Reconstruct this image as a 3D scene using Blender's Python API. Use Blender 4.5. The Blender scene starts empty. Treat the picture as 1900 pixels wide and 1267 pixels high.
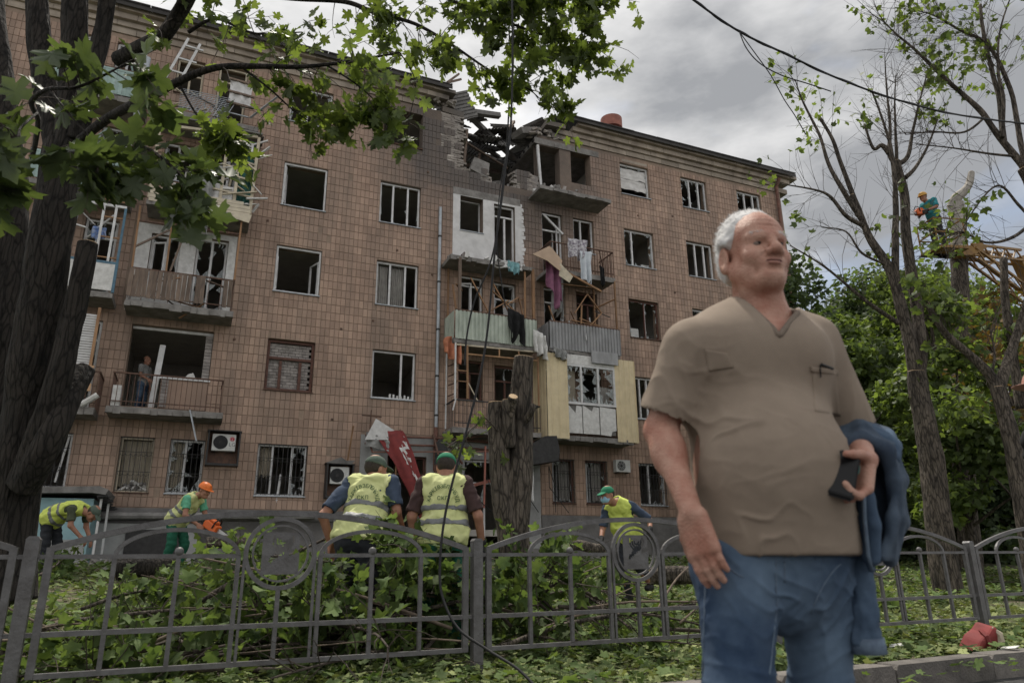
import bpy, bmesh, math, random
import numpy as np
from mathutils import Vector, Matrix, Euler, noise as mnoise

random.seed(7)
RNG = np.random.default_rng(7)
S = bpy.context.scene
COL = S.collection
R = math.radians
PI = math.pi

# ---------------------------------------------------------------- camera
HC = 0.68
FPX, PITCH, ROLL, ALPHA = 1337.5, R(17.314), R(-0.687), R(23.7)
cam_d = bpy.data.cameras.new("camera")
cam = bpy.data.objects.new("camera", cam_d)
COL.objects.link(cam)
cam_d.sensor_fit = 'HORIZONTAL'
cam_d.sensor_width = 36.0
cam_d.lens = FPX / 1900 * 36.0
cam_d.clip_start = 0.05
cam_d.clip_end = 600
cam.location = (0, 0, HC)
cam.rotation_euler = (Matrix.Rotation(PI / 2 + PITCH, 3, 'X') @ Matrix.Rotation(ROLL, 3, 'Z')).to_euler()
cam_d.dof.use_dof = True
cam_d.dof.focus_distance = 13.0
cam_d.dof.aperture_fstop = 4.0
S.camera = cam

# ---------------------------------------------------------------- world, sun, exposure
SUN_EL, SUN_AZ = R(64), R(-20)      # azimuth measured from +Y towards +X
W = bpy.data.worlds.new("World")
S.world = W
W.use_nodes = True
nt = W.node_tree
nt.nodes.clear()
def N(t, tree=None, **kw):
    n = (tree or nt).nodes.new(t)
    for k, v in kw.items():
        setattr(n, k, v)
    return n
wo = N('ShaderNodeOutputWorld'); bg = N('ShaderNodeBackground')
sky = N('ShaderNodeTexSky', sky_type='NISHITA', sun_disc=False)
sky.sun_elevation = SUN_EL; sky.sun_rotation = SUN_AZ
sky.dust_density = 2.5; sky.air_density = 1.2
tc = N('ShaderNodeTexCoord')
mp = N('ShaderNodeMapping'); mp.inputs['Scale'].default_value = (1.0, 1.0, 2.4); mp.inputs['Location'].default_value = (0.35, 0.1, 0.2)
n1 = N('ShaderNodeTexNoise'); n1.inputs['Scale'].default_value = 2.1; n1.inputs['Detail'].default_value = 7; n1.inputs['Roughness'].default_value = 0.52; n1.inputs['Distortion'].default_value = 0.25
n2 = N('ShaderNodeTexNoise'); n2.inputs['Scale'].default_value = 1.7; n2.inputs['Detail'].default_value = 7; n2.inputs['Roughness'].default_value = 0.55
r1 = N('ShaderNodeValToRGB'); r1.color_ramp.elements[0].position = 0.22; r1.color_ramp.elements[1].position = 0.46
r2 = N('ShaderNodeValToRGB'); r2.color_ramp.elements[0].position = 0.35; r2.color_ramp.elements[1].position = 0.61
r2.color_ramp.elements[0].color = (2.35, 2.42, 2.55, 1); r2.color_ramp.elements[1].color = (8.2, 8.1, 7.95, 1)
mx = N('ShaderNodeMix', data_type='RGBA')
L = nt.links.new
L(tc.outputs['Generated'], mp.inputs['Vector']); L(mp.outputs['Vector'], n1.inputs['Vector']); L(mp.outputs['Vector'], n2.inputs['Vector'])
L(n1.outputs['Fac'], r1.inputs['Fac']); L(n2.outputs['Fac'], r2.inputs['Fac'])
L(r1.outputs['Color'], mx.inputs[0]); L(sky.outputs['Color'], mx.inputs[6]); L(r2.outputs['Color'], mx.inputs[7])
L(mx.outputs[2], bg.inputs['Color']); bg.inputs['Strength'].default_value = 0.1
L(bg.outputs['Background'], wo.inputs['Surface'])

sun_d = bpy.data.lights.new("sun", 'SUN')
sun_d.energy = 2.6; sun_d.angle = R(3); sun_d.color = (1.0, 0.94, 0.84)
sun = bpy.data.objects.new("sun", sun_d)
COL.objects.link(sun)
sdir = Vector((math.sin(SUN_AZ) * math.cos(SUN_EL), math.cos(SUN_AZ) * math.cos(SUN_EL), math.sin(SUN_EL)))
sun.rotation_euler = (-sdir).to_track_quat('-Z', 'Y').to_euler()
sun.location = sdir * 60
S.view_settings.view_transform = 'Standard'
S.view_settings.look = 'None'
S.view_settings.exposure = 0.66
S.view_settings.gamma = 1.0
S.view_settings.use_curve_mapping = False
S.render.engine = 'CYCLES'
S.cycles.use_denoising = True
S.cycles.max_bounces = 6
S.cycles.diffuse_bounces = 4
S.cycles.transparent_max_bounces = 6

# ---------------------------------------------------------------- where a picture point lies on a given real plane
_cr, _sr, _c, _s = math.cos(ROLL), math.sin(ROLL), math.cos(PITCH), math.sin(PITCH)
def ray(px, py):
    dx, dy = px - 950, py - 633.5
    x = dx * _cr + dy * _sr; y = -(-dx * _sr + dy * _cr)
    return Vector((x, FPX * _c - y * _s, FPX * _s + y * _c))
def pix(px, py, Y):
    r = ray(px, py)
    return r * (Y / r.y) + Vector((0, 0, HC))
BT = Vector((math.cos(ALPHA), math.sin(ALPHA), 0)); BN = Vector((-math.sin(ALPHA), math.cos(ALPHA), 0))
BO = Vector((0, 24.0, 0))
def fac(px, py, off=0.0):
    """facade coordinates (u, z) of a picture point on the plane OFF metres in front of the wall"""
    r = ray(px, py); o = Vector((0, 0, HC)); p0 = BO - BN * off
    P = o + r * ((p0 - o).dot(BN) / r.dot(BN))
    return (P - BO).dot(BT), P.z
def bw(u, y, z):
    return BO + BT * u + BN * y + Vector((0, 0, z))

# ---------------------------------------------------------------- mesh helpers
class MB:
    def __init__(s):
        s.v = []; s.f = []; s.t = []
    def quad(s, *p, t=None):
        i = len(s.v); s.v += [tuple(q) for q in p]; s.f.append(tuple(range(i, i + len(p)))); s.t.append(t)
        return s
    def box(s, x0, x1, y0, y1, z0, z1, M=None, t=None):
        i = len(s.v)
        P = [(x0, y0, z0), (x1, y0, z0), (x1, y1, z0), (x0, y1, z0), (x0, y0, z1), (x1, y0, z1), (x1, y1, z1), (x0, y1, z1)]
        if M is not None:
            P = [tuple(M @ Vector(p)) for p in P]
        s.v += P
        for f in ((0, 3, 2, 1), (4, 5, 6, 7), (0, 1, 5, 4), (1, 2, 6, 5), (2, 3, 7, 6), (3, 0, 4, 7)):
            s.f.append(tuple(i + k for k in f)); s.t.append(t)
        return s
    def bar(s, a, b, w, h=None, up=(0, 0, 1), t=None):
        """rectangular bar from a to b"""
        a = Vector(a); b = Vector(b); d = b - a; l = d.length
        if l < 1e-6: return s
        d.normalize(); up = Vector(up)
        if abs(d.dot(up)) > .98: up = Vector((0, 1, 0))
        sx = d.cross(up).normalized(); sz = sx.cross(d)
        M = Matrix((( *(sx[0], d[0], sz[0]), a[0]), (*(sx[1], d[1], sz[1]), a[1]), (*(sx[2], d[2], sz[2]), a[2]), (0, 0, 0, 1)))
        h = h or w
        return s.box(-w / 2, w / 2, 0, l, -h / 2, h / 2, M, t)
    def tube(s, pts, rad, n=8, cap=True, t=None):
        pts = [Vector(p) for p in pts]
        if not hasattr(rad, '__len__'): rad = [rad] * len(pts)
        i0 = len(s.v); m = len(pts)
        prev = None
        for k, p in enumerate(pts):
            d = (pts[min(k + 1, m - 1)] - pts[max(k - 1, 0)])
            if d.length < 1e-9: d = Vector((0, 0, 1))
            d.normalize()
            if prev is None:
                a = d.orthogonal().normalized()
            else:
                a = (prev - d * prev.dot(d))
                a = a.normalized() if a.length > 1e-6 else d.orthogonal().normalized()
            prev = a; b = d.cross(a)
            for j in range(n):
                q = 2 * PI * j / n
                s.v.append(tuple(p + (a * math.cos(q) + b * math.sin(q)) * rad[k]))
        for k in range(m - 1):
            for j in range(n):
                s.f.append((i0 + k * n + j, i0 + k * n + (j + 1) % n, i0 + (k + 1) * n + (j + 1) % n, i0 + (k + 1) * n + j)); s.t.append(t)
        if cap:
            s.f.append(tuple(i0 + j for j in reversed(range(n)))); s.t.append(t)
            s.f.append(tuple(i0 + (m - 1) * n + j for j in range(n))); s.t.append(t)
        return s
    def prism(s, poly, y0, y1, t=None):
        """polygon in (x, z) extruded from y0 to y1"""
        i = len(s.v); n = len(poly)
        s.v += [(p[0], y0, p[1]) for p in poly] + [(p[0], y1, p[1]) for p in poly]
        s.f.append(tuple(i + k for k in range(n))); s.t.append(t)
        s.f.append(tuple(i + n + k for k in reversed(range(n)))); s.t.append(t)
        for k in range(n):
            s.f.append((i + k, i + (k + 1) % n, i + n + (k + 1) % n, i + n + k)[::-1]); s.t.append(t)
        return s
    def build(s, name, mat, parent=None, smooth=False, **props):
        me = bpy.data.meshes.new(name)
        me.from_pydata(s.v, [], s.f)
        if any(x is not None for x in s.t):
            a = me.attributes.new('tint', 'FLOAT', 'FACE')
            a.data.foreach_set('value', [x if x is not None else 0.5 for x in s.t])
        if mat: me.materials.append(mat)
        if smooth:
            me.polygons.foreach_set('use_smooth', [True] * len(me.polygons))
        o = bpy.data.objects.new(name, me)
        COL.objects.link(o)
        if parent: o.parent = parent
        for k, v in props.items(): o[k] = v
        return o
def from_np(name, V, F, mat, parent=None, smooth=False, tint=None, **props):
    """V (n,3), F (m,k) arrays"""
    me = bpy.data.meshes.new(name)
    m, k = F.shape
    me.vertices.add(len(V)); me.vertices.foreach_set('co', np.ascontiguousarray(V, dtype=np.float32).ravel())
    me.loops.add(m * k); me.loops.foreach_set('vertex_index', np.ascontiguousarray(F, dtype=np.int32).ravel())
    me.polygons.add(m); me.polygons.foreach_set('loop_start', np.arange(0, m * k, k, dtype=np.int32))
    me.polygons.foreach_set('loop_total', np.full(m, k, dtype=np.int32))
    if smooth: me.polygons.foreach_set('use_smooth', np.ones(m, dtype=bool))
    me.update(calc_edges=True)
    if tint is not None:
        a = me.attributes.new('tint', 'FLOAT', 'FACE'); a.data.foreach_set('value', np.asarray(tint, dtype=np.float32))
    if mat: me.materials.append(mat)
    o = bpy.data.objects.new(name, me); COL.objects.link(o)
    if parent: o.parent = parent
    for kk, v in props.items(): o[kk] = v
    return o
def tag(o, label=None, cat=None, group=None, kind=None):
    if label: o['label'] = label
    if cat: o['category'] = cat
    if group: o['group'] = group
    if kind: o['kind'] = kind
    return o
def empty(name, loc=(0, 0, 0), rz=0.0, label=None, cat=None, group=None):
    o = bpy.data.objects.new(name, None); COL.objects.link(o)
    o.location = loc; o.rotation_euler = (0, 0, rz); o.empty_display_size = .2
    return tag(o, label, cat, group)
def share(name, src, parent=None, M=None):
    """another object on the same mesh data"""
    o = bpy.data.objects.new(name, src.data); COL.objects.link(o)
    if parent: o.parent = parent
    if M is not None: o.matrix_local = M
    return o

# ---------------------------------------------------------------- materials
def mat(name, c1, c2=None, scale=6.0, rough=0.8, bump=0.0, bscale=None, bdist=.02, metal=0.0, trans=0.0, tint=0.0, rnd=0.0, detail=6, stretch=None, spec=0.3, extra=None, back=None):
    m = bpy.data.materials.new(name); m.use_nodes = True
    t = m.node_tree; b = t.nodes['Principled BSDF']; out = t.nodes['Material Output']
    geo = t.nodes.new('ShaderNodeNewGeometry')
    mpn = t.nodes.new('ShaderNodeMapping'); t.links.new(geo.outputs['Position'], mpn.inputs['Vector'])
    if stretch: mpn.inputs['Scale'].default_value = stretch
    nz = t.nodes.new('ShaderNodeTexNoise'); nz.inputs['Scale'].default_value = scale; nz.inputs['Detail'].default_value = detail; nz.inputs['Roughness'].default_value = .6
    t.links.new(mpn.outputs['Vector'], nz.inputs['Vector'])
    c2 = c2 or tuple(x * .75 for x in c1)
    rp = t.nodes.new('ShaderNodeValToRGB')
    rp.color_ramp.elements[0].position = .34; rp.color_ramp.elements[1].position = .66
    rp.color_ramp.elements[0].color = (*c2, 1); rp.color_ramp.elements[1].color = (*c1, 1)
    t.links.new(nz.outputs['Fac'], rp.inputs['Fac'])
    colr = rp.outputs['Color']
    if tint or rnd:
        if rnd:
            oi = t.nodes.new('ShaderNodeObjectInfo'); src = oi.outputs['Random']; amt = rnd
        else:
            at = t.nodes.new('ShaderNodeAttribute'); at.attribute_name = 'tint'; src = at.outputs['Fac']; amt = tint
        mr = t.nodes.new('ShaderNodeMapRange'); mr.inputs['To Min'].default_value = 1 - amt; mr.inputs['To Max'].default_value = 1 + amt
        t.links.new(src, mr.inputs['Value'])
        vm = t.nodes.new('ShaderNodeVectorMath'); vm.operation = 'SCALE'
        t.links.new(colr, vm.inputs[0]); t.links.new(mr.outputs[0], vm.inputs['Scale'])
        colr = vm.outputs[0]
    if extra: colr = extra(t, geo, colr)
    t.links.new(colr, b.inputs['Base Color'])
    b.inputs['Roughness'].default_value = rough; b.inputs['Metallic'].default_value = metal
    b.inputs['Specular IOR Level'].default_value = spec
    if bump:
        nb = t.nodes.new('ShaderNodeTexNoise'); nb.inputs['Scale'].default_value = bscale or scale * 4; nb.inputs['Detail'].default_value = 5
        t.links.new(mpn.outputs['Vector'], nb.inputs['Vector'])
        bp = t.nodes.new('ShaderNodeBump'); bp.inputs['Strength'].default_value = bump; bp.inputs['Distance'].default_value = bdist
        t.links.new(nb.outputs['Fac'], bp.inputs['Height']); t.links.new(bp.outputs['Normal'], b.inputs['Normal'])
    if trans:
        tr = t.nodes.new('ShaderNodeBsdfTranslucent'); ms = t.nodes.new('ShaderNodeMixShader'); ms.inputs[0].default_value = trans
        vg = t.nodes.new('ShaderNodeVectorMath'); vg.operation = 'MULTIPLY'; vg.inputs[1].default_value = back or (1.5, 1.6, .7)
        t.links.new(colr, vg.inputs[0]); t.links.new(vg.outputs[0], tr.inputs['Color'])
        t.links.new(b.outputs[0], ms.inputs[1]); t.links.new(tr.outputs[0], ms.inputs[2]); t.links.new(ms.outputs[0], out.inputs['Surface'])
    return m

def furrows(t, geo, col):
    """cracked bark: long dark furrows between ridges"""
    mp = t.nodes.new('ShaderNodeMapping'); mp.inputs['Scale'].default_value = (1, 1, .16); t.links.new(geo.outputs['Position'], mp.inputs['Vector'])
    nz = t.nodes.new('ShaderNodeTexNoise'); nz.inputs['Scale'].default_value = 3; nz.inputs['Detail'].default_value = 3; t.links.new(geo.outputs['Position'], nz.inputs['Vector'])
    mx0 = t.nodes.new('ShaderNodeMix'); mx0.data_type = 'RGBA'; mx0.inputs[0].default_value = .06; t.links.new(mp.outputs['Vector'], mx0.inputs[6]); t.links.new(nz.outputs['Color'], mx0.inputs[7])
    v = t.nodes.new('ShaderNodeTexVoronoi'); v.feature = 'DISTANCE_TO_EDGE'; v.inputs['Scale'].default_value = 24; t.links.new(mx0.outputs[2], v.inputs['Vector'])
    mr = t.nodes.new('ShaderNodeMapRange'); mr.inputs['From Max'].default_value = .16; mr.inputs['To Min'].default_value = .30; mr.inputs['To Max'].default_value = 1.25; t.links.new(v.outputs['Distance'], mr.inputs['Value'])
    vm = t.nodes.new('ShaderNodeVectorMath'); vm.operation = 'SCALE'; t.links.new(col, vm.inputs[0]); t.links.new(mr.outputs[0], vm.inputs['Scale']); return vm.outputs[0]
BLAST = bw(-0.5, 0, 16.2)
def soot(amount=0.92, radius=6.3):
    """soot and dust stain on the wall round the torn-out corner of the top flat"""
    def fn(t, geo, col):
        sub = t.nodes.new('ShaderNodeVectorMath'); sub.operation = 'DISTANCE'; sub.inputs[1].default_value = BLAST
        t.links.new(geo.outputs['Position'], sub.inputs[0])
        nz = t.nodes.new('ShaderNodeTexNoise'); nz.inputs['Scale'].default_value = .55; nz.inputs['Detail'].default_value = 7; nz.inputs['Roughness'].default_value = .65
        t.links.new(geo.outputs['Position'], nz.inputs['Vector'])
        ma = t.nodes.new('ShaderNodeMath'); ma.operation = 'MULTIPLY_ADD'; ma.inputs[1].default_value = -5.2; t.links.new(nz.outputs['Fac'], ma.inputs[0])
        ad = t.nodes.new('ShaderNodeMath'); ad.operation = 'ADD'; ad.inputs[1].default_value = 2.6; t.links.new(sub.outputs['Value'], ad.inputs[0])
        t.links.new(ad.outputs[0], ma.inputs[2])
        mr = t.nodes.new('ShaderNodeMapRange'); mr.interpolation_type = 'SMOOTHSTEP'
        mr.inputs['From Min'].default_value = 2.2; mr.inputs['From Max'].default_value = radius; mr.inputs['To Min'].default_value = amount; mr.inputs['To Max'].default_value = 0
        t.links.new(ma.outputs[0], mr.inputs['Value'])
        mx = t.nodes.new('ShaderNodeMix'); mx.data_type = 'RGBA'; mx.inputs[7].default_value = (.075, .070, .068, 1)
        t.links.new(mr.outputs[0], mx.inputs[0]); t.links.new(col, mx.inputs[6])
        # rain streaks and grime: long vertical noise, own shape
        mp = t.nodes.new('ShaderNodeMapping'); mp.inputs['Scale'].default_value = (1.3, 1.3, .16); t.links.new(geo.outputs['Position'], mp.inputs['Vector'])
        n2 = t.nodes.new('ShaderNodeTexNoise'); n2.inputs['Scale'].default_value = 1.3; n2.inputs['Detail'].default_value = 6; t.links.new(mp.outputs['Vector'], n2.inputs['Vector'])
        m2 = t.nodes.new('ShaderNodeMapRange'); m2.inputs['From Min'].default_value = .42; m2.inputs['From Max'].default_value = .75; m2.inputs['To Max'].default_value = .62
        t.links.new(n2.outputs['Fac'], m2.inputs['Value'])
        mx2 = t.nodes.new('ShaderNodeMix'); mx2.data_type = 'RGBA'; mx2.inputs[7].default_value = (.16, .125, .10, 1)
        t.links.new(m2.outputs[0], mx2.inputs[0]); t.links.new(mx.outputs[2], mx2.inputs[6])
        return mx2.outputs[2]
    return fn
TILE1, TILE2 = (.405, .280, .210), (.305, .207, .155)
M = {}
M['tile'] = mat('facade_tile', TILE1, TILE2, scale=1.1, rough=.62, bump=.12, bscale=30, tint=.16, extra=soot())
M['tile_one'] = mat('facade_tile_single', TILE1, TILE2, scale=1.1, rough=.62, bump=.12, bscale=30, rnd=.16, extra=soot())
M['mortar'] = mat('mortar', (.325, .24, .182), (.25, .187, .143), scale=5, rough=.95, bump=.4, extra=soot(.7))
M['plinth'] = mat('plinth_render', (.20, .19, .185), (.13, .125, .12), scale=3, rough=.9, bump=.4)
M['cornice'] = mat('cornice_stone', (.40, .34, .275), (.27, .23, .19), scale=2.2, rough=.9, bump=.4, rnd=.15, extra=soot(.8, 3.2))
M['brick'] = mat('silicate_brick', (.52, .47, .42), (.30, .27, .245), scale=4, rough=.95, bump=.5, rnd=.3, extra=soot(.35, 3.0))
M['brick_in'] = mat('old_brick', (.33, .30, .28), (.20, .18, .17), scale=7, rough=.95, bump=.5, rnd=.2)
M['concrete'] = mat('concrete', (.27, .255, .24), (.15, .14, .13), scale=3.5, rough=.95, bump=.5)
M['concrete_d'] = mat('sooty_concrete', (.20, .19, .18), (.10, .095, .09), scale=2.5, rough=.95, bump=.5)
M['plaster'] = mat('room_plaster', (.60, .57, .52), (.48, .45, .41), scale=2, rough=.95)
M['plaster_g'] = mat('green_room_plaster', (.40, .46, .33), (.30, .35, .26), scale=2, rough=.95)
M['whitewash'] = mat('white_plaster', (.68, .67, .66), (.52, .51, .50), scale=2.5, rough=.9, bump=.15)
M['pvc'] = mat('white_frame', (.66, .66, .66), (.50, .49, .48), scale=5, rough=.5)
M['brown'] = mat('brown_frame', (.13, .06, .043), (.075, .038, .03), scale=9, rough=.7, bump=.3)
M['wood'] = mat('raw_timber', (.34, .20, .11), (.20, .115, .065), scale=5, rough=.85, bump=.4, stretch=(1, 1, .3), rnd=.2)
M['wood_pale'] = mat('cream_timber', (.56, .49, .37), (.40, .35, .27), scale=6, rough=.8, bump=.3, rnd=.12)
M['wood_old'] = mat('weathered_board', (.21, .155, .12), (.115, .088, .072), scale=9, rough=.9, bump=.5, stretch=(2, 2, .35), rnd=.25)
M['rust'] = mat('rusty_iron', (.15, .085, .06), (.075, .05, .042), scale=12, rough=.85, bump=.3)
M['iron'] = mat('dark_iron', (.045, .043, .043), (.028, .027, .027), scale=10, rough=.6)
M['roof'] = mat('roof_sheet', (.062, .058, .055), (.04, .037, .035), scale=3, rough=.7, bump=.2)
M['slate'] = mat('asbestos_sheet', (.24, .23, .22), (.13, .125, .12), scale=3.5, rough=.95, bump=.4, rnd=.2)
M['corr_green'] = mat('green_sheet', (.45, .49, .42), (.30, .335, .285), scale=4, rough=.65, stretch=(1, 1, .4), rnd=.08)
M['corr_grey'] = mat('grey_sheet', (.33, .33, .335), (.22, .22, .22), scale=4, rough=.6, stretch=(1, 1, .4), rnd=.08)
M['corr_yellow'] = mat('cream_yellow_sheet', (.67, .56, .36), (.57, .47, .30), scale=3, rough=.55, rnd=.04)
M['turq'] = mat('turquoise_board', (.36, .47, .44), (.25, .33, .31), scale=6, rough=.8, bump=.3, rnd=.15)
M['siding'] = mat('cream_siding', (.62, .55, .42), (.48, .42, .33), scale=4, rough=.75)
M['blue'] = mat('blue_frame', (.10, .19, .26), (.07, .13, .18), scale=8, rough=.7)
M['plywood'] = mat('plywood', (.52, .33, .20), (.40, .25, .15), scale=4, rough=.85)
M['zinc'] = mat('zinc_pipe', (.42, .45, .48), (.30, .32, .34), scale=6, rough=.45, metal=.3)
M['redpipe'] = mat('brown_pipe', (.20, .10, .075), (.12, .065, .05), scale=8, rough=.7)
M['curtain'] = mat('grey_curtain', (.40, .38, .35), (.30, .285, .265), scale=5, rough=.95, trans=.25, back=(1, 1, 1))
M['curtain_b'] = mat('beige_curtain', (.42, .37, .29), (.33, .29, .23), scale=5, rough=.95, trans=.2, back=(1, 1, 1))
M['blind'] = mat('white_blind', (.66, .645, .62), (.52, .50, .48), scale=5, rough=.9)
M['purple'] = mat('purple_cloth', (.27, .115, .185), (.19, .08, .13), scale=7, rough=.95, bump=.2)
M['white_cloth'] = mat('white_cloth', (.66, .65, .64), (.50, .49, .48), scale=7, rough=.95, bump=.2)
M['grey_cloth'] = mat('grey_cloth', (.30, .30, .29), (.18, .18, .175), scale=7, rough=.95, bump=.2)
M['teal_cloth'] = mat('dark_teal_cloth', (.035, .11, .095), (.022, .07, .06), scale=7, rough=.95, bump=.2)
M['teal_kiosk'] = mat('pale_teal_paint', (.27, .42, .45), (.21, .33, .36), scale=4, rough=.7)
M['black_cloth'] = mat('black_cloth', (.016, .016, .017), (.01, .01, .01), scale=7, rough=.95)
M['card'] = mat('cardboard', (.42, .31, .22), (.34, .25, .18), scale=3, rough=.95)
M['red'] = mat('red_banner', (.235, .042, .040), (.15, .028, .028), scale=5, rough=.75, bump=.1)
M['ac_white'] = mat('ac_casing', (.62, .62, .60), (.52, .52, .50), scale=5, rough=.55)
M['grill'] = mat('dark_grille', (.03, .03, .032), (.018, .018, .02), scale=10, rough=.6)
M['panel_grey'] = mat('shopfront_panel', (.36, .36, .355), (.25, .25, .245), scale=2.5, rough=.8, bump=.2)
M['insul'] = mat('torn_white_board', (.68, .67, .65), (.50, .49, .47), scale=8, rough=.95, bump=.4)
M['orange_rag'] = mat('orange_rag', (.50, .20, .11), (.36, .14, .085), scale=8, rough=.95)
M['black'] = mat('black_rubber', (.014, .014, .015), (.01, .01, .011), scale=8, rough=.6)
M['fence'] = mat('grey_fence_paint', (.132, .128, .130), (.085, .080, .080), scale=11, rough=.5, bump=.25, bscale=45, spec=.35)
g = bpy.data.materials.new('broken_glass'); g.use_nodes = True
gb = g.node_tree.nodes['Principled BSDF']; gb.inputs['Base Color'].default_value = (.7, .74, .74, 1); gb.inputs['Roughness'].default_value = .08
gb.inputs['Transmission Weight'].default_value = .75; gb.inputs['IOR'].default_value = 1.2
M['glass'] = g
# ================================================================ SETTING: ground, road, kerb
FA = R(25.0)                                    # the fence and the kerb run almost parallel to the house front
FT = Vector((math.cos(FA), math.sin(FA), 0)); FN = Vector((-math.sin(FA), math.cos(FA), 0))
FO = Vector((-0.26, 5.2, 0))                    # foot of the middle fence post
def fw(u, y, z=0.0):
    return FO + FT * u + FN * y + Vector((0, 0, z))
def gz(x, y):
    """lawn height: level by the fence, rising gently to the house"""
    d = (Vector((x, y, 0)) - FO).dot(FN)
    s = min(max(d / 15.0, 0), 1)
    h = 0.85 * s * s * (3 - 2 * s) + 0.035 * mnoise.noise((x * .8, y * .8, 0)) * min(1, max(0, d + .6))
    return h
KY = -1.02                                      # kerb line in front of the fence
def ground():
    us = np.concatenate([np.linspace(-160, -24, 12), np.linspace(-22, 22, 89), np.linspace(24, 160, 12)])
    vs = np.concatenate([np.linspace(KY, 3, 15), np.linspace(3.4, 24, 40), np.linspace(28, 260, 14)])
    V = []
    for v in vs:
        for u in us:
            p = fw(u, v); V.append((p.x, p.y, gz(p.x, p.y)))
    n = len(us); F = [(j * n + i, j * n + i + 1, (j + 1) * n + i + 1, (j + 1) * n + i) for j in range(len(vs) - 1) for i in range(n - 1)]
    def litter(t, geo, col):
        n2 = t.nodes.new('ShaderNodeTexNoise'); n2.inputs['Scale'].default_value = 3.2; n2.inputs['Detail'].default_value = 8
        t.links.new(geo.outputs['Position'], n2.inputs['Vector'])
        r = t.nodes.new('ShaderNodeMapRange'); r.inputs['From Min'].default_value = .42; r.inputs['From Max'].default_value = .6
        t.links.new(n2.outputs['Fac'], r.inputs['Value'])
        mx = t.nodes.new('ShaderNodeMix'); mx.data_type = 'RGBA'; mx.inputs[7].default_value = (.085, .12, .045, 1)
        t.links.new(r.outputs[0], mx.inputs[0]); t.links.new(col, mx.inputs[6]); return mx.outputs[2]
    m = mat('lawn_soil', (.15, .125, .085), (.075, .062, .045), scale=9, rough=1, bump=.8, extra=litter)
    from_np('lawn', np.array(V), np.array(F), m, smooth=True, kind='structure')
    a, b = fw(-160, KY - .02), fw(160, KY - .02); c, d = fw(160, -60), fw(-160, -60)
    m2 = mat('asphalt', (.060, .059, .058), (.040, .040, .040), scale=14, rough=.9, bump=.5, bscale=120)
    q = MB(); q.quad(*[(p.x, p.y, -.125) for p in (d, c, b, a)]); q.build('road', m2, kind='structure')
    m3 = mat('kerb_concrete', (.175, .160, .145), (.10, .092, .085), scale=6, rough=.95, bump=.6, bscale=60, rnd=.12)
    k = empty('kerb', fw(0, KY - .08, 0), FA); k['kind'] = 'structure'
    base = None
    for i in range(-14, 15):
        x = i * 1.0
        if base is None:
            mb = MB(); r = .02
            mb.prism([(-.495, -.24), (.495, -.24), (.495, .0), (.47, .03), (-.47, .03), (-.495, .0)], -.08, .08)
            base = mb.build('kerb_stone', m3, k)
            o = base
        else:
            o = share('kerb_stone', base, k)
        o.location = (x, random.uniform(-.008, .008), random.uniform(-.008, .006)); o.rotation_euler = (0, random.uniform(-.006, .006), random.uniform(-.008, .008))
ground()

# ================================================================ THE APARTMENT BUILDING
BLD = empty('apartment_building', BO, ALPHA, 'five storey tiled apartment building with blown out windows and a torn open top corner', 'building')
U0, U1 = -18.0, 13.4
ZB, ZT = 2.30, 16.75
ROW = {1: (2.68, 4.17), 2: (5.77, 7.36), 3: (8.89, 10.45), 4: (11.85, 13.42), 5: (14.96, 16.39)}
CL = {'a': (-8.05, -6.65), 'b': (-4.86, -3.43), 'g': (4.89, 6.27), 'h': (7.88, 9.21), 'i': (10.87, 12.2)}
OP = {}
for c_ in CL:
    for r_ in (2, 3, 4, 5):
        OP[c_, r_] = (*CL[c_], *ROW[r_])
for k_, u_ in {'c': (-11.58, -10.74), 'd': (-10.35, -9.46), 'a': CL['a'], 'e': (1.41, 2.27), 'f': (2.7, 3.57), 'g': (4.89, 6.0), 'h': CL['h'], 'i': CL['i']}.items():
    OP[k_, 1] = (*u_, *ROW[1])
OP['z', 1] = (-14.1, -12.70, 2.74, 4.18)
OP['B', 2] = (-11.72, -9.57, 5.0, 7.36)
for r_, zf in ((3, 7.75), (4, 10.86), (5, 13.95)):
    OP['Bw', r_] = (-11.57, -10.77, zf + 1.15, zf + 2.45); OP['Bd', r_] = (-10.34, -9.45, zf, zf + 2.55)
for r_, zf in ((2, 4.85), (3, 7.9), (4, 10.95), (5, 13.95)):
    OP['Aw', r_] = (-14.5, -13.65, zf + 1.1, zf + 2.5); OP['Ad', r_] = (-13.3, -12.45, zf, zf + 2.5)
for r_, zf in ((2, 4.85), (3, 7.9), (4, 10.97)):
    OP['Cw', r_] = (-1.97, -1.09, zf + 1.1, zf + 2.47); OP['Cd', r_] = (-.67, .17, zf, zf + 2.4)
for r_, zf in ((2, 4.85), (3, 7.9), (4, 10.95), (5, 14.22)):
    OP['Dd', r_] = (1.27, 2.13, zf, zf + 2.1 if r_ == 5 else zf + 2.5); OP['Dw', r_] = (2.62, 3.5, zf + (.75 if r_ == 5 else 1.08), zf + (2.2 if r_ == 5 else 2.5))
OP['s', 1] = (-4.25, -3.0, 1.3, 4.0)
OP['t', 1] = (-1.75, -.25, 1.05, 4.0)
HOLE = [(-2.45, 18.4), (-2.3, 17.55), (-1.96, 17.0), (-1.9, 16.6), (-1.78, 16.2), (-1.86, 15.6), (-1.95, 15.1), (-1.78, 14.75), (-1.5, 14.5), (-1.25, 14.62), (-1.0, 14.9), (-.85, 14.55), (-.72, 14.22), (.12, 14.22), (.2, 14.9), (.5, 15.05), (.8, 14.95), (1.17, 14.9), (1.2, 16.3), (1.15, 16.6), (1.3, 17.0), (1.5, 18.4)]
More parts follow.
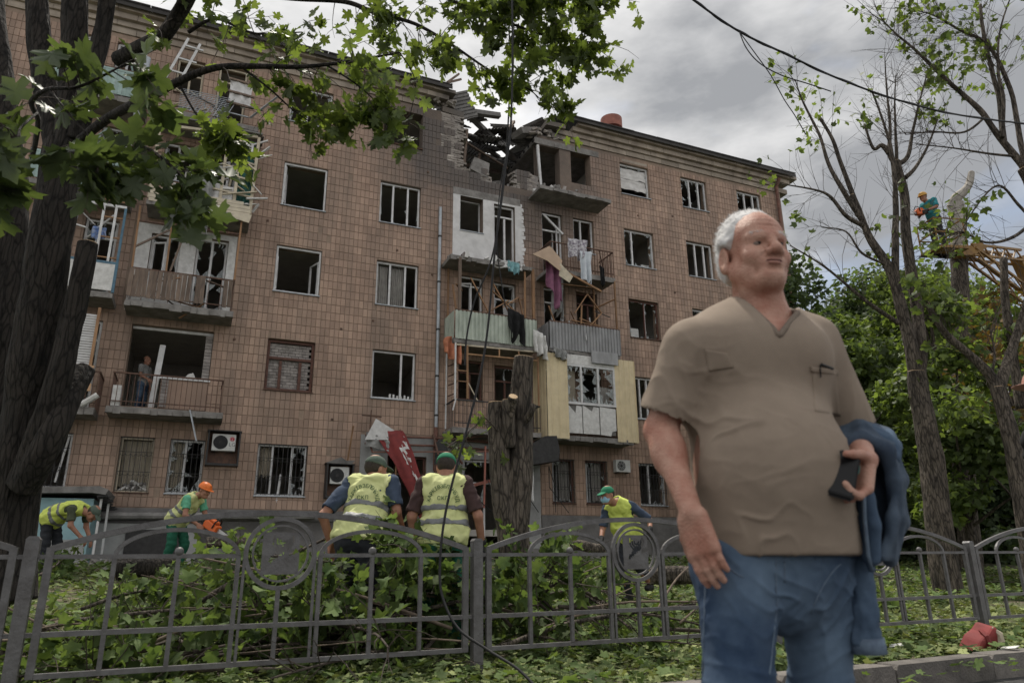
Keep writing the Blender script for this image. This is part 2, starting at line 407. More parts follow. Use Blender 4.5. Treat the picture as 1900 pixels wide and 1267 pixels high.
def in_poly(x, y, P):
    c = False; j = len(P) - 1
    for i in range(len(P)):
        if (P[i][1] > y) != (P[j][1] > y) and x < (P[j][0] - P[i][0]) * (y - P[i][1]) / (P[j][1] - P[i][1]) + P[i][0]:
            c = not c
        j = i
    return c
HR = (-2.72, 1.20, 14.22, ZT)                     # wall rectangle rebuilt brick by brick round the hole
OPS = list(OP.values())
def facade_wall():
    rects = OPS + [HR]
    us = sorted({U0, U1, *[x for r in rects for x in r[:2]]}); zs = sorted({-.3, ZT, *[x for r in rects for x in r[2:]]})
    mb = MB(); TH = .42
    ins = lambda u, z: any(r[0] < u < r[1] and r[2] < z < r[3] for r in rects)
    for i in range(len(us) - 1):
        for j in range(len(zs) - 1):
            if not ins((us[i] + us[i + 1]) / 2, (zs[j] + zs[j + 1]) / 2):
                a, b, c, d = us[i], us[i + 1], zs[j], zs[j + 1]
                mb.quad((a, 0, c), (b, 0, c), (b, 0, d), (a, 0, d)); mb.quad((b, TH, c), (a, TH, c), (a, TH, d), (b, TH, d))
    for r in rects:
        a, b, c, d = r
        if r is not HR:
            mb.quad((a, 0, c), (a, TH, c), (a, TH, d), (a, 0, d)); mb.quad((b, TH, c), (b, 0, c), (b, 0, d), (b, TH, d))
            mb.quad((a, TH, d), (b, TH, d), (b, 0, d), (a, 0, d)); mb.quad((a, 0, c), (b, 0, c), (b, TH, c), (a, TH, c))
    mb.build('facade_wall', M['mortar'], BLD)
    w = MB()
    w.box(U1 - .42, U1, .424, 11, -.3, ZT); w.box(U0, U0 + .42, .424, 11, -.3, ZT); w.box(U0 + .42, U1 - .42, 10.6, 11, -.3, ZT)
    w.build('end_walls', M['mortar'], BLD)
facade_wall()
def interior():
    for z in (1.62, 4.68, 7.72, 10.78, 13.86):
        MB().box(U0 + .43, U1 - .43, .425, 10.59, z, z + .2).build('floor_slab', M['plaster'], BLD)
    mb = MB(); mb.box(U0 + .43, -1.95, .425, 10.59, 16.5, 16.72); mb.build('ceiling_slab', M['plaster'], BLD)
    mb = MB(); mb.box(1.14, U1 - .43, .05, 10.59, 16.52, 16.72)
    mb.build('ceiling_slab', M['concrete'], BLD)
    core = MB()
    for k in range(9):                       # dark plugs stand in for the shade inside the slab's hollow cores
        core.tube([(1.10, .3 + k * .42, 16.62), (1.16, .3 + k * .42, 16.62)], .055, 8)
    core.build('core_hole_shade', M['grill'], BLD)
    for z0, z1 in ((1.82, 4.68), (4.88, 7.72), (7.92, 10.78), (10.98, 13.86), (14.06, 16.5)):
        MB().box(U0 + .43, U1 - .43, 5.6, 5.75, z0, z1).build('inner_wall', M['plaster'], BLD)
        for u in (-14.95, -12.1, -8.9, -5.7, -2.55, .75, 4.2, 7.0, 10.0):
            if z0 > 14 and u == .75: continue
            MB().box(u - .08, u + .08, .43, 5.59, z0, z1).build('partition', M['plaster_g'] if u in (-8.9, -5.7) and 10 < z0 < 13 else M['plaster'], BLD)
interior()
# bricks round the hole
def bricks():
    rects = [OP['Dd', 5]]
    proto = []
    for q in range(4):
        mb = MB(); j = lambda: random.uniform(-.012, .012)
        mb.box(-.124, .124, 0, .40, -.041, .041); mb.v = [(x + j(), y + (j() if y < .2 else 0), z + j() * .5) for x, y, z in mb.v]
        proto.append(mb)
    src = [None] * 4; n = 0
    row = 0; z = HR[2] + .045
    while z < ZT:
        u = HR[0] + .125 - (.125 if row % 2 else 0)
        while u < HR[1] + .05:
            uu = min(max(u, HR[0] + .1), HR[1] - .1)
            if not in_poly(uu, z, HOLE):
                k = random.randrange(4)
                if src[k] is None: src[k] = proto[k].build('brick', M['brick'], BLD); o = src[k]
                else: o = share('brick', src[k], BLD)
                edge = any(in_poly(uu + dx, z + dz, HOLE) for dx, dz in ((.26, 0), (-.26, 0), (0, .1), (0, -.1)))
                o.location = (uu, .004 + random.uniform(-.004, .008), z); o.rotation_euler = (0, 0, random.uniform(-.03, .03))
                if edge: o.rotation_euler = (random.uniform(-.06, .06), random.uniform(-.08, .08), random.uniform(-.25, .25)); o.location.y += random.uniform(-.03, .05)
                n += 1
            u += .25
        z += .09; row += 1
    return n
NB = bricks()
# tiles ---------------------------------------------------------------
TW, THT = .145, .265
NO_TILE = [(-2.26, .42, 10.95, 13.78), (-12.0, -9.2, 7.72, 10.5), (-5.1, .97, -1, 4.62)]
def tile_gone(u, z):
    if in_poly(u, z, HOLE): return True
    d = math.hypot((u + .3) / 1.15, (z - 15.9))
    n = mnoise.noise((u * .9, z * .9, 3.1)) + .4 * mnoise.noise((u * 2.7, z * 2.7, 9.0))
    if -4.9 < u < -1.6 and z > 15.75 and z + .28 * (u + 1.7) > 16.02 + .25 * n: return True      # cladding blown off above the top window
    if .0 < u < 4.0 and 13.9 < z < 16.8: 
        if u < 1.3 or (u > 1.9 and u < 2.7) : return n > -.5
        return n > .12 + .25 * (u - 2.4)
    if d < 2.6: return n > .05 + .25 * (d - 1.6)
    return False
def tiles():
    rows = int((16.74 - ZB) / THT); cells = []
    for j in range(rows):
        z = ZB + j * THT
        for i in range(int((U1 - U0) / TW)):
            u = U0 + i * TW
            a, b, c, d = u + .0045, u + TW - .0045, z + .0055, z + THT - .0055
            skip = False
            for r in OPS:
                if a < r[1] - .015 and b > r[0] + .015 and c < r[3] - .015 and d > r[2] + .015:
                    if a < r[0] - .04: b = min(b, r[0] - .004)
                    elif b > r[1] + .04: a = max(a, r[1] + .004)
                    elif c < r[2] - .04: d = min(d, r[2] - .004)
                    elif d > r[3] + .04: c = max(c, r[3] + .004)
                    else: skip = True
            if skip or b - a < .03 or d - c < .03: continue
            m = ((a + b) / 2, (c + d) / 2)
            if any(r[0] < m[0] < r[1] and r[2] < m[1] < r[3] for r in NO_TILE) or tile_gone(*m): continue
            if random.random() < .0025: continue
            cells.append((a, b, c, d))
    key = lambda q: (bw(q[0], 0, q[2]) - Vector((0, 0, HC))).length + (1000 if q[0] < -12.3 or q[1] - q[0] < TW * .9 - .012 or q[3] - q[2] < THT * .9 or q[2] < 2.5 else 0)
    cells.sort(key=key)
    near, rest = cells[:300], cells[300:]
    def geo(mb, a, b, c, d, e=.011, t=None):
        y0, y1 = -.016, -.001; w = [random.uniform(-.0035, .0035) for _ in range(4)]
        i = len(mb.v)
        mb.v += [(a, y1, c), (b, y1, c), (b, y1, d), (a, y1, d), (a + .004, y0 + w[0], c + .004), (b - .004, y0 + w[1], c + .004), (b - .004, y0 + w[2], d - .004), (a + .004, y0 + w[3], d - .004)]
        for f in ((4, 5, 6, 7), (0, 1, 5, 4), (1, 2, 6, 5), (2, 3, 7, 6), (3, 0, 4, 7)):
            mb.f.append(tuple(i + k for k in f)); mb.t.append(t)
    pr = []
    for k in range(4):
        mb = MB(); geo(mb, -TW / 2 + .006, TW / 2 - .006, -THT / 2 + .007, THT / 2 - .007); pr.append(mb)
    src = [None] * 4
    for a, b, c, d in near:
        k = random.randrange(4)
        if src[k] is None: src[k] = pr[k].build('tile', M['tile_one'], BLD); o = src[k]
        else: o = share('tile', src[k], BLD)
        o.location = ((a + b) / 2, 0, (c + d) / 2)
    mb = MB()
    for q in rest: geo(mb, *q, t=random.random())
    mb.build('facade_tiles', M['tile'], BLD, kind='stuff')
tiles()
# plinth, cornice, roof -------------------------------------------------
def trim():
    MB().box(U0, -5.12, -.06, -.002, -.3, 2.28).build('plinth', M['plinth'], BLD)
    MB().box(.98, U1, -.06, -.002, -.3, 2.28).build('plinth', M['plinth'], BLD)
    prof = [(16.76, 16.98, .05), (16.985, 17.16, .13), (17.165, 17.36, .26), (17.365, 17.50, .42)]
    src = {}; n = 0
    for k, (z0, z1, p) in enumerate(prof):
        Lb = .86
        u = U0 + (k % 2) * .3
        while u < U1 + p - .3:
            e = .16 * mnoise.noise((u, k * 3.3, 0))
            lo, hi = -2.75 + k * .22 + e, 1.25 + k * .12 + e
            uc = u + Lb / 2
            if not (lo < uc + .2 and uc - .2 < hi):
                if k not in src:
                    mb = MB(); mb.prism([(-Lb / 2 + .006, z0), (Lb / 2 - .006, z0), (Lb / 2 - .006, z1 - .012), (Lb / 2 - .015, z1), (-Lb / 2 + .015, z1), (-Lb / 2 + .006, z1 - .012)], -p, .4)
                    src[k] = mb.build('cornice_block', M['cornice'], BLD); o = src[k]
                else: o = share('cornice_block', src[k], BLD)
                o.location = (uc, random.uniform(-.006, .006), 0); n += 1
                if abs(uc - lo) < 1.0 or abs(uc - hi) < .9: o.rotation_euler = (0, random.uniform(-.05, .05), random.uniform(-.05, .05)); o.location.z -= random.uniform(0, .03)
            u += Lb
    # roof deck: dark sheets with an overhanging eave, open over the wrecked flat
    def roof(u0, u1, jag0, jag1):
        mb = MB(); st = 1.1; u = u0; zz = lambda y: 17.56 + (y + .62) * .26
        while u < u1 - .01:
            e = min(u + st, u1); o = random.uniform(-.03, .03)
            mb.box(u + .01, e - .01, -.62 + o, 5.3, 0, .035, Matrix.Translation((0, 0, 17.56 + .62 * .26)) @ Matrix.Rotation(math.atan(.26), 4, 'X'))
            u = e
        mb.build('roof', M['roof'], BLD)
        mb = MB(); mb.box(u0, u1, -.56, -.53, 17.42, 17.55); mb.build('eave_board', M['roof'], BLD)
    roof(U0, -2.5, 0, 1); roof(2.0, U1 + .55, 1, 0)
    mb = MB(); mb.box(U0, U1, 5.3, 11.3, 18.9, 18.95); mb.build('roof_ridge', M['roof'], BLD)
    v = empty('chimney_cap', (0, 0, 0)); v.parent = BLD
    mb = MB(); cx = 5.2
    mb.tube([(cx, .9, 18.0), (cx, .9, 18.55), (cx, .9, 18.55)], [.34, .34, .34], 20); mb.build('vent_pipe', M['redpipe_l'], v, smooth=False)
    mb = MB(); mb.tube([(cx, .9, 18.56), (cx, .9, 19.05), (cx, .9, 19.06)], [.46, .46, .40], 24); mb.build('vent_cowl', M['redpipe_l'], v)
M['redpipe_l'] = mat('rusty_red_vent', (.33, .135, .10), (.23, .095, .075), scale=5, rough=.8, bump=.2)
trim()
def pipes():
    for u_, z_ in ((-5.9, 7.9), (-4.2, 10.9), (-6.0, 5.0), (-2.95, 10.2), (-8.4, 11.2), (5.6, 14.1), (7.1, 11.0), (7.3, 14.4), (4.3, 8.2), (9.9, 13.0), (-9.0, 7.2), (-4.9, 8.3), (6.9, 7.5), (-3.2, 14.1)):
        MB().box(u_ - .035, u_ + .035, -.04, -.012, z_ - .03, z_ + .03).build('wall_anchor', M['rust'], BLD)
    mb = MB(); pts = [(-2.74, -.12, 12.75), (-2.74, -.12, 4.95)]; mb.tube(pts, .055, 10)
    p = mb.build('downpipe', M['zinc'], BLD)
    for z in (11.6, 9.9, 8.2, 6.6, 5.3):
        MB().tube([(-2.74, -.12, z), (-2.74, -.12, z + .06)], .066, 10).build('pipe_collar', M['iron'], p)
    MB().tube([(-2.74, -.12, 4.94), (-2.74, -.12, 3.6), (-2.6, -.2, 3.3)], .07, 10).build('lower_pipe', M['redpipe'], p)
    MB().tube([(13.15, -.35, 17.3), (13.1, -.15, 16.9), (13.08, -.14, 12), (13.05, -.14, 2)], .075, 10).build('downpipe', M['redpipe'], BLD)
    mb = MB(); mb.tube([(-16, -.3, 2.0), (-5.4, -.3, 2.05)], .10, 10); mb.build('wall_main_pipe', M['plinth'], BLD)
    for q in ((-5.0, 4.55, .95, 4.5), (-5.0, 4.3, .95, 4.27)):
        MB().tube([(q[0], -.16, q[1]), (-2.5, -.2, q[1] + .04), (q[2], -.16, q[3])], .035, 8).build('gas_pipe', M['redpipe'], BLD)
pipes()
# ---------------------------------------------------------------- windows
def shard_mesh(mb, a, b, c, d, y, dens):
    """jagged remains of glass along the edges of a pane"""
    w, h = b - a, d - c
    def strip(p0, p1, inw):
        n = random.randint(2, 4); t = 0
        for k in range(n):
            t0 = random.uniform(k / n, (k + .4) / n); t1 = min(1, t0 + random.uniform(.15, .5) / n * 1.6)
            tm = random.uniform(t0, t1); dep = random.uniform(.15, .95) * dens * min(w, h) * .75
            q0 = (p0[0] + (p1[0] - p0[0]) * t0, p0[1] + (p1[1] - p0[1]) * t0); q1 = (p0[0] + (p1[0] - p0[0]) * t1, p0[1] + (p1[1] - p0[1]) * t1)
            qm = (p0[0] + (p1[0] - p0[0]) * tm + inw[0] * dep, p0[1] + (p1[1] - p0[1]) * tm + inw[1] * dep)
            mb.prism([q0, q1, qm], y, y + .005)
    strip((a, c), (b, c), (0, 1)); strip((a, d), (b, d), (0, -1)); strip((a, c), (a, d), (1, 0)); strip((b, c), (b, d), (-1, 0))
def curtain(u0, u1, z0, z1, y, m, parent, name='curtain', folds=9, amp=.035, sag=0.0, ragged=.05):
    nu, nz = folds * 6, 14; V = []; F = []
    ph = random.uniform(0, 6)
    for j in range(nz + 1):
        t = j / nz
        for i in range(nu + 1):
            s = i / nu
            x = u0 + (u1 - u0) * s; z = z1 + (z0 - z1) * t
            z += (ragged * mnoise.noise((s * 6, ph, 0)) + sag * math.sin(s * PI)) * t
            V.append((x + .02 * mnoise.noise((s * 3, t * 3, ph)), y + amp * math.sin(s * folds * 2 * PI + .6 * math.sin(t * 3 + ph)) * (.5 + .5 * t) + .03 * mnoise.noise((s * 2, t * 2, ph)), z))
    for j in range(nz):
        for i in range(nu):
            k = j * (nu + 1) + i; F.append((k, k + 1, k + nu + 2, k + nu + 1))
    return from_np(name, np.array(V), np.array(F), m, parent, smooth=True)
def window(op, m='pvc', mull=(), transom=None, shards=0.0, sill=True, y=.10, fr=.055, grille=False, skip=''):
    u0, u1, z0, z1 = op; u0 += .012; u1 -= .012; z0 += .012; z1 -= .012
    mm = M[m]; mb = MB(); dp = .07
    if 'L' not in skip: mb.box(u0, u0 + fr, y, y + dp, z0, z1)
    if 'R' not in skip: mb.box(u1 - fr, u1, y, y + dp, z0, z1)
    if 'T' not in skip: mb.box(u0 + fr, u1 - fr, y, y + dp, z1 - fr, z1)
    if 'B' not in skip: mb.box(u0 + fr, u1 - fr, y, y + dp, z0, z0 + fr)
    w = mb.build('window', mm, BLD)
    xs = [u0 + fr] + [u0 + (u1 - u0) * f for f in mull] + [u1 - fr]
    for f in mull:
        x = u0 + (u1 - u0) * f
        MB().box(x - fr * .55, x + fr * .55, y - .004, y + dp - .004, z0 + fr, (transom and z0 + (z1 - z0) * transom or z1) - fr).build('mullion', mm, w)
    if transom:
        zt = z0 + (z1 - z0) * transom
        MB().box(u0 + fr, u1 - fr, y - .006, y + dp - .006, zt - fr * .5, zt + fr * .5).build('transom', mm, w)
    if shards:
        mb = MB()
        for k in range(len(xs) - 1):
            if random.random() < .85: shard_mesh(mb, xs[k], xs[k + 1], z0 + fr, z1 - fr, y + .03, shards * random.uniform(.5, 1.2))
        if mb.v: mb.build('glass_shard', M['glass'], w)
    if sill:
        MB().box(u0 - .03, u1 + .03, -.07, y, z0 - .035, z0 - .008).build('sill', M['zinc'] if m == 'pvc' else M['rust'], w)
    if grille:
        gm = MB(); n = max(5, int((u1 - u0) / .13))
        for k in range(n + 1):
            x = u0 + .03 + (u1 - u0 - .06) * k / n; gm.bar((x, -.06, z0), (x, -.06, z1), .014)
        for f in (.02, .36, .72, .98):
            zz = z0 + (z1 - z0) * f; gm.bar((u0, -.064, zz), (u1, -.064, zz), .016)
        for f in (.36, .72):
            for k in range(n):
                x = u0 + .03 + (u1 - u0 - .06) * (k + .5) / n; zz = z0 + (z1 - z0) * f - .05
                gm.tube([(x + .055 * math.cos(q), -.066, zz + .055 * math.sin(q)) for q in np.linspace(PI, 2 * PI, 7)], .007, 4, cap=False)
        gm.build('grille', M['iron'], w)
    return w
def sash(w, u, z0, z1, wid, ang, m='pvc', y=.1, side=1, fr=.05, tilt=0.0):
    """an opened casement hinged on the line x = u"""
    mb = MB(); a, b = (0, wid * side) if side > 0 else (wid * side, 0)
    for q in ((a, a + fr, z0, z1), (b - fr, b, z0, z1), (a + fr, b - fr, z0, z0 + fr), (a + fr, b - fr, z1 - fr, z1)):
        mb.box(q[0], q[1], -.02, .03, q[2] - z0, q[3] - z0)
    o = mb.build('sash', M[m], w)
    o.location = (u, y, z0); o.rotation_euler = (0, R(tilt), R(ang)); return o
# row 5
window(OP['a', 5], mull=(.42,), shards=.4)
w = window(OP['b', 5], m='brown', skip='TR', y=.2, shards=.2)
w = window(OP['g', 5], m='pvc', shards=.2, skip='L')
for k in range(4):
    curtain(OP['g', 5][0] + .06, OP['g', 5][1] - .06, 15.3 + k * .24, 15.56 + k * .24, .15 + .03 * (k % 2), M['blind'], w, 'blind_strip', folds=2, amp=.02, ragged=.05)
window(OP['h', 5], mull=(.36, .72), shards=.7)
window(OP['i', 5], mull=(.36, .72), shards=.9)
# row 4
w = window(OP['a', 4], shards=.05, y=.05); sash(w, OP['a', 4][0] + .08, 12.0, 13.3, .5, 80)
window(OP['b', 4], mull=(.33, .70), shards=.25)
w = window(OP['g', 4], mull=(.28,), shards=.75)
MB().box(5.9, 6.25, .45, .9, 11.87, 12.2).build('cabinet', M['ac_white'], w)
window(OP['h', 4], mull=(.36, .70), shards=.2); window(OP['i', 4], mull=(.36, .7), shards=.5)
# row 3
w = window(OP['a', 3], shards=.06, y=.06); sash(w, OP['a', 3][0] + .07, 9.0, 10.1, .55, 84); sash(w, OP['a', 3][1] - .07, 8.95, 10.1, .55, -70, side=-1)
w = window(OP['b', 3], mull=(.33, .70), shards=.15)
curtain(-4.82, -4.42, 8.98, 10.36, .28, M['curtain'], w, folds=5); curtain(-4.3, -3.88, 8.98, 10.36, .3, M['curtain'], w, folds=6)
w = window(OP['g', 3], m='brown', mull=(.55,), shards=.35); sash(w, 5.65, 9.0, 10.3, .45, 60, m='pvc')
MB().box(5.25, 5.6, .5, .9, 9.05, 9.45).build('cabinet', M['ac_white'], w)
window(OP['h', 3], mull=(.36, .7), shards=.3); window(OP['i', 3], mull=(.36, .7), shards=.3)
# row 2: a bricked-up brown window, then open ones
w = window(OP['a', 2], m='brown', mull=(.30, .72), transom=.64, fr=.075)
src = None
u, z, k = OP['a', 2][0] + .08, OP['a', 2][2] + .1, 0
while z < OP['a', 2][3] - .06:
    u = OP['a', 2][0] + .13 - (.1 if k % 2 else 0)
    while u < OP['a', 2][1] - .05:
        if src is None:
            mb = MB(); mb.box(-.098, .098, 0, .1, -.04, .04); src = mb.build('brick', M['brick_in'], w); o = src
        else: o = share('brick', src, w)
        o.location = (u, .19 + random.uniform(-.006, .006), z); o.rotation_euler = (0, 0, random.uniform(-.03, .03)); u += .205
    z += .09; k += 1
w = window(OP['b', 2], mull=(.68,), shards=.08)
for k in range(7):
    MB().tube([(-4.2 + k * .12, .2, 5.83), (-4.2 + k * .12, .2, 5.9 + .08 * random.random())], .035, 8).build('jar', M['ac_white'], w)
window(OP['g', 2], mull=(.22, .45), shards=.2); window(OP['h', 2], mull=(.4,)); window(OP['i', 2], mull=(.4,))
# row 1 with window grilles
w = window(OP['z', 1], m='pvc', grille=True); MB().bar((-12.95, .12, 2.9), (-12.8, .12, 4.1), .05).build('mullion', M['pvc'], w)
w = window(OP['c', 1], m='wood_pale', grille=True, shards=.1); curtain(-11.5, -10.8, 2.85, 4.1, .26, M['curtain_b'], w, folds=7, sag=-.1)
for k in range(14):
    mb = MB(); mb.box(-.12, .12, -.05, .05, -.03, .03, Matrix.Translation((random.uniform(-11.4, -10.85), .2, 2.78 + random.uniform(0, .14))) @ Euler((random.random(), random.random(), random.random() * 3)).to_matrix().to_4x4()); mb.build('rubble_piece', M['insul'] if k % 2 else M['concrete'], w)
w = window(OP['d', 1], mull=(.46,), grille=True, shards=.9); curtain(-10.28, -9.98, 2.8, 4.1, .26, M['curtain_b'], w, folds=4)
w = window(OP['a', 1], mull=(.30, .70), grille=True, shards=.9); curtain(-7.95, -7.6, 3.2, 4.1, .3, M['curtain_b'], w, folds=4, ragged=.3)
MB().bar((-7.42, .02, 2.5), (-7.36, .02, 3.3), .06).build('loose_batten', M['pvc'], w)
for k_ in ('e', 'f'):
    w = window(OP[k_, 1], m='brown', grille=True, shards=.5); sash(w, OP[k_, 1][0] + .1, 2.75, 4.05, .55, 50); curtain(OP[k_, 1][0] + .4, OP[k_, 1][1] - .06, 2.8, 4.1, .3, M['curtain'], w, folds=4)
window(OP['g', 1], mull=(.4,), grille=True, shards=.5); window(OP['h', 1], mull=(.4,), grille=True); window(OP['i', 1], mull=(.4,), grille=True)
# balcony doors and windows
def door(op, m='pvc', shards=0.3, tr=.78, ang=None, mull=()):
    w = window(op, m=m, sill=False, shards=shards, transom=tr, mull=mull, fr=.06)
    w.name = 'balcony_door'
    if ang is not None: sash(w, op[0] + .07, op[2] + .06, op[2] + (op[3] - op[2]) * tr - .04, (op[1] - op[0]) * .85, ang, m=m)
    return w
w = window(OP['Bw', 3], mull=(.55,), shards=.7); sash(w, -11.5, 9.0, 9.95, .4, -25)
door(OP['Bd', 3], mull=(.5,), shards=.9, tr=None)
window(OP['Bw', 4], mull=(.5,), shards=.5); door(OP['Bd', 4], shards=.3, ang=-40)
w = window(OP['Bw', 5], mull=(.5,), transom=.6, m='wood_pale'); door(OP['Bd', 5], m='wood_pale')
for r_ in (2, 3, 4, 5):
    window(OP['Aw', r_], mull=(.5,), shards=.5); door(OP['Ad', r_], shards=.4, ang=-60)
window(OP['Cw', 4], y=.3, fr=.035, sill=True); w = door(OP['Cd', 4], tr=.82, mull=(.55,), shards=0)
w = window(OP['Cw', 3], transom=.75, mull=(.5,), shards=.3); sash(w, -1.9, 9.05, 10.1, .4, -20); w = door(OP['Cd', 3], tr=.75, shards=.3)
curtain(-.2, .12, 8.6, 9.7, .3, M['white_cloth'], w, folds=4)
window(OP['Cw', 2], m='brown', transom=.7, mull=(.5,)); door(OP['Cd', 2], m='brown', mull=(.5,))
w = door(OP['Dd', 4], shards=0, tr=.72); o = MB().bar((1.35, .02, 13.35), (2.1, -.1, 12.6), .07).build('fallen_sash', M['pvc'], w); sash(w, 1.95, 11.4, 12.85, .35, 95)
w = window(OP['Dw', 4], mull=(.40,), shards=.15, skip='B')
w = door(OP['Dd', 3], m='pvc', mull=(.45,), shards=.5); window(OP['Dw', 3], m='brown', transom=.7, mull=(.6,))
window(OP['Dw', 2]); door(OP['Dd', 2])
# the torn-open flat: bare door jamb, window without frame
w = MB(); w.bar((1.30, .02, 14.24), (1.18, .0, 16.28), .09); w.build('door_jamb', M['pvc'], BLD)
MB().box(1.9, 2.62, -.05, .38, 16.34, 16.52).build('lintel', M['concrete'], BLD)
MB().box(1.05, 3.9, -.03, -.004, 16.35, 16.6).build('lintel', M['concrete'], BLD)
MB().box(2.45, 3.65, -.028, -.004, 16.44, 16.54).build('lintel_lip', M['cornice'], BLD)
for b_ in ((5.0, 6.2, 16.44, 16.56),): MB().box(b_[0], b_[1], -.03, -.004, b_[2], b_[3]).build('lintel', M['cornice'], BLD)
# plastered wall patches
def patch(name, r, m, holes, y=-.012):
    us = sorted({r[0], r[1], *[x for h in holes for x in h[:2]]}); zs = sorted({r[2], r[3], *[x for h in holes for x in h[2:]]})
    us = [x for x in us if r[0] <= x <= r[1]]; zs = [x for x in zs if r[2] <= x <= r[3]]
    mb = MB()
    for i in range(len(us) - 1):
        for j in range(len(zs) - 1):
            cu, cz = (us[i] + us[i + 1]) / 2, (zs[j] + zs[j + 1]) / 2
            if not any(h[0] < cu < h[1] and h[2] < cz < h[3] for h in holes): mb.box(us[i], us[i + 1], y, -.002, zs[j], zs[j + 1])
    return mb.build(name, m, BLD)
patch('plaster_patch', (-2.24, .40, 10.97, 13.45), M['whitewash'], [OP['Cw', 4], OP['Cd', 4]], -.03)
patch('plaster_patch', (-2.24, .40, 13.452, 13.74), M['concrete'], [], -.02)
patch('plaster_patch', (-11.98, -9.22, 7.75, 10.48), M['insul'], [OP['Bw', 3], OP['Bd', 3]], -.02)
for k in range(16):                                    # torn plaster edge beside the balcony door
    z = 11.0 + k * .16; w_ = random.uniform(.05, .2)
    MB().prism([(.402, z), (.402 + w_, z + .02), (.402 + w_ * random.uniform(.5, 1.2), z + .15), (.402, z + .158)], -.026, -.003).build('plaster_flake', M['whitewash'], BLD)
patch('shopfront_panel', (-5.1, -2.45, -.3, 4.6), M['panel_grey'], [OP['s', 1]], -.03)
patch('shopfront_panel', (-2.43, .96, -.3, 4.6), M['panel_grey'], [OP['t', 1]], -.03)
w = window(OP['t', 1], m='pvc', mull=(.5,), transom=.75, sill=False, shards=.4); MB().bar((-1.7, -.04, 3.1), (-.4, -.1, 3.45), .1).build('bent_rail', M['redpipe_l'], w)
window(OP['s', 1], m='brown', sill=False, transom=.8)
# ---------------------------------------------------------------- balconies
def balcony(u0, u1, z, dep=1.0, th=.15, m='concrete'):
    mb = MB(); mb.box(u0, u1, -dep, -.003, z - th, z)
    mb.v = [(x + random.uniform(-.015, .015), y, q + random.uniform(-.012, .012)) for x, y, q in mb.v]
    b = mb.build('balcony', M[m], BLD)
    # crumbled lip
    lip = MB(); u = u0
    while u < u1 - .05:
        w_ = random.uniform(.12, .4); e = min(u + w_, u1)
        lip.box(u, e - .01, -dep - random.uniform(.0, .05), -dep + .1, z - th - random.uniform(.0, .05), z - .02 - random.uniform(0, .05)); u = e
    lip.build('slab_edge', M[m], b)
    return b
def rail(b, u0, u1, z0, z1, dep=1.0, step=.125, m='rust', th=.016, sides=True, bend=0.0):
    mb = MB()
    top = MB(); top.bar((u0, -dep, z1), (u1, -dep, z1), .04)
    if sides: top.bar((u0, -dep, z1), (u0, 0, z1), .04); top.bar((u1, -dep, z1), (u1, 0, z1), .04)
    top.bar((u0, -dep, z0 + .12), (u1, -dep, z0 + .12), .025)
    top.build('handrail', M[m], b)
    n = int((u1 - u0) / step)
    for k in range(n + 1):
        x = u0 + (u1 - u0) * k / n; j = random.uniform(-bend, bend)
        mb.bar((x, -dep, z0), (x + j, -dep + j, z1), th)
    if sides:
        for x in (u0, u1):
            for k in range(1, int(dep / step)): mb.bar((x, -k * step, z0), (x, -k * step, z1), th)
    mb.build('baluster', M[m], b)
def corrugated(b, u0, u1, z0, z1, y, m, pitch=.115, depth=.03, name='corrugated_sheet', slope=0.0, axis='x'):
    mb = MB(); n = max(2, int(abs(u1 - u0) / pitch)); pts = []
    for k in range(n):
        a = u0 + (u1 - u0) * k / n; w_ = (u1 - u0) / n
        pts += [(a, 0), (a + w_ * .55, 0), (a + w_ * .65, depth), (a + w_ * .9, depth)]
    pts.append((u1, 0))
    for (a, p), (c, q) in zip(pts, pts[1:]):
        if axis == 'x': mb.quad((a, y + p, z0), (c, y + q, z0), (c, y + q + slope, z1), (a, y + p + slope, z1))
        else: mb.quad((y + p, a, z0), (y + q, c, z0), (y + q, c, z1), (y + p, a, z1))
    o = mb.build(name, m, b)
    md = o.modifiers.new('thick', 'SOLIDIFY'); md.thickness = .008
    return o
def planks(b, n, box, lmin, lmax, m, name='broken_plank', w=(.03, .09), flat=.4):
    for k in range(n):
        p = Vector([random.uniform(box[i * 2], box[i * 2 + 1]) for i in range(3)])
        d = Vector((random.uniform(-1, 1), random.uniform(-.4, .4), random.uniform(-1, 1) * flat)).normalized() * random.uniform(lmin, lmax)
        MB().bar(p, p + d, random.uniform(*w), random.uniform(.018, .045)).build(name, M[random.choice(m)], b)
def rag(name, pts_top, length, m, parent, wave=.07, spread=1.0, n=22, out=.0, drop=None):
    """a cloth hanging from the line pts_top"""
    a, c = Vector(pts_top[0]), Vector(pts_top[1]); V = []; F = []; ph = random.uniform(0, 9); nz = 18
    for j in range(nz + 1):
        t = j / nz
        for i in range(n + 1):
            s = i / n; sp = 1 + (spread - 1) * t
            p = a.lerp(c, .5 + (s - .5) * sp)
            l = length * (1 + .22 * mnoise.noise((s * 3, ph, 1)))
            if drop: l *= drop(s)
            V.append((p.x + .05 * mnoise.noise((s * 2, t * 2.5, ph)), p.y - out * math.sin(t * 1.5) + wave * math.sin(s * 15 + ph + 1.6 * t) * (.35 + t) + .05 * mnoise.noise((s * 4, t * 4, ph + 5)), p.z - l * t))
    for j in range(nz):
        for i in range(n):
            k = j * (n + 1) + i; F.append((k, k + 1, k + n + 2, k + n + 1))
    o = from_np(name, np.array(V), np.array(F), m, parent, smooth=True)
    md = o.modifiers.new('thick', 'SOLIDIFY'); md.thickness = .012
    return o
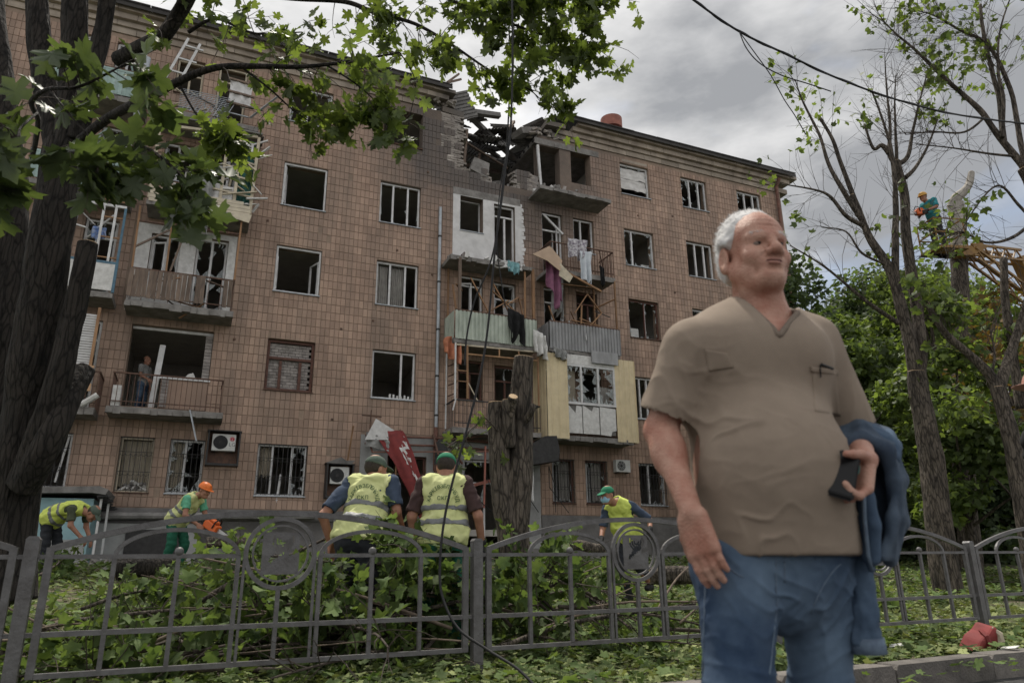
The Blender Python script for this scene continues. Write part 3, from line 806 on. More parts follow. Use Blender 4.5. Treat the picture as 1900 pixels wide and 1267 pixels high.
# B2: iron railing, wide open room
b = balcony(-11.95, -9.12, 4.78); rail(b, -11.88, -9.2, 4.8, 5.68)
mb = MB(); mb.box(-11.86, -11.66, -.95, -.5, 4.8, 5.35); mb.build('white_box', M['insul'], b)
MB().bar((-9.95, -1.03, 4.8), (-9.7, -1.2, 3.95), .03).build('dangling_strip', M['zinc'], b)
w = MB(); u0, u1, z0, z1 = OP['B', 2]
w.box(u0 + .01, u1 - .01, .16, .23, z1 - .09, z1 - .01); w.box(u1 - .09, u1 - .01, .16, .23, 5.85, z1 - .09)
w = w.build('window', M['pvc'], BLD)
MB().bar((-10.98, .2, 5.0), (-10.88, .15, 6.85), .15, .08).build('door_post', M['pvc'], w)
MB().box(-10.8, u1, -.04, .42, 5.0, 5.82).build('parapet', M['tile_one'], w)
MB().box(-10.84, u1 + .04, -.1, .42, 5.825, 5.89).build('sill', M['pvc'], w)
MB().prism([(-10.25, 5.9), (-9.9, 5.9), (-10.0, 6.1), (-10.12, 6.06)], .1, .14).build('glass_shard', M['insul'], w)
for k in range(13):
    MB().box(u1 - .2, u1 - .015, .02, .15, 5.93 + k * .1, 6.02 + k * .1).build('brick', M['brick_in'], w)
for k in range(8):
    MB().box(-10.79, -10.6, -.07, -.042, 5.02 + k * .1, 5.11 + k * .1).build('brick', M['brick_in'], w)
# B3: weathered boards
b = balcony(-11.9, -9.12, 7.72); rail(b, -11.85, -9.2, 7.75, 8.66, sides=True, step=.3)
u = -11.84; src = None
while u < -9.2:
    gap = -10.35 < u < -10.2 or -9.95 < u < -9.42
    if not gap:
        if src is None: src = MB().box(-.056, .056, -.012, .012, 0, .82).build('board', M['wood_old'], b); o = src
        else: o = share('board', src, b)
        o.location = (u, -1.035, 7.82 + random.uniform(-.02, .02)); o.rotation_euler = (0, random.uniform(-.02, .02), random.uniform(-.05, .05))
    u += .122
for x in (-11.85, -11.0): MB().bar((x, -.98, 8.66), (x - .03, -.98, 10.55), .05).build('frame_post', M['wood'], b)
MB().bar((-11.85, -.98, 9.3), (-11.05, -.98, 9.95), .05).build('frame_post', M['wood_old'], b)
MB().bar((-10.9, -.98, 8.7), (-10.6, -.98, 10.2), .05).build('frame_post', M['wood_old'], b)
MB().bar((-11.85, -.98, 10.1), (-9.2, -.98, 10.15), .04).build('frame_post', M['rust'], b); MB().bar((-9.2, -.98, 8.7), (-9.18, -.98, 10.6), .05).build('frame_post', M['wood'], b)
planks(b, 9, (-11.5, -9.5, -.95, -.3, 7.85, 8.8), .5, 1.2, ('wood_old', 'wood', 'insul'))
# B4: wrecked enclosed loggia
b = balcony(-11.75, -8.95, 10.8)
for k, (x, z0, z1) in enumerate(((-10.5, 10.85, 13.3), (-9.85, 10.85, 13.45), (-9.45, 10.85, 13.5), (-8.98, 10.85, 13.5), (-11.7, 10.85, 13.2))):
    MB().bar((x, -.98, z0), (x + .04 * (k % 2), -.98, z1), .085, .06).build('frame_post', M['wood_pale'], b)
MB().bar((-11.7, -.98, 13.25), (-8.98, -.98, 13.5), .08).build('frame_beam', M['wood_pale'], b)
for k in range(4):
    MB().box(-11.7, -8.98 - .2 * (k == 3), -1.04, -1.0, 10.74 + k * .115, 10.845 + k * .115).build('siding_board', M['siding'], b)
for (z, x0, x1) in ((12.3, -9.9, -9.4), (12.0, -9.9, -8.98), (11.45, -10.4, -8.98), (12.9, -9.5, -8.98), (12.55, -9.45, -8.98)):
    MB().bar((x0, -.99, z + .05), (x1, -.99, z - .04), .07, .05).build('frame_beam', M['wood_pale'], b)
rag('torn_sheet', ((-9.4, -.9, 13.35), (-9.0, -.9, 13.35)), 1.6, M['teal_cloth'], b, wave=.03)
rag('torn_sheet', ((-9.42, -.88, 11.9), (-9.02, -.88, 11.95)), .9, M['teal_cloth'], b, wave=.03)
rag('torn_sheet', ((-10.4, -.93, 11.75), (-9.5, -.93, 11.65)), .6, M['white_cloth'], b, wave=.03)
rag('torn_sheet', ((-10.75, -1.08, 11.9), (-10.45, -1.08, 11.8)), 1.7, M['white_cloth'], b, wave=.06)
rag('torn_sheet', ((-10.4, -1.12, 12.3), (-10.1, -1.12, 12.2)), 2.2, M['grey_cloth'], b, wave=.04, spread=1.2)
rag('torn_sheet', ((-9.4, -.99, 13.3), (-9.1, -.99, 13.25)), .45, M['white_cloth'], b, wave=.05, spread=1.3)
planks(b, 20, (-9.6, -8.9, -1.1, -.7, 11.0, 13.2), .25, .7, ('wood_pale', 'insul'), w=(.04, .1), flat=.8)
planks(b, 14, (-11.6, -9.6, -1.1, -.3, 10.9, 11.6), .4, 1.1, ('wood_pale', 'insul', 'slate'), w=(.04, .12), flat=.4)
corrugated(b, -11.8, -8.8, 0, .9, 0, M['slate'], pitch=.14).matrix_local = Matrix.Translation((0, -.95, 13.62)) @ Matrix.Rotation(R(-80), 4, 'X')
mb = MB(); mb.box(-11.75, -8.85, -1.1, -.02, 13.56, 13.61); mb.build('canopy', M['slate'], b)
MB().prism([(-9.9, 10.62), (-8.92, 10.78), (-8.98, 10.5), (-9.3, 10.56), (-9.5, 10.42), (-9.8, 10.5)], -1.12, -1.08).build('torn_siding', M['siding'], b)
# B5: wreckage, grid
b = balcony(-11.75, -9.0, 13.85)
gm = MB()
for k in range(12):
    gm.bar((-11.2 + k * .11, -1.0, 13.9), (-10.95 + k * .11, -.9, 14.6), .016); gm.bar((-11.3, -1.0, 13.95 + k * .06), (-9.9, -.95, 13.95 + k * .065), .014)
gm.build('bent_grid', M['zinc'], b)
rag('torn_sheet', ((-9.95, -.9, 15.4), (-9.3, -.9, 15.3)), .85, M['white_cloth'], b, wave=.02)
for z in (15.4, 14.95, 14.55): MB().bar((-10.0, -.95, z), (-9.2, -.95, z - .05), .06).build('frame_beam', M['wood_old'], b)
planks(b, 16, (-11.6, -9.2, -1.05, -.3, 13.9, 14.7), .4, 1.2, ('wood_pale', 'wood_old', 'slate', 'zinc'), flat=.5)
MB().bar((-11.75, -.95, 14.9), (-11.3, -.9, 16.5), .07).build('frame_post', M['pvc'], b); MB().bar((-11.35, -.95, 14.9), (-10.95, -.9, 16.4), .07).build('frame_post', M['pvc'], b)
for z in (15.2, 15.7, 16.2): MB().bar((-11.7 + (z - 14.9) * .28, -.94, z), (-11.2 + (z - 14.9) * .28, -.93, z - .03), .05).build('frame_beam', M['pvc'], b)
# A column
for r_, (z, kind) in {2: (4.7, 'orange'), 3: (7.85, 'white'), 4: (10.85, 'turq'), 5: (13.9, 'turq')}.items():
    b = balcony(-14.7, -12.2, z)
    if kind == 'turq':
        u = -14.65; src = None
        while u < -12.2:
            if src is None: src = MB().box(-.05, .05, -.012, .012, 0, .78).build('board', M['turq'], b); o = src
            else: o = share('board', src, b)
            o.location = (u, -1.02, z + .03); o.rotation_euler = (0, random.uniform(-.02, .02), 0); u += .105
        MB().bar((-14.7, -1.0, z + .85), (-12.2, -1.0, z + .85), .06).build('handrail', M['turq'], b)
        rail(b, -14.7, -12.2, z, z + .9, m='rust', step=.25)
        planks(b, 12, (-14.5, -12.3, -.9, -.2, z + .8, z + 1.9), .4, 1.2, ('wood_old', 'insul', 'zinc', 'turq'), flat=1)
        if r_ == 5: MB().tube([(-12.35, -1.0, 13.0), (-12.3, -1.0, 15.4)], .09, 10).build('steel_tube', M['zinc'], b)
    elif kind == 'white':
        MB().box(-14.7, -12.25, -1.03, -.99, z + .05, z + .85).build('lower_panel', M['insul'], b)
        for x in (-14.65, -13.85, -13.45, -12.75, -12.45, -12.22): MB().bar((x, -1.0, z + .85), (x + (.12 if x == -13.45 else 0), -1.0, z + 2.55), .06).build('frame_post', M['pvc'] if x < -12.3 else M['blue'], b)
        MB().bar((-12.22, -1.0, z), (-12.22, -1.0, z + .85), .07).build('frame_post', M['blue'], b)
        for zz in (.85, 2.55): MB().bar((-14.7, -1.0, z + zz), (-12.2, -1.0, z + zz), .07).build('frame_beam', M['pvc'] if zz > .85 else M['blue'], b)
        for zz in (.3, 1.0, 1.6, 2.2): MB().bar((-12.75, -1.0, z + zz), (-12.25, -1.0, z + zz), .035).build('batten', M['wood'], b)
        for zz in (2.75, 2.85, 2.95): MB().bar((-14.2, -1.0, z + zz), (-12.2, -1.0, z + zz - .05), .03).build('batten', M['wood'], b)
        planks(b, 7, (-14.2, -12.6, -.9, -.4, z + .9, z + 2.4), .4, 1.0, ('insul', 'pvc'), flat=1)
        rag('torn_sheet', ((-12.95, -.9, z + 1.9), (-12.6, -.9, z + 1.9)), .35, mat('blue_print_cloth', (.08, .17, .42), (.30, .34, .44), scale=14, rough=.9), b, wave=.03)
    else:
        for zz in (.42, .9): MB().box(-14.6, -12.35, -1.03, -1.0, z + zz, z + zz + .2).build('plywood_strip', M['plywood'], b)
        rail(b, -14.7, -12.2, z, z + .95, m='rust')
        for x in (-14.6, -13.3, -12.45): MB().bar((x, -.98, z + .9), (x, -.98, z + 2.7), .07).build('frame_post', M['wood'], b)
        for k in range(22): MB().box(-13.9, -13.35, -.9, -.88, z + 1.0 + k * .07, z + 1.055 + k * .07).build('louvre', M['pvc'], b)
        for k in range(22): MB().box(-12.9, -12.5, -.9, -.88, z + 1.0 + k * .07, z + 1.055 + k * .07).build('louvre', M['pvc'], b)
        MB().tube([(-12.5, -1.05, z + .05), (-12.2, -1.2, z + .25), (-12.15, -1.2, z + .3)], .08, 8).build('roll', M['insul'], b)
# C4 slab without railing, covered with debris -> roof of C3
b = balcony(-2.62, .45, 10.62, th=.12)
rag('draped_rug', ((-1.3, -.95, 10.75), (.0, -.95, 10.7)), .28, M['white_cloth'], b, wave=.08)
rag('draped_rug', ((-.6, -1.05, 10.7), (-.15, -1.05, 10.66)), .42, mat('turquoise_cloth', (.22, .40, .42), (.15, .29, .31), scale=6, rough=.95), b, wave=.05)
for k in range(60):
    s_ = random.uniform(.03, .12); mb = MB(); mb.box(-s_, s_, -s_ * .7, s_ * .7, -s_ * .5, s_ * .5, Matrix.Translation((random.uniform(-2.55, .4), random.uniform(-1.05, -.1), 10.64 + random.uniform(0, .1))) @ Euler((random.random() * 3, random.random() * 3, 0)).to_matrix().to_4x4())
    mb.build('rubble_piece', M[random.choice(('insul', 'concrete', 'brick_in'))], b)
# C3 green balcony
b = balcony(-2.48, .48, 7.72); corrugated(b, -2.45, .46, 7.70, 8.66, -1.06, M['corr_green'], pitch=.135)
corrugated(b, -1.0, 0, 7.70, 8.66, -2.48, M['corr_green'], pitch=.135, axis='y')
MB().bar((-2.45, -1.03, 8.68), (.46, -1.03, 8.68), .05).build('handrail', M['rust'], b)
for x in (-2.3, .38): MB().bar((x, -1.0, 8.7), (x, -1.0, 10.55), .09).build('frame_post', M['wood'] if x > 0 else M['wood_old'], b)
for a_, c_ in (((-2.4, -.1, 8.7), (-2.4, -.1, 10.5)), ((.1, -.9, 8.7), (.12, -.9, 10.45)), ((-.1, -.2, 9.5), (.45, -.2, 9.75)), ((-1.2, -.95, 9.6), (.05, -.95, 8.65)), ((-1.9, -.95, 9.9), (-1.2, -.95, 8.65)), ((-1.05, -.9, 9.8), (-.2, -.9, 8.4)), ((-2.4, -.6, 9.7), (-2.38, -.9, 8.7)),
               ((-.75, -.95, 9.0), (-.15, -.95, 9.45)), ((-.15, -.95, 9.45), (.0, -.95, 8.8)), ((-1.3, -.92, 8.75), (-.5, -.92, 9.3)), ((-2.4, -.95, 9.6), (-1.9, -.1, 9.75))):
    MB().bar(a_, c_, .06, .035).build('broken_lath', M['wood'], b)
# D4 railing balcony
b = balcony(.98, 3.72, 10.72); rail(b, 1.1, 3.68, 10.75, 11.74, bend=.03, step=.11)
MB().bar((3.1, -1.0, 11.72), (3.68, -.3, 11.35), .03).build('bent_bar', M['rust'], b)
MB().bar((1.4, -1.1, 10.7), (2.95, -1.25, 10.0), .07).build('broken_lath', M['wood'], b)
# D3 grey balcony
b = balcony(.95, 3.75, 7.80); corrugated(b, .95, 3.76, 7.74, 8.70, -1.06, M['corr_grey'], pitch=.12); corrugated(b, -1.0, 0, 7.74, 8.70, .94, M['corr_grey'], pitch=.12, axis='y')
MB().bar((.95, -1.03, 8.72), (3.75, -1.03, 8.72), .05).build('handrail', M['rust'], b)
for x in (3.2, 3.68): MB().bar((x, -1.0 if x > 3.5 else -.3, 8.7), (x, -1.0 if x > 3.5 else -.3, 10.6), .055).build('frame_post', M['wood'], b)
for a_, c_ in (((2.0, -.95, 9.15), (2.55, -.95, 9.95)), ((2.55, -.95, 9.95), (3.1, -.95, 9.3)), ((3.1, -.95, 9.3), (2.6, -.95, 8.75)), ((2.2, -.92, 9.0), (3.2, -.92, 8.75)), ((1.9, -.9, 8.9), (3.0, -.9, 8.8)), ((1.3, -.9, 10.2), (2.9, -.9, 10.25)), ((3.2, -.3, 9.7), (3.68, -1, 9.9)), ((.98, -.95, 9.3), (1.2, -.95, 8.75)), ((2.3, -.95, 9.5), (2.25, -.95, 8.8))):
    MB().bar(a_, c_, .055, .035).build('broken_lath', M['wood'], b)
planks(b, 10, (1.2, 3.0, -.9, -.5, 8.75, 9.5), .3, .8, ('wood', 'pvc', 'iron'), w=(.02, .05), flat=1.4)
MB().box(2.5, 3.55, -1.16, -1.12, 7.35, 7.78).build('hanging_sheet', M['corr_grey'], b)
# C2 railing balcony with ladder-like frame
b = balcony(-2.5, .56, 4.82); rail(b, -2.42, .54, 4.85, 5.70, m='iron', th=.014, step=.13)
for x in (-2.42, .5): MB().bar((x, -1.0, 5.7), (x, -1.0, 7.6), .05).build('frame_post', M['pvc'] if x < 0 else M['wood'], b)
MB().bar((-2.45, -.2, 4.9), (-2.45, -.2, 7.4), .04).build('frame_post', M['pvc'], b)
MB().bar((-2.42, -1.0, 7.5), (.5, -1.0, 7.55), .05).build('frame_beam', M['wood_pale'], b); MB().bar((-2.0, -1.0, 7.22), (.5, -1.0, 7.25), .045).build('frame_beam', M['wood'], b)
MB().bar((-2.0, -1.0, 5.75), (-2.02, -1.0, 7.5), .06).build('frame_post', M['wood'], b)
for z in (5.95, 6.3, 6.6, 6.95): MB().bar((-2.42, -.3, z), (-2.38, -1.0, z - .05), .03).build('rung', M['rust'], b)
for z in (6.3, 6.65): MB().bar((-2.4, -1.0, z), (-2.0, -1.0, z), .03).build('rung', M['wood'], b)
MB().bar((-2.0, -1.0, 6.3), (-1.65, -1.0, 5.7), .03).build('broken_lath', M['wood_pale'], b)
MB().bar((-2.42, -1.1, 5.7), (-2.55, -1.2, 5.3), .03).build('broken_lath', M['pvc'], b)
for x in (-.9, -.2): MB().bar((x, -1.0, 7.25), (x, -1.0, 7.5), .04).build('batten', M['wood'], b)
# D2 glazed balcony with cream sheets
b = balcony(.9, 4.1, 4.80)
corrugated(b, .76, 1.54, 4.66, 7.55, -1.12, M['corr_yellow'], pitch=.26, depth=.02, name='cream_sheet', slope=.0)
corrugated(b, 3.44, 4.28, 4.68, 7.60, -1.05, M['corr_yellow'], pitch=.17, depth=.02, name='cream_sheet')
corrugated(b, -1.05, 0, 4.68, 7.58, 4.27, M['corr_yellow'], pitch=.17, depth=.02, name='cream_sheet', axis='y')
corrugated(b, -1.1, -.1, 4.66, 7.5, .74, M['corr_yellow'], pitch=.26, depth=.02, name='cream_sheet', axis='y')
MB().box(1.5, 3.44, -1.05, -1.01, 7.26, 7.6).build('top_panel', M['insul'], b)
for k, (x0, x1) in enumerate(((1.5, 2.08), (2.12, 2.74), (2.78, 3.40))):
    MB().prism([(x0, 4.88), (x1, 4.88), (x1, 5.80), (x1 - .2, 5.82), ((x0 + x1) / 2 + .05, 5.55 + .1 * k), (x0 + .1, 5.80), (x0, 5.84)] if k < 2 else [(x0, 4.88), (x0 + .4, 4.85), (x0 + .45, 5.0), (x1, 5.05), (x1, 5.8), (x0, 5.84)], -1.05, -1.01).build('lower_panel', M['insul'], b)
    MB().box(x0, x1, -1.0, -.97, 4.88, 5.85).build('panel_backing', M['concrete_d'], b)
fr_ = MB(); fr_.box(1.5, 3.44, -1.06, -1.0, 5.86, 5.94); fr_.box(1.5, 3.44, -1.06, -1.0, 7.18, 7.25)
fr_.build('glazing_frame', M['pvc'], b)
for x in (1.54, 2.1, 2.76, 3.4): MB().box(x - .035, x + .035, -1.065, -.995, 5.94, 7.18).build('mullion', M['pvc'], b)
for x0, x1 in ((1.6, 2.05), (2.15, 2.7), (2.8, 3.35)):
    mb = MB(); shard_mesh(mb, x0, x1, 5.95, 7.17, -1.03, .9); shard_mesh(mb, x0, x1, 5.95, 7.17, -1.02, .6); mb.build('glass_shard', M['glass'], b)
curtain(2.9, 3.35, 5.95, 6.6, -.8, M['curtain'], b, folds=4); MB().box(1.6, 2.0, -.8, -.76, 5.95, 7.1).build('inner_panel', M['curtain_b'], b)
c_ = corrugated(b, .9, 3.1, 0, .75, 0, M['slate'], pitch=.16, depth=.04, name='canopy_sheet'); c_.matrix_local = Matrix.Translation((0, -1.15, 7.62)) @ Matrix.Rotation(R(-84), 4, 'X') @ Matrix.Rotation(R(-3), 4, 'Y')
rag('torn_sheet', ((1.0, -1.2, 7.75), (1.5, -1.2, 7.65)), .35, M['grey_cloth'], b, wave=.07)
# D5: bare slab, broken lip, rubble
b = balcony(.75, 3.75, 13.95, th=.13)
for k in range(50):
    s_ = random.uniform(.03, .10); mb = MB(); mb.box(-s_, s_, -s_ * .7, s_ * .7, -s_ * .6, s_ * .6, Matrix.Translation((random.uniform(.75, 2.4), random.uniform(-.95, -.1), 13.98 + random.uniform(0, .12))) @ Euler((random.random() * 3, random.random() * 3, 0)).to_matrix().to_4x4())
    mb.build('rubble_piece', M[random.choice(('insul', 'concrete', 'brick_in'))], b)
# ---------------------------------------------------------------- wreck of the roof over the hole
WR = empty('roof_wreckage'); WR.parent = BLD
for a_, c_, w_ in (((-2.2, .6, 17.9), (1.2, 2.2, 16.9), .2), ((-1.9, 1.4, 17.3), (.9, 3.2, 17.5), .16), ((-2.0, .3, 17.2), (-.2, .5, 17.55), .22), ((-1.9, 2.0, 16.0), (1.0, 3.4, 16.9), .15), ((-1.6, 1.0, 15.0), (-.8, 2.6, 16.9), .12), ((-1.7, .4, 14.9), (-1.55, .5, 16.6), .1), ((-1.2, .5, 14.6), (-.6, 1.6, 16.4), .1), ((-1.9, .8, 16.4), (.6, 1.6, 16.0), .08), ((-.6, 3, 14.3), (.4, 3.4, 16.8), .12), ((-2.6, -.2, 17.9), (-1.9, .3, 18.6), .1), ((-2.5, .2, 18.2), (-2.0, .2, 18.75), .08), ((.1, .2, 16.9), (.5, .7, 17.6), .12), ((-2.3, 3.5, 17.6), (1.3, 3.8, 17.7), .2)):
    MB().bar(a_, c_, w_, w_ * .8).build('roof_beam', M['wood_old'] if w_ < .16 else M['slate'], WR)
def slate_at(p, rot, w=1.1, h=1.6, m='slate'):
    o = corrugated(WR, -w / 2, w / 2, -h / 2, h / 2, 0, M[m], pitch=.13, depth=.045, name='roof_sheet')
    o.matrix_local = Matrix.Translation(p) @ Euler([R(q) for q in rot]).to_matrix().to_4x4()
for p_, r_ in (((-2.15, .15, 17.2), (8, 62, 10)), ((-1.2, 1.3, 17.9), (-62, 12, 15)), ((-.2, 1.9, 17.65), (-70, -14, -10)), ((.6, 1.4, 17.5), (-60, 18, 30)), ((1.3, 1.6, 17.7), (-66, -8, -12)), ((-1.6, 2.6, 17.8), (-52, 5, 40)), ((.2, 3.4, 18.0), (-66, 0, 5)), ((1.9, .9, 17.85), (-72, 6, 8))):
    slate_at(p_, r_)
for k_ in range(7):
    slate_at((-2.6 + k_ * .72, 3.0 + .35 * (k_ % 2), 17.55 + .12 * math.sin(k_ * 2.1)), (-66 + 7 * math.sin(k_ * 1.7), 5 * math.sin(k_ * 2.3), 6 * math.cos(k_)), .85, 2.9, 'roof')
for k_ in range(5):
    slate_at((-1.9 + k_ * .75, 1.3 + .3 * (k_ % 2), 17.15 + .22 * math.sin(k_ * 1.9 + 1)), (-58 + 12 * math.sin(k_ * 2.7), 12 * math.sin(k_ * 3.3), 14 * math.cos(k_ * 1.3)), .9, 1.7, 'slate')
for p_, s_, r_ in (((-1.2, .1, 14.75), (.35, .12, .3), (0, 14, 5)), ((.5, .15, 14.6), (.28, .1, .36), (4, -4, 8)), ((.95, .12, 14.58), (.2, .11, .33), (0, 3, -4)), ((.05, .9, 14.5), (.5, .3, .12), (20, 12, 30)), ((-.6, 2.0, 14.7), (.8, .5, .1), (28, -10, 12)), ((.3, 2.8, 15.0), (.6, .8, .1), (-30, 20, 0)), ((.9, .4, 17.0), (.5, .35, .1), (10, -22, 10))):
    mb = MB(); mb.box(-s_[0], s_[0], -s_[1], s_[1], -s_[2], s_[2]); mb.v = [(x + random.uniform(-.05, .05), y, z + random.uniform(-.06, .06)) for x, y, z in mb.v]
    o = mb.build('wall_block', M['concrete'] if s_[0] > .25 else M['brick_in'], WR); o.location = p_; o.rotation_euler = [R(q) for q in r_]
src = None
for k in range(150):
    if src is None: src = MB().box(-.12, .12, -.06, .06, -.04, .04).build('brick', M['brick'], WR); o = src
    else: o = share('brick', src, WR)
    q_ = random.random()
    if q_ < .5: o.location = (random.uniform(-1.7, 1.0), random.uniform(.3, 2.6), 14.1 + random.uniform(0, .45))
    elif q_ < .75: o.location = (random.uniform(.95, 2.3), random.uniform(-.1, .6), 16.76 + abs(random.gauss(0, .12)) + .25 * max(0, 1.5 - random.random() * 3))
    else: o.location = (random.uniform(-3.0, -2.3), random.uniform(-.15, .3), 17.0 + random.uniform(0, .5))
    o.rotation_euler = (random.uniform(-.5, .5), random.uniform(-.5, .5), random.random() * 3)
mb = MB()
for k in range(700):
    s_ = random.uniform(.02, .09); mb.box(-s_, s_, -s_, s_, -s_ * .6, s_ * .6, Matrix.Translation((random.uniform(-1.8, 1.1), random.uniform(.2, 4), 14.07 + abs(random.gauss(0, .16)))) @ Euler((random.random() * 3, random.random() * 3, 0)).to_matrix().to_4x4(), t=random.random())
mb.build('rubble', M['concrete'], WR, kind='stuff')
# ================================================================ PEOPLE: bodies grown as one smooth surface
class Sdf:
    def __init__(s, lo, hi, h):
        s.lo = np.array(lo, float); s.h = h
        s.n = np.ceil((np.array(hi, float) - s.lo) / h).astype(int) + 1
        s.d = np.full(s.n, 1.0, dtype=np.float32)
    def box(s, lo, hi, m):
        a = np.clip(np.floor((np.asarray(lo) - m - s.lo) / s.h).astype(int), 0, s.n); b = np.clip(np.ceil((np.asarray(hi) + m - s.lo) / s.h).astype(int) + 1, 0, s.n)
        sl = tuple(slice(i, j) for i, j in zip(a, b))
        ax = [(s.lo[k] + s.h * np.arange(a[k], b[k])).astype(np.float32) for k in range(3)]
        return sl, np.ix_(*ax)
    def mix(s, sl, d, k, op):
        o = s.d[sl]
        if o.size == 0: return
        if op == 'add':
            if k <= 0: s.d[sl] = np.minimum(o, d); return
            h = np.clip(.5 + .5 * (o - d) / k, 0, 1); s.d[sl] = o * (1 - h) + d * h - k * h * (1 - h)
        else:
            if k <= 0: s.d[sl] = np.maximum(o, -d); return
            h = np.clip(.5 - .5 * (o + d) / k, 0, 1); s.d[sl] = o * (1 - h) - d * h + k * h * (1 - h)
    def cap(s, a, b, r1, r2=None, k=.02, op='add'):
        a = np.array(a, float); b = np.array(b, float); r2 = r1 if r2 is None else r2; m = max(r1, r2) + k * 1.5 + .02
        sl, (X, Y, Z) = s.box(np.minimum(a, b), np.maximum(a, b), m)
        d = b - a; L2 = max(float(d @ d), 1e-9)
        t = np.clip(((X - a[0]) * d[0] + (Y - a[1]) * d[1] + (Z - a[2]) * d[2]) / L2, 0, 1)
        q = np.sqrt((X - a[0] - t * d[0]) ** 2 + (Y - a[1] - t * d[1]) ** 2 + (Z - a[2] - t * d[2]) ** 2) - (r1 + (r2 - r1) * t)
        s.mix(sl, q.astype(np.float32), k, op); return s
    def ell(s, c, r, rot=None, k=.02, op='add'):
        c = np.array(c, float); r = np.array(r, float) if hasattr(r, '__len__') else np.array([r] * 3, float)
        sl, (X, Y, Z) = s.box(c - r.max(), c + r.max(), k * 1.5 + .02)
        x, y, z = X - c[0], Y - c[1], Z - c[2]
        if rot is not None:
            m = np.array(rot.to_3x3() if hasattr(rot, 'to_3x3') else rot).T
            x, y, z = (m[i][0] * x + m[i][1] * y + m[i][2] * z for i in range(3))
        k0 = np.sqrt((x / r[0]) ** 2 + (y / r[1]) ** 2 + (z / r[2]) ** 2); k1 = np.sqrt((x / r[0] ** 2) ** 2 + (y / r[1] ** 2) ** 2 + (z / r[2] ** 2) ** 2)
        s.mix(sl, (k0 * (k0 - 1) / np.maximum(k1, 1e-6)).astype(np.float32), k, op); return s
    def plane(s, p, n, k=0.0, near=None, rad=.2):
        """keep the side the normal points away from; near: only inside a ball"""
        n = np.array(n, float); n /= np.linalg.norm(n); p = np.array(p, float)
        sl, (X, Y, Z) = s.box(s.lo, s.lo + s.n * s.h, 0) if near is None else s.box(np.array(near) - rad, np.array(near) + rad, 0)
        d = (X - p[0]) * n[0] + (Y - p[1]) * n[1] + (Z - p[2]) * n[2]
        if near is not None:
            q = np.sqrt((X - near[0]) ** 2 + (Y - near[1]) ** 2 + (Z - near[2]) ** 2) - rad
            d = np.minimum(d, -q)
        s.d[sl] = np.maximum(s.d[sl], d.astype(np.float32)); return s
    def tri(s, pts, y1):
        """cut away a triangle (x, z) extruded along y up to y1"""
        P = [np3(p)[[0, 2]] for p in pts]; c = sum(P) / 3; sl, (X, Y, Z) = s.box(s.lo, s.lo + s.n * s.h, 0); q = Y - y1
        for a, b in zip(P, P[1:] + P[:1]):
            n = np.array([b[1] - a[1], a[0] - b[0]]); n /= np.linalg.norm(n); n *= -np.sign((c - a) @ n); q = np.maximum(q, (X - a[0]) * n[0] + (Z - a[1]) * n[1])
        s.d[sl] = np.maximum(s.d[sl], -(q.astype(np.float32))); return s
    def mesh(s):
        d = s.d.copy()
        for a in range(3):
            i0 = [slice(None)] * 3; i0[a] = 0; d[tuple(i0)] = 1; i0[a] = -1; d[tuple(i0)] = 1
        neg = d < 0
        n0, n1, n2 = d.shape
        cnt = np.zeros((n0 - 1, n1 - 1, n2 - 1), np.int8)
        for i in (0, 1):
            for j in (0, 1):
                for k in (0, 1): cnt += neg[i:n0 - 1 + i, j:n1 - 1 + j, k:n2 - 1 + k]
        I = np.argwhere((cnt > 0) & (cnt < 8)); idx = np.full(cnt.shape, -1, np.int32); idx[tuple(I.T)] = np.arange(len(I))
        acc = np.zeros((len(I), 3)); c = np.zeros(len(I))
        cor = [(i, j, k) for i in (0, 1) for j in (0, 1) for k in (0, 1)]
        val = {q: d[I[:, 0] + q[0], I[:, 1] + q[1], I[:, 2] + q[2]] for q in cor}
        for q in cor:
            for a in range(3):
                if q[a]: continue
                p = list(q); p[a] = 1; p = tuple(p); va, vb = val[q], val[p]; m = (va < 0) != (vb < 0)
                t = va[m] / (va[m] - vb[m]); pos = np.tile(np.array(q, float), (m.sum(), 1)); pos[:, a] = t; acc[m] += pos; c[m] += 1
        V = s.lo + s.h * (I + acc / c[:, None]); F = []
        for a in range(3):
            b, e = (a + 1) % 3, (a + 2) % 3
            lo = [slice(None)] * 3; hi = [slice(None)] * 3; lo[a] = slice(0, -1); hi[a] = slice(1, None)
            A, B = neg[tuple(lo)], neg[tuple(hi)]
            for flip in (0, 1):
                E = np.argwhere(A & ~B if not flip else ~A & B); E = E[(E[:, b] > 0) & (E[:, e] > 0)]
                g = []
                for ob, oe in ((-1, -1), (0, -1), (0, 0), (-1, 0)):
                    q = E.copy(); q[:, b] += ob; q[:, e] += oe; g.append(idx[tuple(q.T)])
                f = np.stack(g, 1)
                if flip: f = f[:, ::-1]
                F.append(f)
        F = np.concatenate(F); F = F[(F >= 0).all(1)]
        return V, F
def smooth_np(V, F, it=1, lam=.5):
    e = np.concatenate([F[:, [0, 1]], F[:, [1, 2]], F[:, [2, 3]], F[:, [3, 0]]])
    for _ in range(it):
        acc = np.zeros_like(V); c = np.zeros(len(V))
        for a, b in ((0, 1), (1, 0)):
            for k in range(3): acc[:, k] += np.bincount(e[:, a], V[e[:, b], k], len(V))
            c += np.bincount(e[:, a], minlength=len(V))
        V = V + lam * (acc / np.maximum(c, 1)[:, None] - V)
    return V
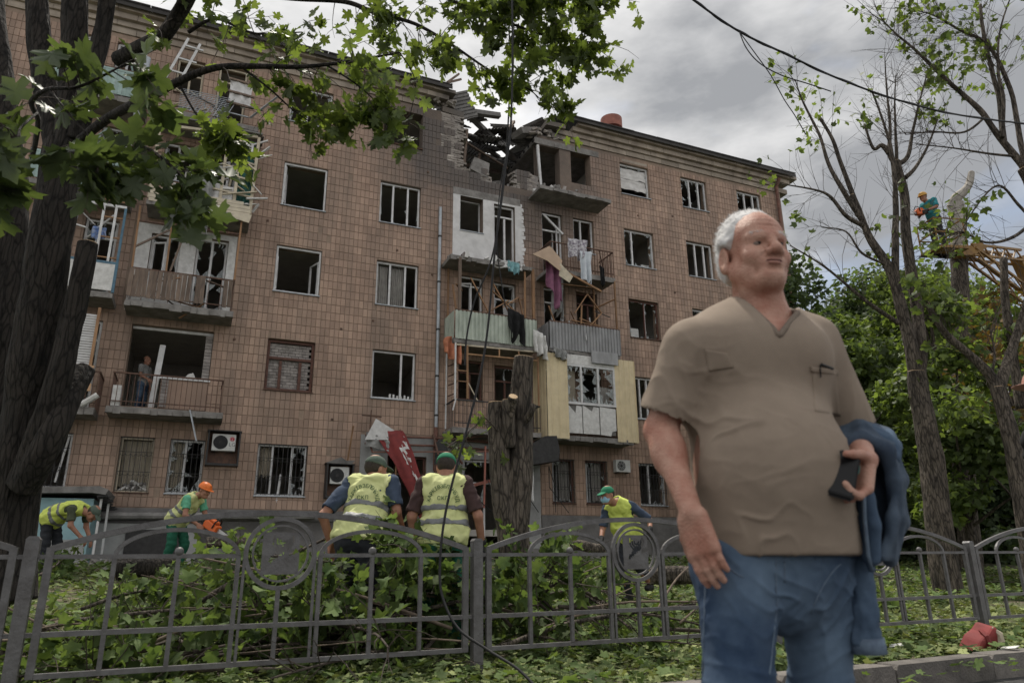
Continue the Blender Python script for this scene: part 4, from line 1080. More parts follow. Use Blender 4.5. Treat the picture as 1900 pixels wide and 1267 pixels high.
def normals_np(V, F):
    n = np.cross(V[F[:, 2]] - V[F[:, 0]], V[F[:, 3]] - V[F[:, 1]]); N_ = np.zeros_like(V)
    for k in range(4):
        for a in range(3): N_[:, a] += np.bincount(F[:, k], n[:, a], len(V))
    return N_ / np.maximum(np.linalg.norm(N_, axis=1), 1e-9)[:, None]
def noise_np(P, seed=0):
    """cheap smooth noise: a sum of warped sines, about -1..1"""
    r = np.random.default_rng(seed); out = np.zeros(len(P)); w = np.zeros(len(P))
    for k in range(5):
        a = r.normal(size=3); a /= np.linalg.norm(a); ph = r.uniform(0, 6.28)
        w = np.sin(P @ a * (1 + .35 * k) * 2 + ph + 1.7 * w); out += w
    return out / 3.2
def folds(V, N_, sets, gain=1.0, crisp=False):
    """sets: (direction across the folds, frequency, amplitude, centre, radius, seed)"""
    D = np.zeros(len(V))
    for dr, fq, amp, c, rad, seed in sets:
        dr = np.array(dr, float); dr /= np.linalg.norm(dr)
        base = noise_np(V * 4.5, seed) * 1.7 + noise_np(V * 9, seed + 3) * .5
        s = np.sin(V @ dr * fq + base * 1.5 + seed); s = 1.7 * ((1 - np.abs(s)) ** 2.2 - .28) if crisp else np.sign(s) * np.abs(s) ** .8
        wt = 1.0 if c is None else np.exp(-(((V - np.array(c)) ** 2).sum(1)) / rad ** 2)
        D += gain * amp * s * wt * (.6 + .4 * noise_np(V * 9, seed + 7))
    return V + N_ * D[:, None]
def sdf_obj(name, sd, m, parent, it=2, fold=None, **pr):
    V, F = sd.mesh(); V = smooth_np(V, F, it)
    if fold: V = folds(V, normals_np(V, F), fold)
    return from_np(name, V, F, m, parent, smooth=True, **pr)
M['skin'] = mat('skin', (.475, .285, .215), (.355, .160, .112), scale=17, rough=.55, bump=.3, bscale=160, spec=.35)
M['skin_tan'] = mat('tanned_skin', (.36, .185, .125), (.27, .13, .085), scale=14, rough=.6)
M['hair_white'] = mat('white_hair', (.66, .65, .64), (.56, .55, .54), scale=30, rough=.95, stretch=(1, 1, .3), spec=.05)
M['hair_dark'] = mat('dark_hair', (.05, .04, .035), (.03, .025, .02), scale=40, rough=.9)
M['eye'] = mat('eye_white_shaded', (.20, .155, .13), (.16, .12, .10), scale=20, rough=.45, spec=.2)  # white darkened in colour to stand in for the shadow of the sockets
M['iris'] = mat('iris', (.03, .028, .026), (.02, .02, .02), scale=50, rough=.5, spec=.1)
M['lip'] = mat('lips', (.40, .205, .16), (.33, .165, .125), scale=40, rough=.5)
M['tee'] = mat('taupe_jersey', (.265, .212, .165), (.225, .178, .138), scale=9, rough=.95, bump=.12, bscale=420, detail=8)
M['tee_rib'] = mat('taupe_rib', (.19, .150, .118), (.15, .12, .095), scale=60, rough=.95, bump=.2, bscale=300)
M['denim'] = mat('blue_denim', (.115, .168, .238), (.024, .046, .088), scale=3.0, rough=.9, bump=.25, bscale=500, detail=9)
M['denim_d'] = mat('dark_denim', (.10, .135, .18), (.030, .046, .074), scale=6, rough=.9, bump=.25, bscale=500, detail=9)
M['denim_seam'] = mat('denim_seam', (.14, .19, .25), (.09, .12, .17), scale=50, rough=.9)

M['mouth_dark'] = mat('mouth_line', (.10, .04, .035), (.08, .03, .03), rough=.7)
def spline_pts(P, n=5):
    P = [Vector(p) for p in P]; Q = []
    for i in range(len(P) - 1):
        p0, p1, p2, p3 = P[max(i - 1, 0)], P[i], P[i + 1], P[min(i + 2, len(P) - 1)]
        for k in range(n):
            t = k / n; Q.append(.5 * ((2 * p1) + (p2 - p0) * t + (2 * p0 - 5 * p1 + 4 * p2 - p3) * t * t + (3 * p1 - p0 - 3 * p2 + p3) * t ** 3))
    return Q + [P[-1]]
# ---- the man in front ------------------------------------------------
YM, RZM = 1.86, R(9)
MAN = empty('person', (pix(1432, 1050, YM).x, YM, -.12), RZM, 'elderly white haired man in a taupe t-shirt and blue jeans walking past the fence', 'person')
_mi = (Matrix.Translation(MAN.location) @ Matrix.Rotation(RZM, 4, 'Z')).inverted()
def LM(px, py, dy=0.0):
    return np.array(_mi @ pix(px, py, YM + dy))
def np3(v): return np.array(v, float)
def arm_hand(sd, wrist, palm_dir, out_dir, length=.185, curl=(.25, .35, .3), spread=.10, thumb_side=1, k=.006, thumb=(.7, .75, .25), sc=1.0):
    """hand: palm slab plus five chains. palm_dir = along the hand, out_dir = the way the palm faces (fingers curl towards it)"""
    d = np3(palm_dir); d /= np.linalg.norm(d); o = np3(out_dir); o = o - d * (o @ d); o /= np.linalg.norm(o); s = np.cross(d, o) * thumb_side
    w = np3(wrist); pl = length * .52
    for q in (-.030, -.011, .011, .030):
        sd.cap(w + s * q * .7 * sc + d * .012, w + s * q * sc + d * pl, .0165 * sc, .0135 * sc, k=.012)
    ln = {-.031: .60, -.0105: .84, .0105: .94, .031: .86}
    for q, l in ln.items():                       # little, ring, middle, index
        p = w + s * q * sc + d * pl; ang = (q / .031) * spread; dd = d * math.cos(ang) + s * math.sin(ang); L_ = length * .52 * l; r = .0108 * sc if q > -.03 else .0094 * sc; a = 0
        for f, cu in zip((.46, .30, .24), curl):
            a += cu; v = dd * math.cos(a) + o * math.sin(a); p2 = p + v * L_ * f; sd.cap(p, p2, r, r * .92, k=.004); p = p2; r *= .92
    p = w + s * .024 * sc + d * pl * .18; v = d * thumb[0] + s * thumb[1] + o * thumb[2]; v /= np.linalg.norm(v)
    p2 = p + v * length * .24; sd.cap(p, p2, .0165 * sc, .0125 * sc, k=.012)
    v2 = d * (thumb[0] + .35) + s * (thumb[1] * .55) + o * (thumb[2] + .15); v2 /= np.linalg.norm(v2); p3 = p2 + v2 * length * .17; sd.cap(p2, p3, .0115 * sc, .0105 * sc, k=.006)
    sd.cap(p3, p3 + v2 * length * .13, .0105 * sc, .0085 * sc, k=.004)
def head_prims(sd, H, Rm, kk=1.0, detail=True, sc=1.0):
    """H: head local (facing -y) -> body coordinates"""
    E = lambda c, r, k=.02, op='add', rot=None: sd.ell(H(c), tuple(x * sc for x in r), rot=Rm if rot is None else Rm @ rot, k=k, op=op)
    C_ = lambda a, b, r1, r2=None, k=.012, op='add': sd.cap(H(a), H(b), r1 * sc, (r1 if r2 is None else r2) * sc, k=k, op=op)
    E((0, .018, .050), (.079, .099, .096), .02)
    E((0, -.032, -.022), (.060, .064, .076), .03)
    E((0, -.05, .045), (.062, .045, .05), .03)
    for q in (-1, 1):
        C_((q * .050, .0, -.044), (q * .016, -.074, -.084), .027, .022, .024)
        E((q * .042, -.062, -.022), (.028, .024, .026), .02)
        E((q * .044, -.034, -.062), (.022, .028, .024), .022)
    C_((-.011, -.083, -.084), (.011, -.083, -.084), .0185, .0185, .016); E((0, -.035, -.098), (.046, .045, .022), .03)
    if not detail:
        C_((0, -.092, .015), (0, -.112, -.02), .011, .016, .012)
        for q in (-1, 1): E((q * .079, .014, .0), (.012, .022, .032), .008)
        for q in (-1, 1): E((q * .032, -.1, .008), (.016, .014, .010), .012, 'sub')
        return
    for q in (-1, 1):
        E((q * .033, -.106, .009), (.0235, .026, .0145), .012, 'sub')
        C_((q * .051, -.074, .0265), (q * .013, -.094, .0255), .0080, .0125, .016)
        C_((q * .050, -.072, .0135), (q * .020, -.0855, .0172), .0066, .0076, .005)          # upper lid
        C_((q * .046, -.071, -.0035), (q * .022, -.0825, -.0040), .0050, .0054, .006)        # lower lid
        C_((q * .045, -.071, -.016), (q * .022, -.083, -.015), .0062, .0062, .009)          # bag
    C_((0, -.094, .022), (0, -.117, -.017), .0095, .0140, .010); E((0, -.1185, -.021), (.0160, .0150, .0130), .008)
    for q in (-1, 1):
        E((q * .0185, -.105, -.026), (.0120, .0140, .0105), .006)
        E((q * .0080, -.113, -.0345), (.0042, .0055, .0040), .003, 'sub')
        E((q * .040, -.076, -.030), (.021, .020, .019), .016); C_((q * .0245, -.103, -.026), (q * .039, -.087, -.054), .0052, .0046, .007, 'sub'); C_((q * .040, -.084, -.058), (q * .040, -.076, -.078), .0030, .0034, .010, 'sub')
    E((0, -.084, -.050), (.040, .020, .022), .016)
    C_((-.015, -.1000, -.0690), (.015, -.1000, -.0690), .0050, .0050, .010, 'sub')
    for q in (-1, 1):                             # ears
        E((q * .083, .016, -.010), (.0105, .024, .041), .006); E((q * .092, .010, -.006), (.006, .013, .023), .005, 'sub'); E((q * .085, .004, -.040), (.009, .010, .013), .006)
    for k_ in range(3): C_((-.035, -.094 + .004 * k_, .058 + .016 * k_), (.035, -.094 + .004 * k_, .056 + .016 * k_), .0022, .0022, .006, 'sub')    # brow furrows
def man():
    hc = LM(1398, 479, .02)
    Rh = Matrix.Rotation(R(2), 3, 'Z') @ Matrix.Rotation(R(1), 3, 'X')
    H = lambda p: hc + np.array(Rh @ Vector(p))
    neck = LM(1412, 560, .05); sR, sL = LM(1278, 646, -.03), LM(1512, 634, .09)
    eR, wR = LM(1226, 800, .02), LM(1283, 950, -.12)
    eL, wL = LM(1588, 818, .16), LM(1602, 846, -.09)
    ch, be, pe = LM(1400, 700, .06), LM(1420, 872, .03), LM(1438, 1015, .06)
    lo, hi = (-.42, -.40, .72), (.44, .38, 1.95)
    def torso(sd, g=0.0):
        sd.ell(ch, (.185 + g, .120 + g, .20 + g), k=.03)
        sd.ell(be, (.184 + g, .150 + g, .20 + g), k=.09)
        sd.ell(be + np3((0, -.05, -.01)), (.15 + g, .14 + g, .15 + g), k=.08)
        sd.ell(pe, (.176 + g, .128 + g, .17 + g), k=.09)
        sd.cap(ch + np3((-.09, -.055, .05)), ch + np3((.09, -.055, .05)), .075 + g, .075 + g, k=.06)
        sd.cap(neck + np3((0, .03, -.05)), sR + np3((.03, .02, .0)), .055 + g, .056 + g, k=.06); sd.cap(neck + np3((0, .03, -.05)), sL + np3((-.03, .02, .0)), .055 + g, .056 + g, k=.06)
    sd = Sdf(lo, hi, .0034)
    torso(sd)
    sd.cap(neck + np3((0, .03, -.07)), hc + np3((0, .02, -.04)), .066, .056, k=.025)
    sd.cap(H((0, -.03, -.08)), neck + np3((.005, -.02, -.03)), .032, .050, k=.03)
    for q in (-1, 1): sd.cap(H((q * .055, .0, -.06)), neck + np3((q * .02, -.05, -.06)), .017, .014, k=.02)
    head_prims(sd, H, Rh)
    sd.cap(sR, eR, .050, .042, k=.016); sd.cap(eR, wR, .041, .0265, k=.02); sd.ell((eR + (wR - eR) * .28), (.041, .041, .06), k=.03)
    sd.cap(sL, eL, .050, .042, k=.016); sd.cap(eL, wL, .041, .0265, k=.02)
    hdir = LM(1312, 1040, -.13) - wR
    arm_hand(sd, wR, hdir, np3((.75, .55, -.1)), .176, curl=(.16, .30, .22), spread=.015, thumb_side=-1, thumb=(.85, .45, .25))
    # left hand, fingers closed round the phone
    ldir = LM(1593, 904, -.11) - wL
    arm_hand(sd, wL, ldir, np3((-1, -.22, -.05)), .185, curl=(.62, .95, .55), spread=.02, thumb_side=-1, thumb=(.25, .35, .95))
    sd.plane((0, 0, LM(1440, 1032, -.05)[2] + .03), (0, 0, -1), near=pe, rad=.23)
    body = sdf_obj('body', sd, M['skin'], MAN, it=2)
    # eyes
    for q in (-1, 1):
        c = H((q * .033, -.0744, .0078))
        me = bpy.data.meshes.new('eye'); bm = bmesh.new(); bmesh.ops.create_uvsphere(bm, u_segments=16, v_segments=12, radius=.0125); bm.to_mesh(me); bm.free()
        for p in me.polygons: p.use_smooth = True
        me.materials.append(M['eye']); o = bpy.data.objects.new('eye', me); COL.objects.link(o); o.parent = MAN; o.location = c
        me = bpy.data.meshes.new('iris'); bm = bmesh.new(); bmesh.ops.create_uvsphere(bm, u_segments=12, v_segments=8, radius=.0072); bm.to_mesh(me); bm.free(); me.materials.append(M['iris'])
        o2 = bpy.data.objects.new('iris', me); COL.objects.link(o2); o2.parent = o; o2.location = (H((q * .033 + .004, -.0744 - .0072, .0095)) - c)
    # mouth: two lips and the dark line between them
    for nm, z, pts, r, m_ in (('upper_lip', -.0455, ((-.023, -.0965, -.0035), (-.011, -.1045, .0), (0, -.1065, -.0008), (.011, -.1045, .0), (.023, -.0965, -.0035)), (.0022, .0036, .0034, .0036, .0022), 'lip'), ('lower_lip', -.0540, ((-.021, -.0955, .001), (-.010, -.1035, -.0005), (0, -.1055, -.001), (.010, -.1035, -.0005), (.021, -.0955, .001)), (.0022, .0046, .0050, .0046, .0022), 'lip'), ('mouth_line', -.0500, ((-.026, -.0965, -.003), (-.012, -.1060, .0), (0, -.1085, -.0003), (.012, -.1060, .0), (.026, -.0965, -.003)), (.0010, .0016, .0017, .0016, .0010), 'mouth_dark')):
        mb = MB(); Q = spline_pts([H((x * 1.38, y + (.006 if abs(x) > .02 else .0015 if abs(x) > .005 else 0), z + dz * 1.5)) for x, y, dz in pts]); mb.tube(Q, [r[min(int(k / (len(Q) - 1) * 4), 3)] * (1 - (k / (len(Q) - 1) * 4) % 1 if k < len(Q) - 1 else 0) + r[min(int(k / (len(Q) - 1) * 4) + 1, 4)] * ((k / (len(Q) - 1) * 4) % 1 if k < len(Q) - 1 else 1) for k in range(len(Q))], 8); mb.build(nm, M[m_], MAN, smooth=True)
    # hair: a shell on the sides and back, thin on top
    hs = Sdf(hc - .17, hc + .17, .0042)
    hs.ell(H((0, .024, .052)), (.0865, .101, .099), rot=Rh, k=0); hs.ell(H((0, .035, .0)), (.083, .085, .085), rot=Rh, k=.02)
    for q in (-1, 1): hs.cap(H((q * .079, -.022, .025)), H((q * .079, .012, .045)), .011, .02, k=.02)
    nrm = np.array(Rh @ Vector((0, -.80, -.60))); hs.plane(H((0, -.066, .115)), np.array(Rh @ Vector((0, -.93, .30))), 0)
    hs.plane(H((0, -.012, .02)), nrm); hs.plane(H((0, .0, -.055)), np.array(Rh @ Vector((0, 0, -1))))
    for q in (-1, 1): hs.ell(H((q * .088, .010, -.014)), (.024, .031, .046), rot=Rh, k=.006, op='sub')
    V, F = hs.mesh(); V = smooth_np(V, F, 2); Nn = normals_np(V, F)
    V = V + Nn * (.0012 * noise_np(V * 40, 3) + .0006 * noise_np(V * 95, 4))[:, None]
    hair = from_np('hair', V, F, M['hair_white'], MAN, smooth=True)
    idx = RNG.integers(0, len(V), 2600); sv, sf = [], []
    up = np.array(Rh @ Vector((0, .55, .35)))
    for i in idx:
        p, n = V[i], Nn[i]
        l = RNG.uniform(.008, .020); t = n * .10 + up * .9 + RNG.normal(size=3) * .10; t /= np.linalg.norm(t)
        s_ = np.cross(t, RNG.normal(size=3)); s_ /= np.linalg.norm(s_); s_ *= .0009; j = len(sv)
        sv += [p - s_, p + s_, p + t * l]; sf.append((j, j + 1, j + 2))
    from_np('hair_strands', np.array(sv), np.array(sf), M['hair_white'], MAN, kind='stuff')
    for q in (-1, 1):                              # eyebrows
        sv, sf = [], []
        for k in range(60):
            s_ = RNG.uniform(0, 1); p = H((q * (.013 + .041 * s_), -.1010 + .019 * s_ ** 1.6 + RNG.normal() * .001, .0315 + .004 * math.sin(s_ * 3) + RNG.normal() * .0022)); t = np.array(Rh @ Vector((q * .7, -.35, .25))) + RNG.normal(size=3) * .2; t /= np.linalg.norm(t)
            w_ = np.array([0, 0, .0007]); j = len(sv); sv += [p - w_, p + w_, p + t * RNG.uniform(.006, .011)]; sf.append((j, j + 1, j + 2))
        from_np('eyebrow', np.array(sv), np.array(sf), M['hair_white'], MAN)
    # t-shirt
    sh = Sdf((-.46, -.42, .70), (.48, .40, 1.68), .0048)
    torso(sh, .020)
    hemz = LM(1440, 1032, -.05)[2]
    sh.ell(pe + np3((-.006, -.01, -.03)), (.196, .158, .24), k=.07)
    cR, cL = sR + (eR - sR) * .80, sL + (eL - sL) * .84
    sh.cap(sR, cR + (eR - sR) * .3, .066, .074, k=.05); sh.cap(sL, cL + (eL - sL) * .3, .064, .072, k=.05)
    aR = (eR - sR) / np.linalg.norm(eR - sR); aL = (eL - sL) / np.linalg.norm(eL - sL)
    sh.plane(cR, aR, near=cR + aR * .12, rad=.135); sh.plane(cL, aL, near=cL + aL * .11, rad=.12)
    sh.plane((0, 0, hemz), (0, 0, -1))
    # hollow the sleeve ends and the hem
    sh.cap(sR + aR * .16, cR + aR * .1, .060, .066, k=0, op='sub'); sh.cap(sL + aL * .16, cL + aL * .1, .058, .062, k=0, op='sub')
    # V neck
    v0, vL, vR_ = LM(1447, 622, -.10), LM(1376, 556, .0), LM(1490, 566, .0)
    sh.tri([v0, vL + (vL - v0) * .5, vR_ + (vR_ - v0) * .5], neck[1] + .02)
    sh.cap(neck + np3((0, .015, -.005)), neck + np3((0, .0, .12)), .072, .085, k=.004, op='sub')
    V, F = sh.mesh(); V = smooth_np(V, F, 3); Nn = normals_np(V, F)
    arm = LM(1292, 705, -.1)
    V = folds(V, Nn, [((.75, 0, 1), 24, .0050, LM(1330, 770, -.08), .15, 1), ((.55, 0, 1), 44, .0060, arm, .09, 2), ((-.45, 0, 1), 42, .0050, LM(1540, 950, 0), .10, 3), ((.12, 0, 1), 38, .0042, LM(1390, 985, -.1), .13, 4),
                      ((.75, 0, .55), 44, .0040, cR, .12, 5), ((.8, 0, -.4), 44, .0035, cL, .12, 6), ((-.7, 0, .7), 46, .0042, LM(1540, 790, 0), .09, 9), ((-.35, 0, 1), 22, .0022, LM(1440, 850, -.1), .16, 10)], 1.3, True)
    tee = from_np('t_shirt', V, F, M['tee'], MAN, smooth=True)
    from mathutils.bvhtree import BVHTree
    bt = BVHTree.FromPolygons([tuple(v) for v in V], [tuple(f) for f in F])
    bb = BVHTree.FromPolygons([tuple(v.co) for v in body.data.vertices], [tuple(p.vertices) for p in body.data.polygons])
    def front(px, py, off):
        a = Vector(LM(px, py, -.9)); c = Vector(LM(px, py, .5)); d = (c - a).normalized(); h = bt.ray_cast(a, d)
        return (h[0] - d * off) if h[0] else Vector(LM(px, py, -.05))
    # V collar rib
    edge = [neck + np3((-.02, .085, .02)), neck + np3((-.072, .05, .012)), neck + np3((-.078, .0, .0)), vL * .8 + v0 * .2, vL * .5 + v0 * .5, vL * .2 + v0 * .8, v0, vR_ * .2 + v0 * .8, vR_ * .5 + v0 * .5, vR_ * .8 + v0 * .2, neck + np3((.078, .0, .0)), neck + np3((.072, .05, .012)), neck + np3((.02, .085, .02))]
    snap = []
    for e in edge:
        h = bt.find_nearest(Vector(e)); snap.append(h[0])
    Qc = []
    for i in range(len(snap) - 1):
        for k in range(5): Qc.append(snap[i].lerp(snap[i + 1], k / 5))
    Qc = [bt.find_nearest(q)[0] for q in Qc]; Qc = [Qc[0]] + [(Qc[i - 1] + Qc[i] * 2 + Qc[i + 1]) / 4 for i in range(1, len(Qc) - 1)] + [Qc[-1]]
    mb = MB(); mb.tube(Qc, .0085, 8); mb.build('collar', M['tee_rib'], MAN, smooth=True)
    # chest pocket with a pen, stitched welt on the other side
    def patch_on(name, quad, nu, nv, off, m):
        V2, F2 = [], []
        for j in range(nv + 1):
            for i in range(nu + 1):
                s_, t = i / nu, j / nv; p = [(1 - s_) * (1 - t) * quad[0][k] + s_ * (1 - t) * quad[1][k] + s_ * t * quad[2][k] + (1 - s_) * t * quad[3][k] for k in (0, 1)]
                V2.append(front(p[0], p[1], off))
        for j in range(nv):
            for i in range(nu): k = j * (nu + 1) + i; F2.append((k, k + nu + 1, k + nu + 2, k + 1))
        o = from_np(name, np.array([tuple(v) for v in V2]), np.array(F2), m, MAN, smooth=True); md = o.modifiers.new('t', 'SOLIDIFY'); md.thickness = .003; return o
    patch_on('pocket', [(1507, 684), (1552, 690), (1560, 772), (1512, 762)], 8, 12, .003, M['tee'])
    patch_on('pocket_flap', [(1505, 680), (1555, 686), (1556, 696), (1506, 690)], 8, 3, .006, M['tee'])
    patch_on('pocket', [(1308, 648), (1350, 655), (1362, 682), (1315, 690)], 8, 8, .002, M['tee'])
    pn = MB(); pn.tube([front(1524, 676, .008), front(1545, 684, .010)], .0035, 8); pn.tube([front(1522, 677, .01), front(1523, 700, .008)], .0018, 6); pn.build('pen', M['black'], MAN)
    # jeans
    hR, hL = LM(1368, 1035, .0), LM(1512, 1035, .10); kR, kL = LM(1372, 1290, -.06), LM(1524, 1300, .12)
    aR_, aL_ = kR + np3((.0, .02, -.42)), kL + np3((.0, .05, -.42))
    tr = Sdf((-.34, -.32, .02), (.36, .38, .98), .0055)
    tr.ell(pe + np3((0, .0, -.02)), (.188, .142, .19), k=.03)
    for h_, k_, a_ in ((hR, kR, aR_), (hL, kL, aL_)):
        a_[2] = .07
        tr.cap(h_, k_, .097, .073, k=.035); tr.cap(k_, a_, .080, .066, k=.03); tr.ell(h_ + np3((0, .05, -.02)), (.10, .09, .11), k=.05)
    V, F = tr.mesh(); V = smooth_np(V, F, 3); Nn = normals_np(V, F)
    cro = (hR + hL) / 2 + np3((0, -.05, -.08))
    V = folds(V, Nn, [((.8, 0, .9), 64, .0090, cro + np3((-.08, 0, .0)), .11, 11), ((-.8, 0, .9), 64, .0090, cro + np3((.08, 0, .0)), .11, 12), ((.2, 0, 1), 70, .0045, kR, .16, 13), ((-.3, 0, 1), 70, .0045, kL, .16, 14), ((1, 0, .2), 42, .003, None, 1, 15)], 1.35, True)
    from_np('jeans', V, F, M['denim'], MAN, smooth=True)
    bj = BVHTree.FromPolygons([tuple(v) for v in V], [tuple(f) for f in F])
    def jseam(pts, r=.0022):
        Q = []
        for px, py in pts:
            a = Vector(LM(px, py, -.9)); c = Vector(LM(px, py, .5)); h = bj.ray_cast(a, (c - a).normalized())
            if h[0]: Q.append(h[0])
        if len(Q) > 2: mb = MB(); mb.tube(Q, r, 6); mb.build('seam', M['denim_seam'], MAN, smooth=True)
    jseam([(1440, 1040 + k * 12) for k in range(6)]); jseam([(1456, 1040 + k * 10) for k in range(5)]); jseam([(1310 - k * .5, 1060 + k * 14) for k in range(16)])
    jseam([(1560 - k * 7, 1046 + k * 5 + k * k * .8) for k in range(9)][::-1]); jseam([(1345 + k * 5, 1046 + k * 5 - k * k * .2) for k in range(8)]); jseam([(1443 - k * 1.5, 1110 + k * 14) for k in range(11)])
    for a_ in (aR_, aL_):
        sd = Sdf(a_ + np3((-.1, -.25, -.1)), a_ + np3((.1, .14, .1)), .007); sd.ell((a_[0], a_[1] + .02, .045), (.042, .06, .045), k=.02); sd.ell((a_[0], a_[1] - .09, .03), (.046, .11, .034), k=.03); sd.plane((0, 0, .004), (0, 0, -1))
        sdf_obj('shoe', sd, M['black'], MAN)
    # phone in the left hand
    ph = empty('mobile_phone', MAN.matrix_basis @ Vector(LM(1561, 879, -.150)), 0, 'black mobile phone in the left hand of the white haired man', 'phone')
    bm = bmesh.new(); bmesh.ops.create_cube(bm, size=1); bmesh.ops.scale(bm, vec=(.070, .011, .122), verts=bm.verts); bmesh.ops.bevel(bm, geom=bm.edges[:] , offset=.005, segments=3, affect='EDGES')
    me = bpy.data.meshes.new('phone_body'); bm.to_mesh(me); bm.free(); me.materials.append(mat('phone_black', (.008, .008, .009), (.006, .006, .006), rough=.45, spec=.2)); o = bpy.data.objects.new('phone_body', me); COL.objects.link(o); o.parent = ph
    MB().box(-.030, .030, -.0072, -.0056, -.052, .052).build('screen', mat('dark_screen', (.006, .006, .007), (.005, .005, .005), rough=.3, spec=.25), ph)
    MB().box(.0352, .0362, -.003, .003, .012, .032).build('side_button', mat('teal_button', (.05, .25, .22), (.04, .2, .18), rough=.4), ph)
    ph.rotation_euler = (R(-16), R(20), R(-14))
    # denim jacket hanging over the left forearm
    JK = empty('denim_jacket', MAN.matrix_basis @ Vector(wL), 0, 'faded blue denim jacket draped over the left forearm of the white haired man', 'jacket')
    ji = JK.matrix_basis.inverted() if False else Matrix.Translation(-JK.location)
    def JP(px, py, dy): return ji @ pix(px, py, YM + dy)
    def sheet(name, rows, m, th=.006, sub=2, wob=.008, seed=0):
        V2 = [JP(*p) for r_ in rows for p in r_]; n = len(rows[0]); F2 = [(j * n + i, (j + 1) * n + i, (j + 1) * n + i + 1, j * n + i + 1) for j in range(len(rows) - 1) for i in range(n - 1)]
        me = bpy.data.meshes.new(name); me.from_pydata(V2, [], F2); me.materials.append(m); o = bpy.data.objects.new(name, me); COL.objects.link(o); o.parent = JK
        for p in me.polygons: p.use_smooth = True
        s1 = o.modifiers.new('s', 'SUBSURF'); s1.levels = 2; s1.render_levels = 4
        tx = bpy.data.textures.new('cloth_' + name, 'CLOUDS'); tx.noise_scale = .06; tx.noise_depth = 3
        dm = o.modifiers.new('d', 'DISPLACE'); dm.texture = tx; dm.strength = wob * 2.4; dm.mid_level = .5; dm.texture_coords = 'GLOBAL'
        t_ = o.modifiers.new('t', 'SOLIDIFY'); t_.thickness = th; t_.offset = 0
        return o
    def drape(name, lines, r, m, k=.016, fold=None, h=.0055):
        """thick cloth: neighbouring hanging lines (picture points with a depth) joined into one sheet"""
        P = [[np.array(JP(*p)) for p in l] for l in lines]
        al = np.array([q for l in P for q in l]); sd = Sdf(al.min(0) - .06, al.max(0) + .06, h)
        for l in P:
            for a, c in zip(l, l[1:]): sd.cap(a, c, r, r, k=k)
        for l, l2 in zip(P, P[1:]):
            for t in (.33, .67):
                q = [a + (c - a) * t for a, c in zip(l, l2)]
                for a, c in zip(q, q[1:]): sd.cap(a, c, r, r, k=k)
        V2, F2 = sd.mesh(); V2 = smooth_np(V2, F2, 2); V2 = folds(V2, normals_np(V2, F2), fold or [((1, .3, .25), 95, .0045, None, 1, 21), ((.4, 1, .5), 60, .004, None, 1, 22)])
        return from_np(name, V2, F2, m, JK, smooth=True)
    drape('jacket_body', [
        [(1562, 1000, .16), (1554, 900, .16), (1552, 808, .15), (1585, 782, .15), (1640, 800, .15), (1662, 880, .16), (1668, 960, .16), (1645, 1036, .14)],
        [(1566, 1010, .11), (1558, 900, .11), (1554, 806, .11), (1592, 786, .10), (1648, 812, .10), (1668, 890, .11), (1672, 970, .11), (1650, 1040, .10)],
        [(1576, 1020, .06), (1566, 920, .06), (1560, 812, .06), (1598, 792, .05), (1652, 826, .05), (1670, 890, .06), (1668, 960, .06), (1652, 1036, .05)],
        [(1588, 1010, .0), (1576, 930, .0), (1568, 828, .0), (1600, 808, -.01), (1646, 836, -.02), (1660, 890, .0), (1656, 960, .0), (1640, 1030, .0)],
    ], .0145, M['denim_d'])
    drape('jacket_lining', [[(1606, 800, .13), (1612, 880, .13), (1616, 960, .12), (1612, 1030, .11)], [(1634, 806, .13), (1636, 890, .13), (1640, 970, .12), (1630, 1036, .11)]], .012, M['denim_d'])
    drape('jacket_collar', [[(1612, 790, .1), (1648, 806, .08), (1664, 832, .05)], [(1618, 800, .04), (1650, 820, .03), (1658, 846, .0)], [(1640, 806, .1), (1662, 826, .06), (1664, 856, .04)]], .010, M['denim'])
    drape('jacket_front', [
        [(1590, 900, .01), (1588, 960, .03), (1596, 1030, .04)],
        [(1600, 905, -.04), (1602, 960, -.03), (1608, 1030, -.01), (1616, 1056, .0)],
        [(1612, 920, -.05), (1622, 975, -.05), (1622, 1036, -.03)],
    ], .010, M['denim'])
    mb = MB(); mb.tube([JP(1602, 908, -.075), JP(1604, 960, -.065), JP(1611, 1030, -.045), JP(1618, 1058, -.03)], .005, 6); mb.build('jacket_seam', M['denim_seam'], JK, smooth=True)
    sl = [(1576, 930, .06, .030), (1584, 1000, .06, .034), (1594, 1080, .055, .036), (1604, 1150, .05, .036), (1611, 1196, .05, .035)]
    mb = MB(); mb.tube([JP(*q[:3]) for q in sl], [q[3] for q in sl], 16, cap=False); o = mb.build('jacket_sleeve', M['denim'], JK, smooth=True)
    o.modifiers.new('s', 'SUBSURF').render_levels = 3; tx = bpy.data.textures.new('cloth_sl', 'CLOUDS'); tx.noise_scale = .05; dm = o.modifiers.new('d', 'DISPLACE'); dm.texture = tx; dm.strength = .028; dm.texture_coords = 'GLOBAL'; o.modifiers.new('t', 'SOLIDIFY').thickness = .005
    mb = MB(); mb.tube([JP(1609, 1182, .05), JP(1614, 1212, .05)], [.039, .041], 18, cap=False); o = mb.build('cuff', M['denim_seam'], JK, smooth=True); o.modifiers.new('t', 'SOLIDIFY').thickness = .006
man()
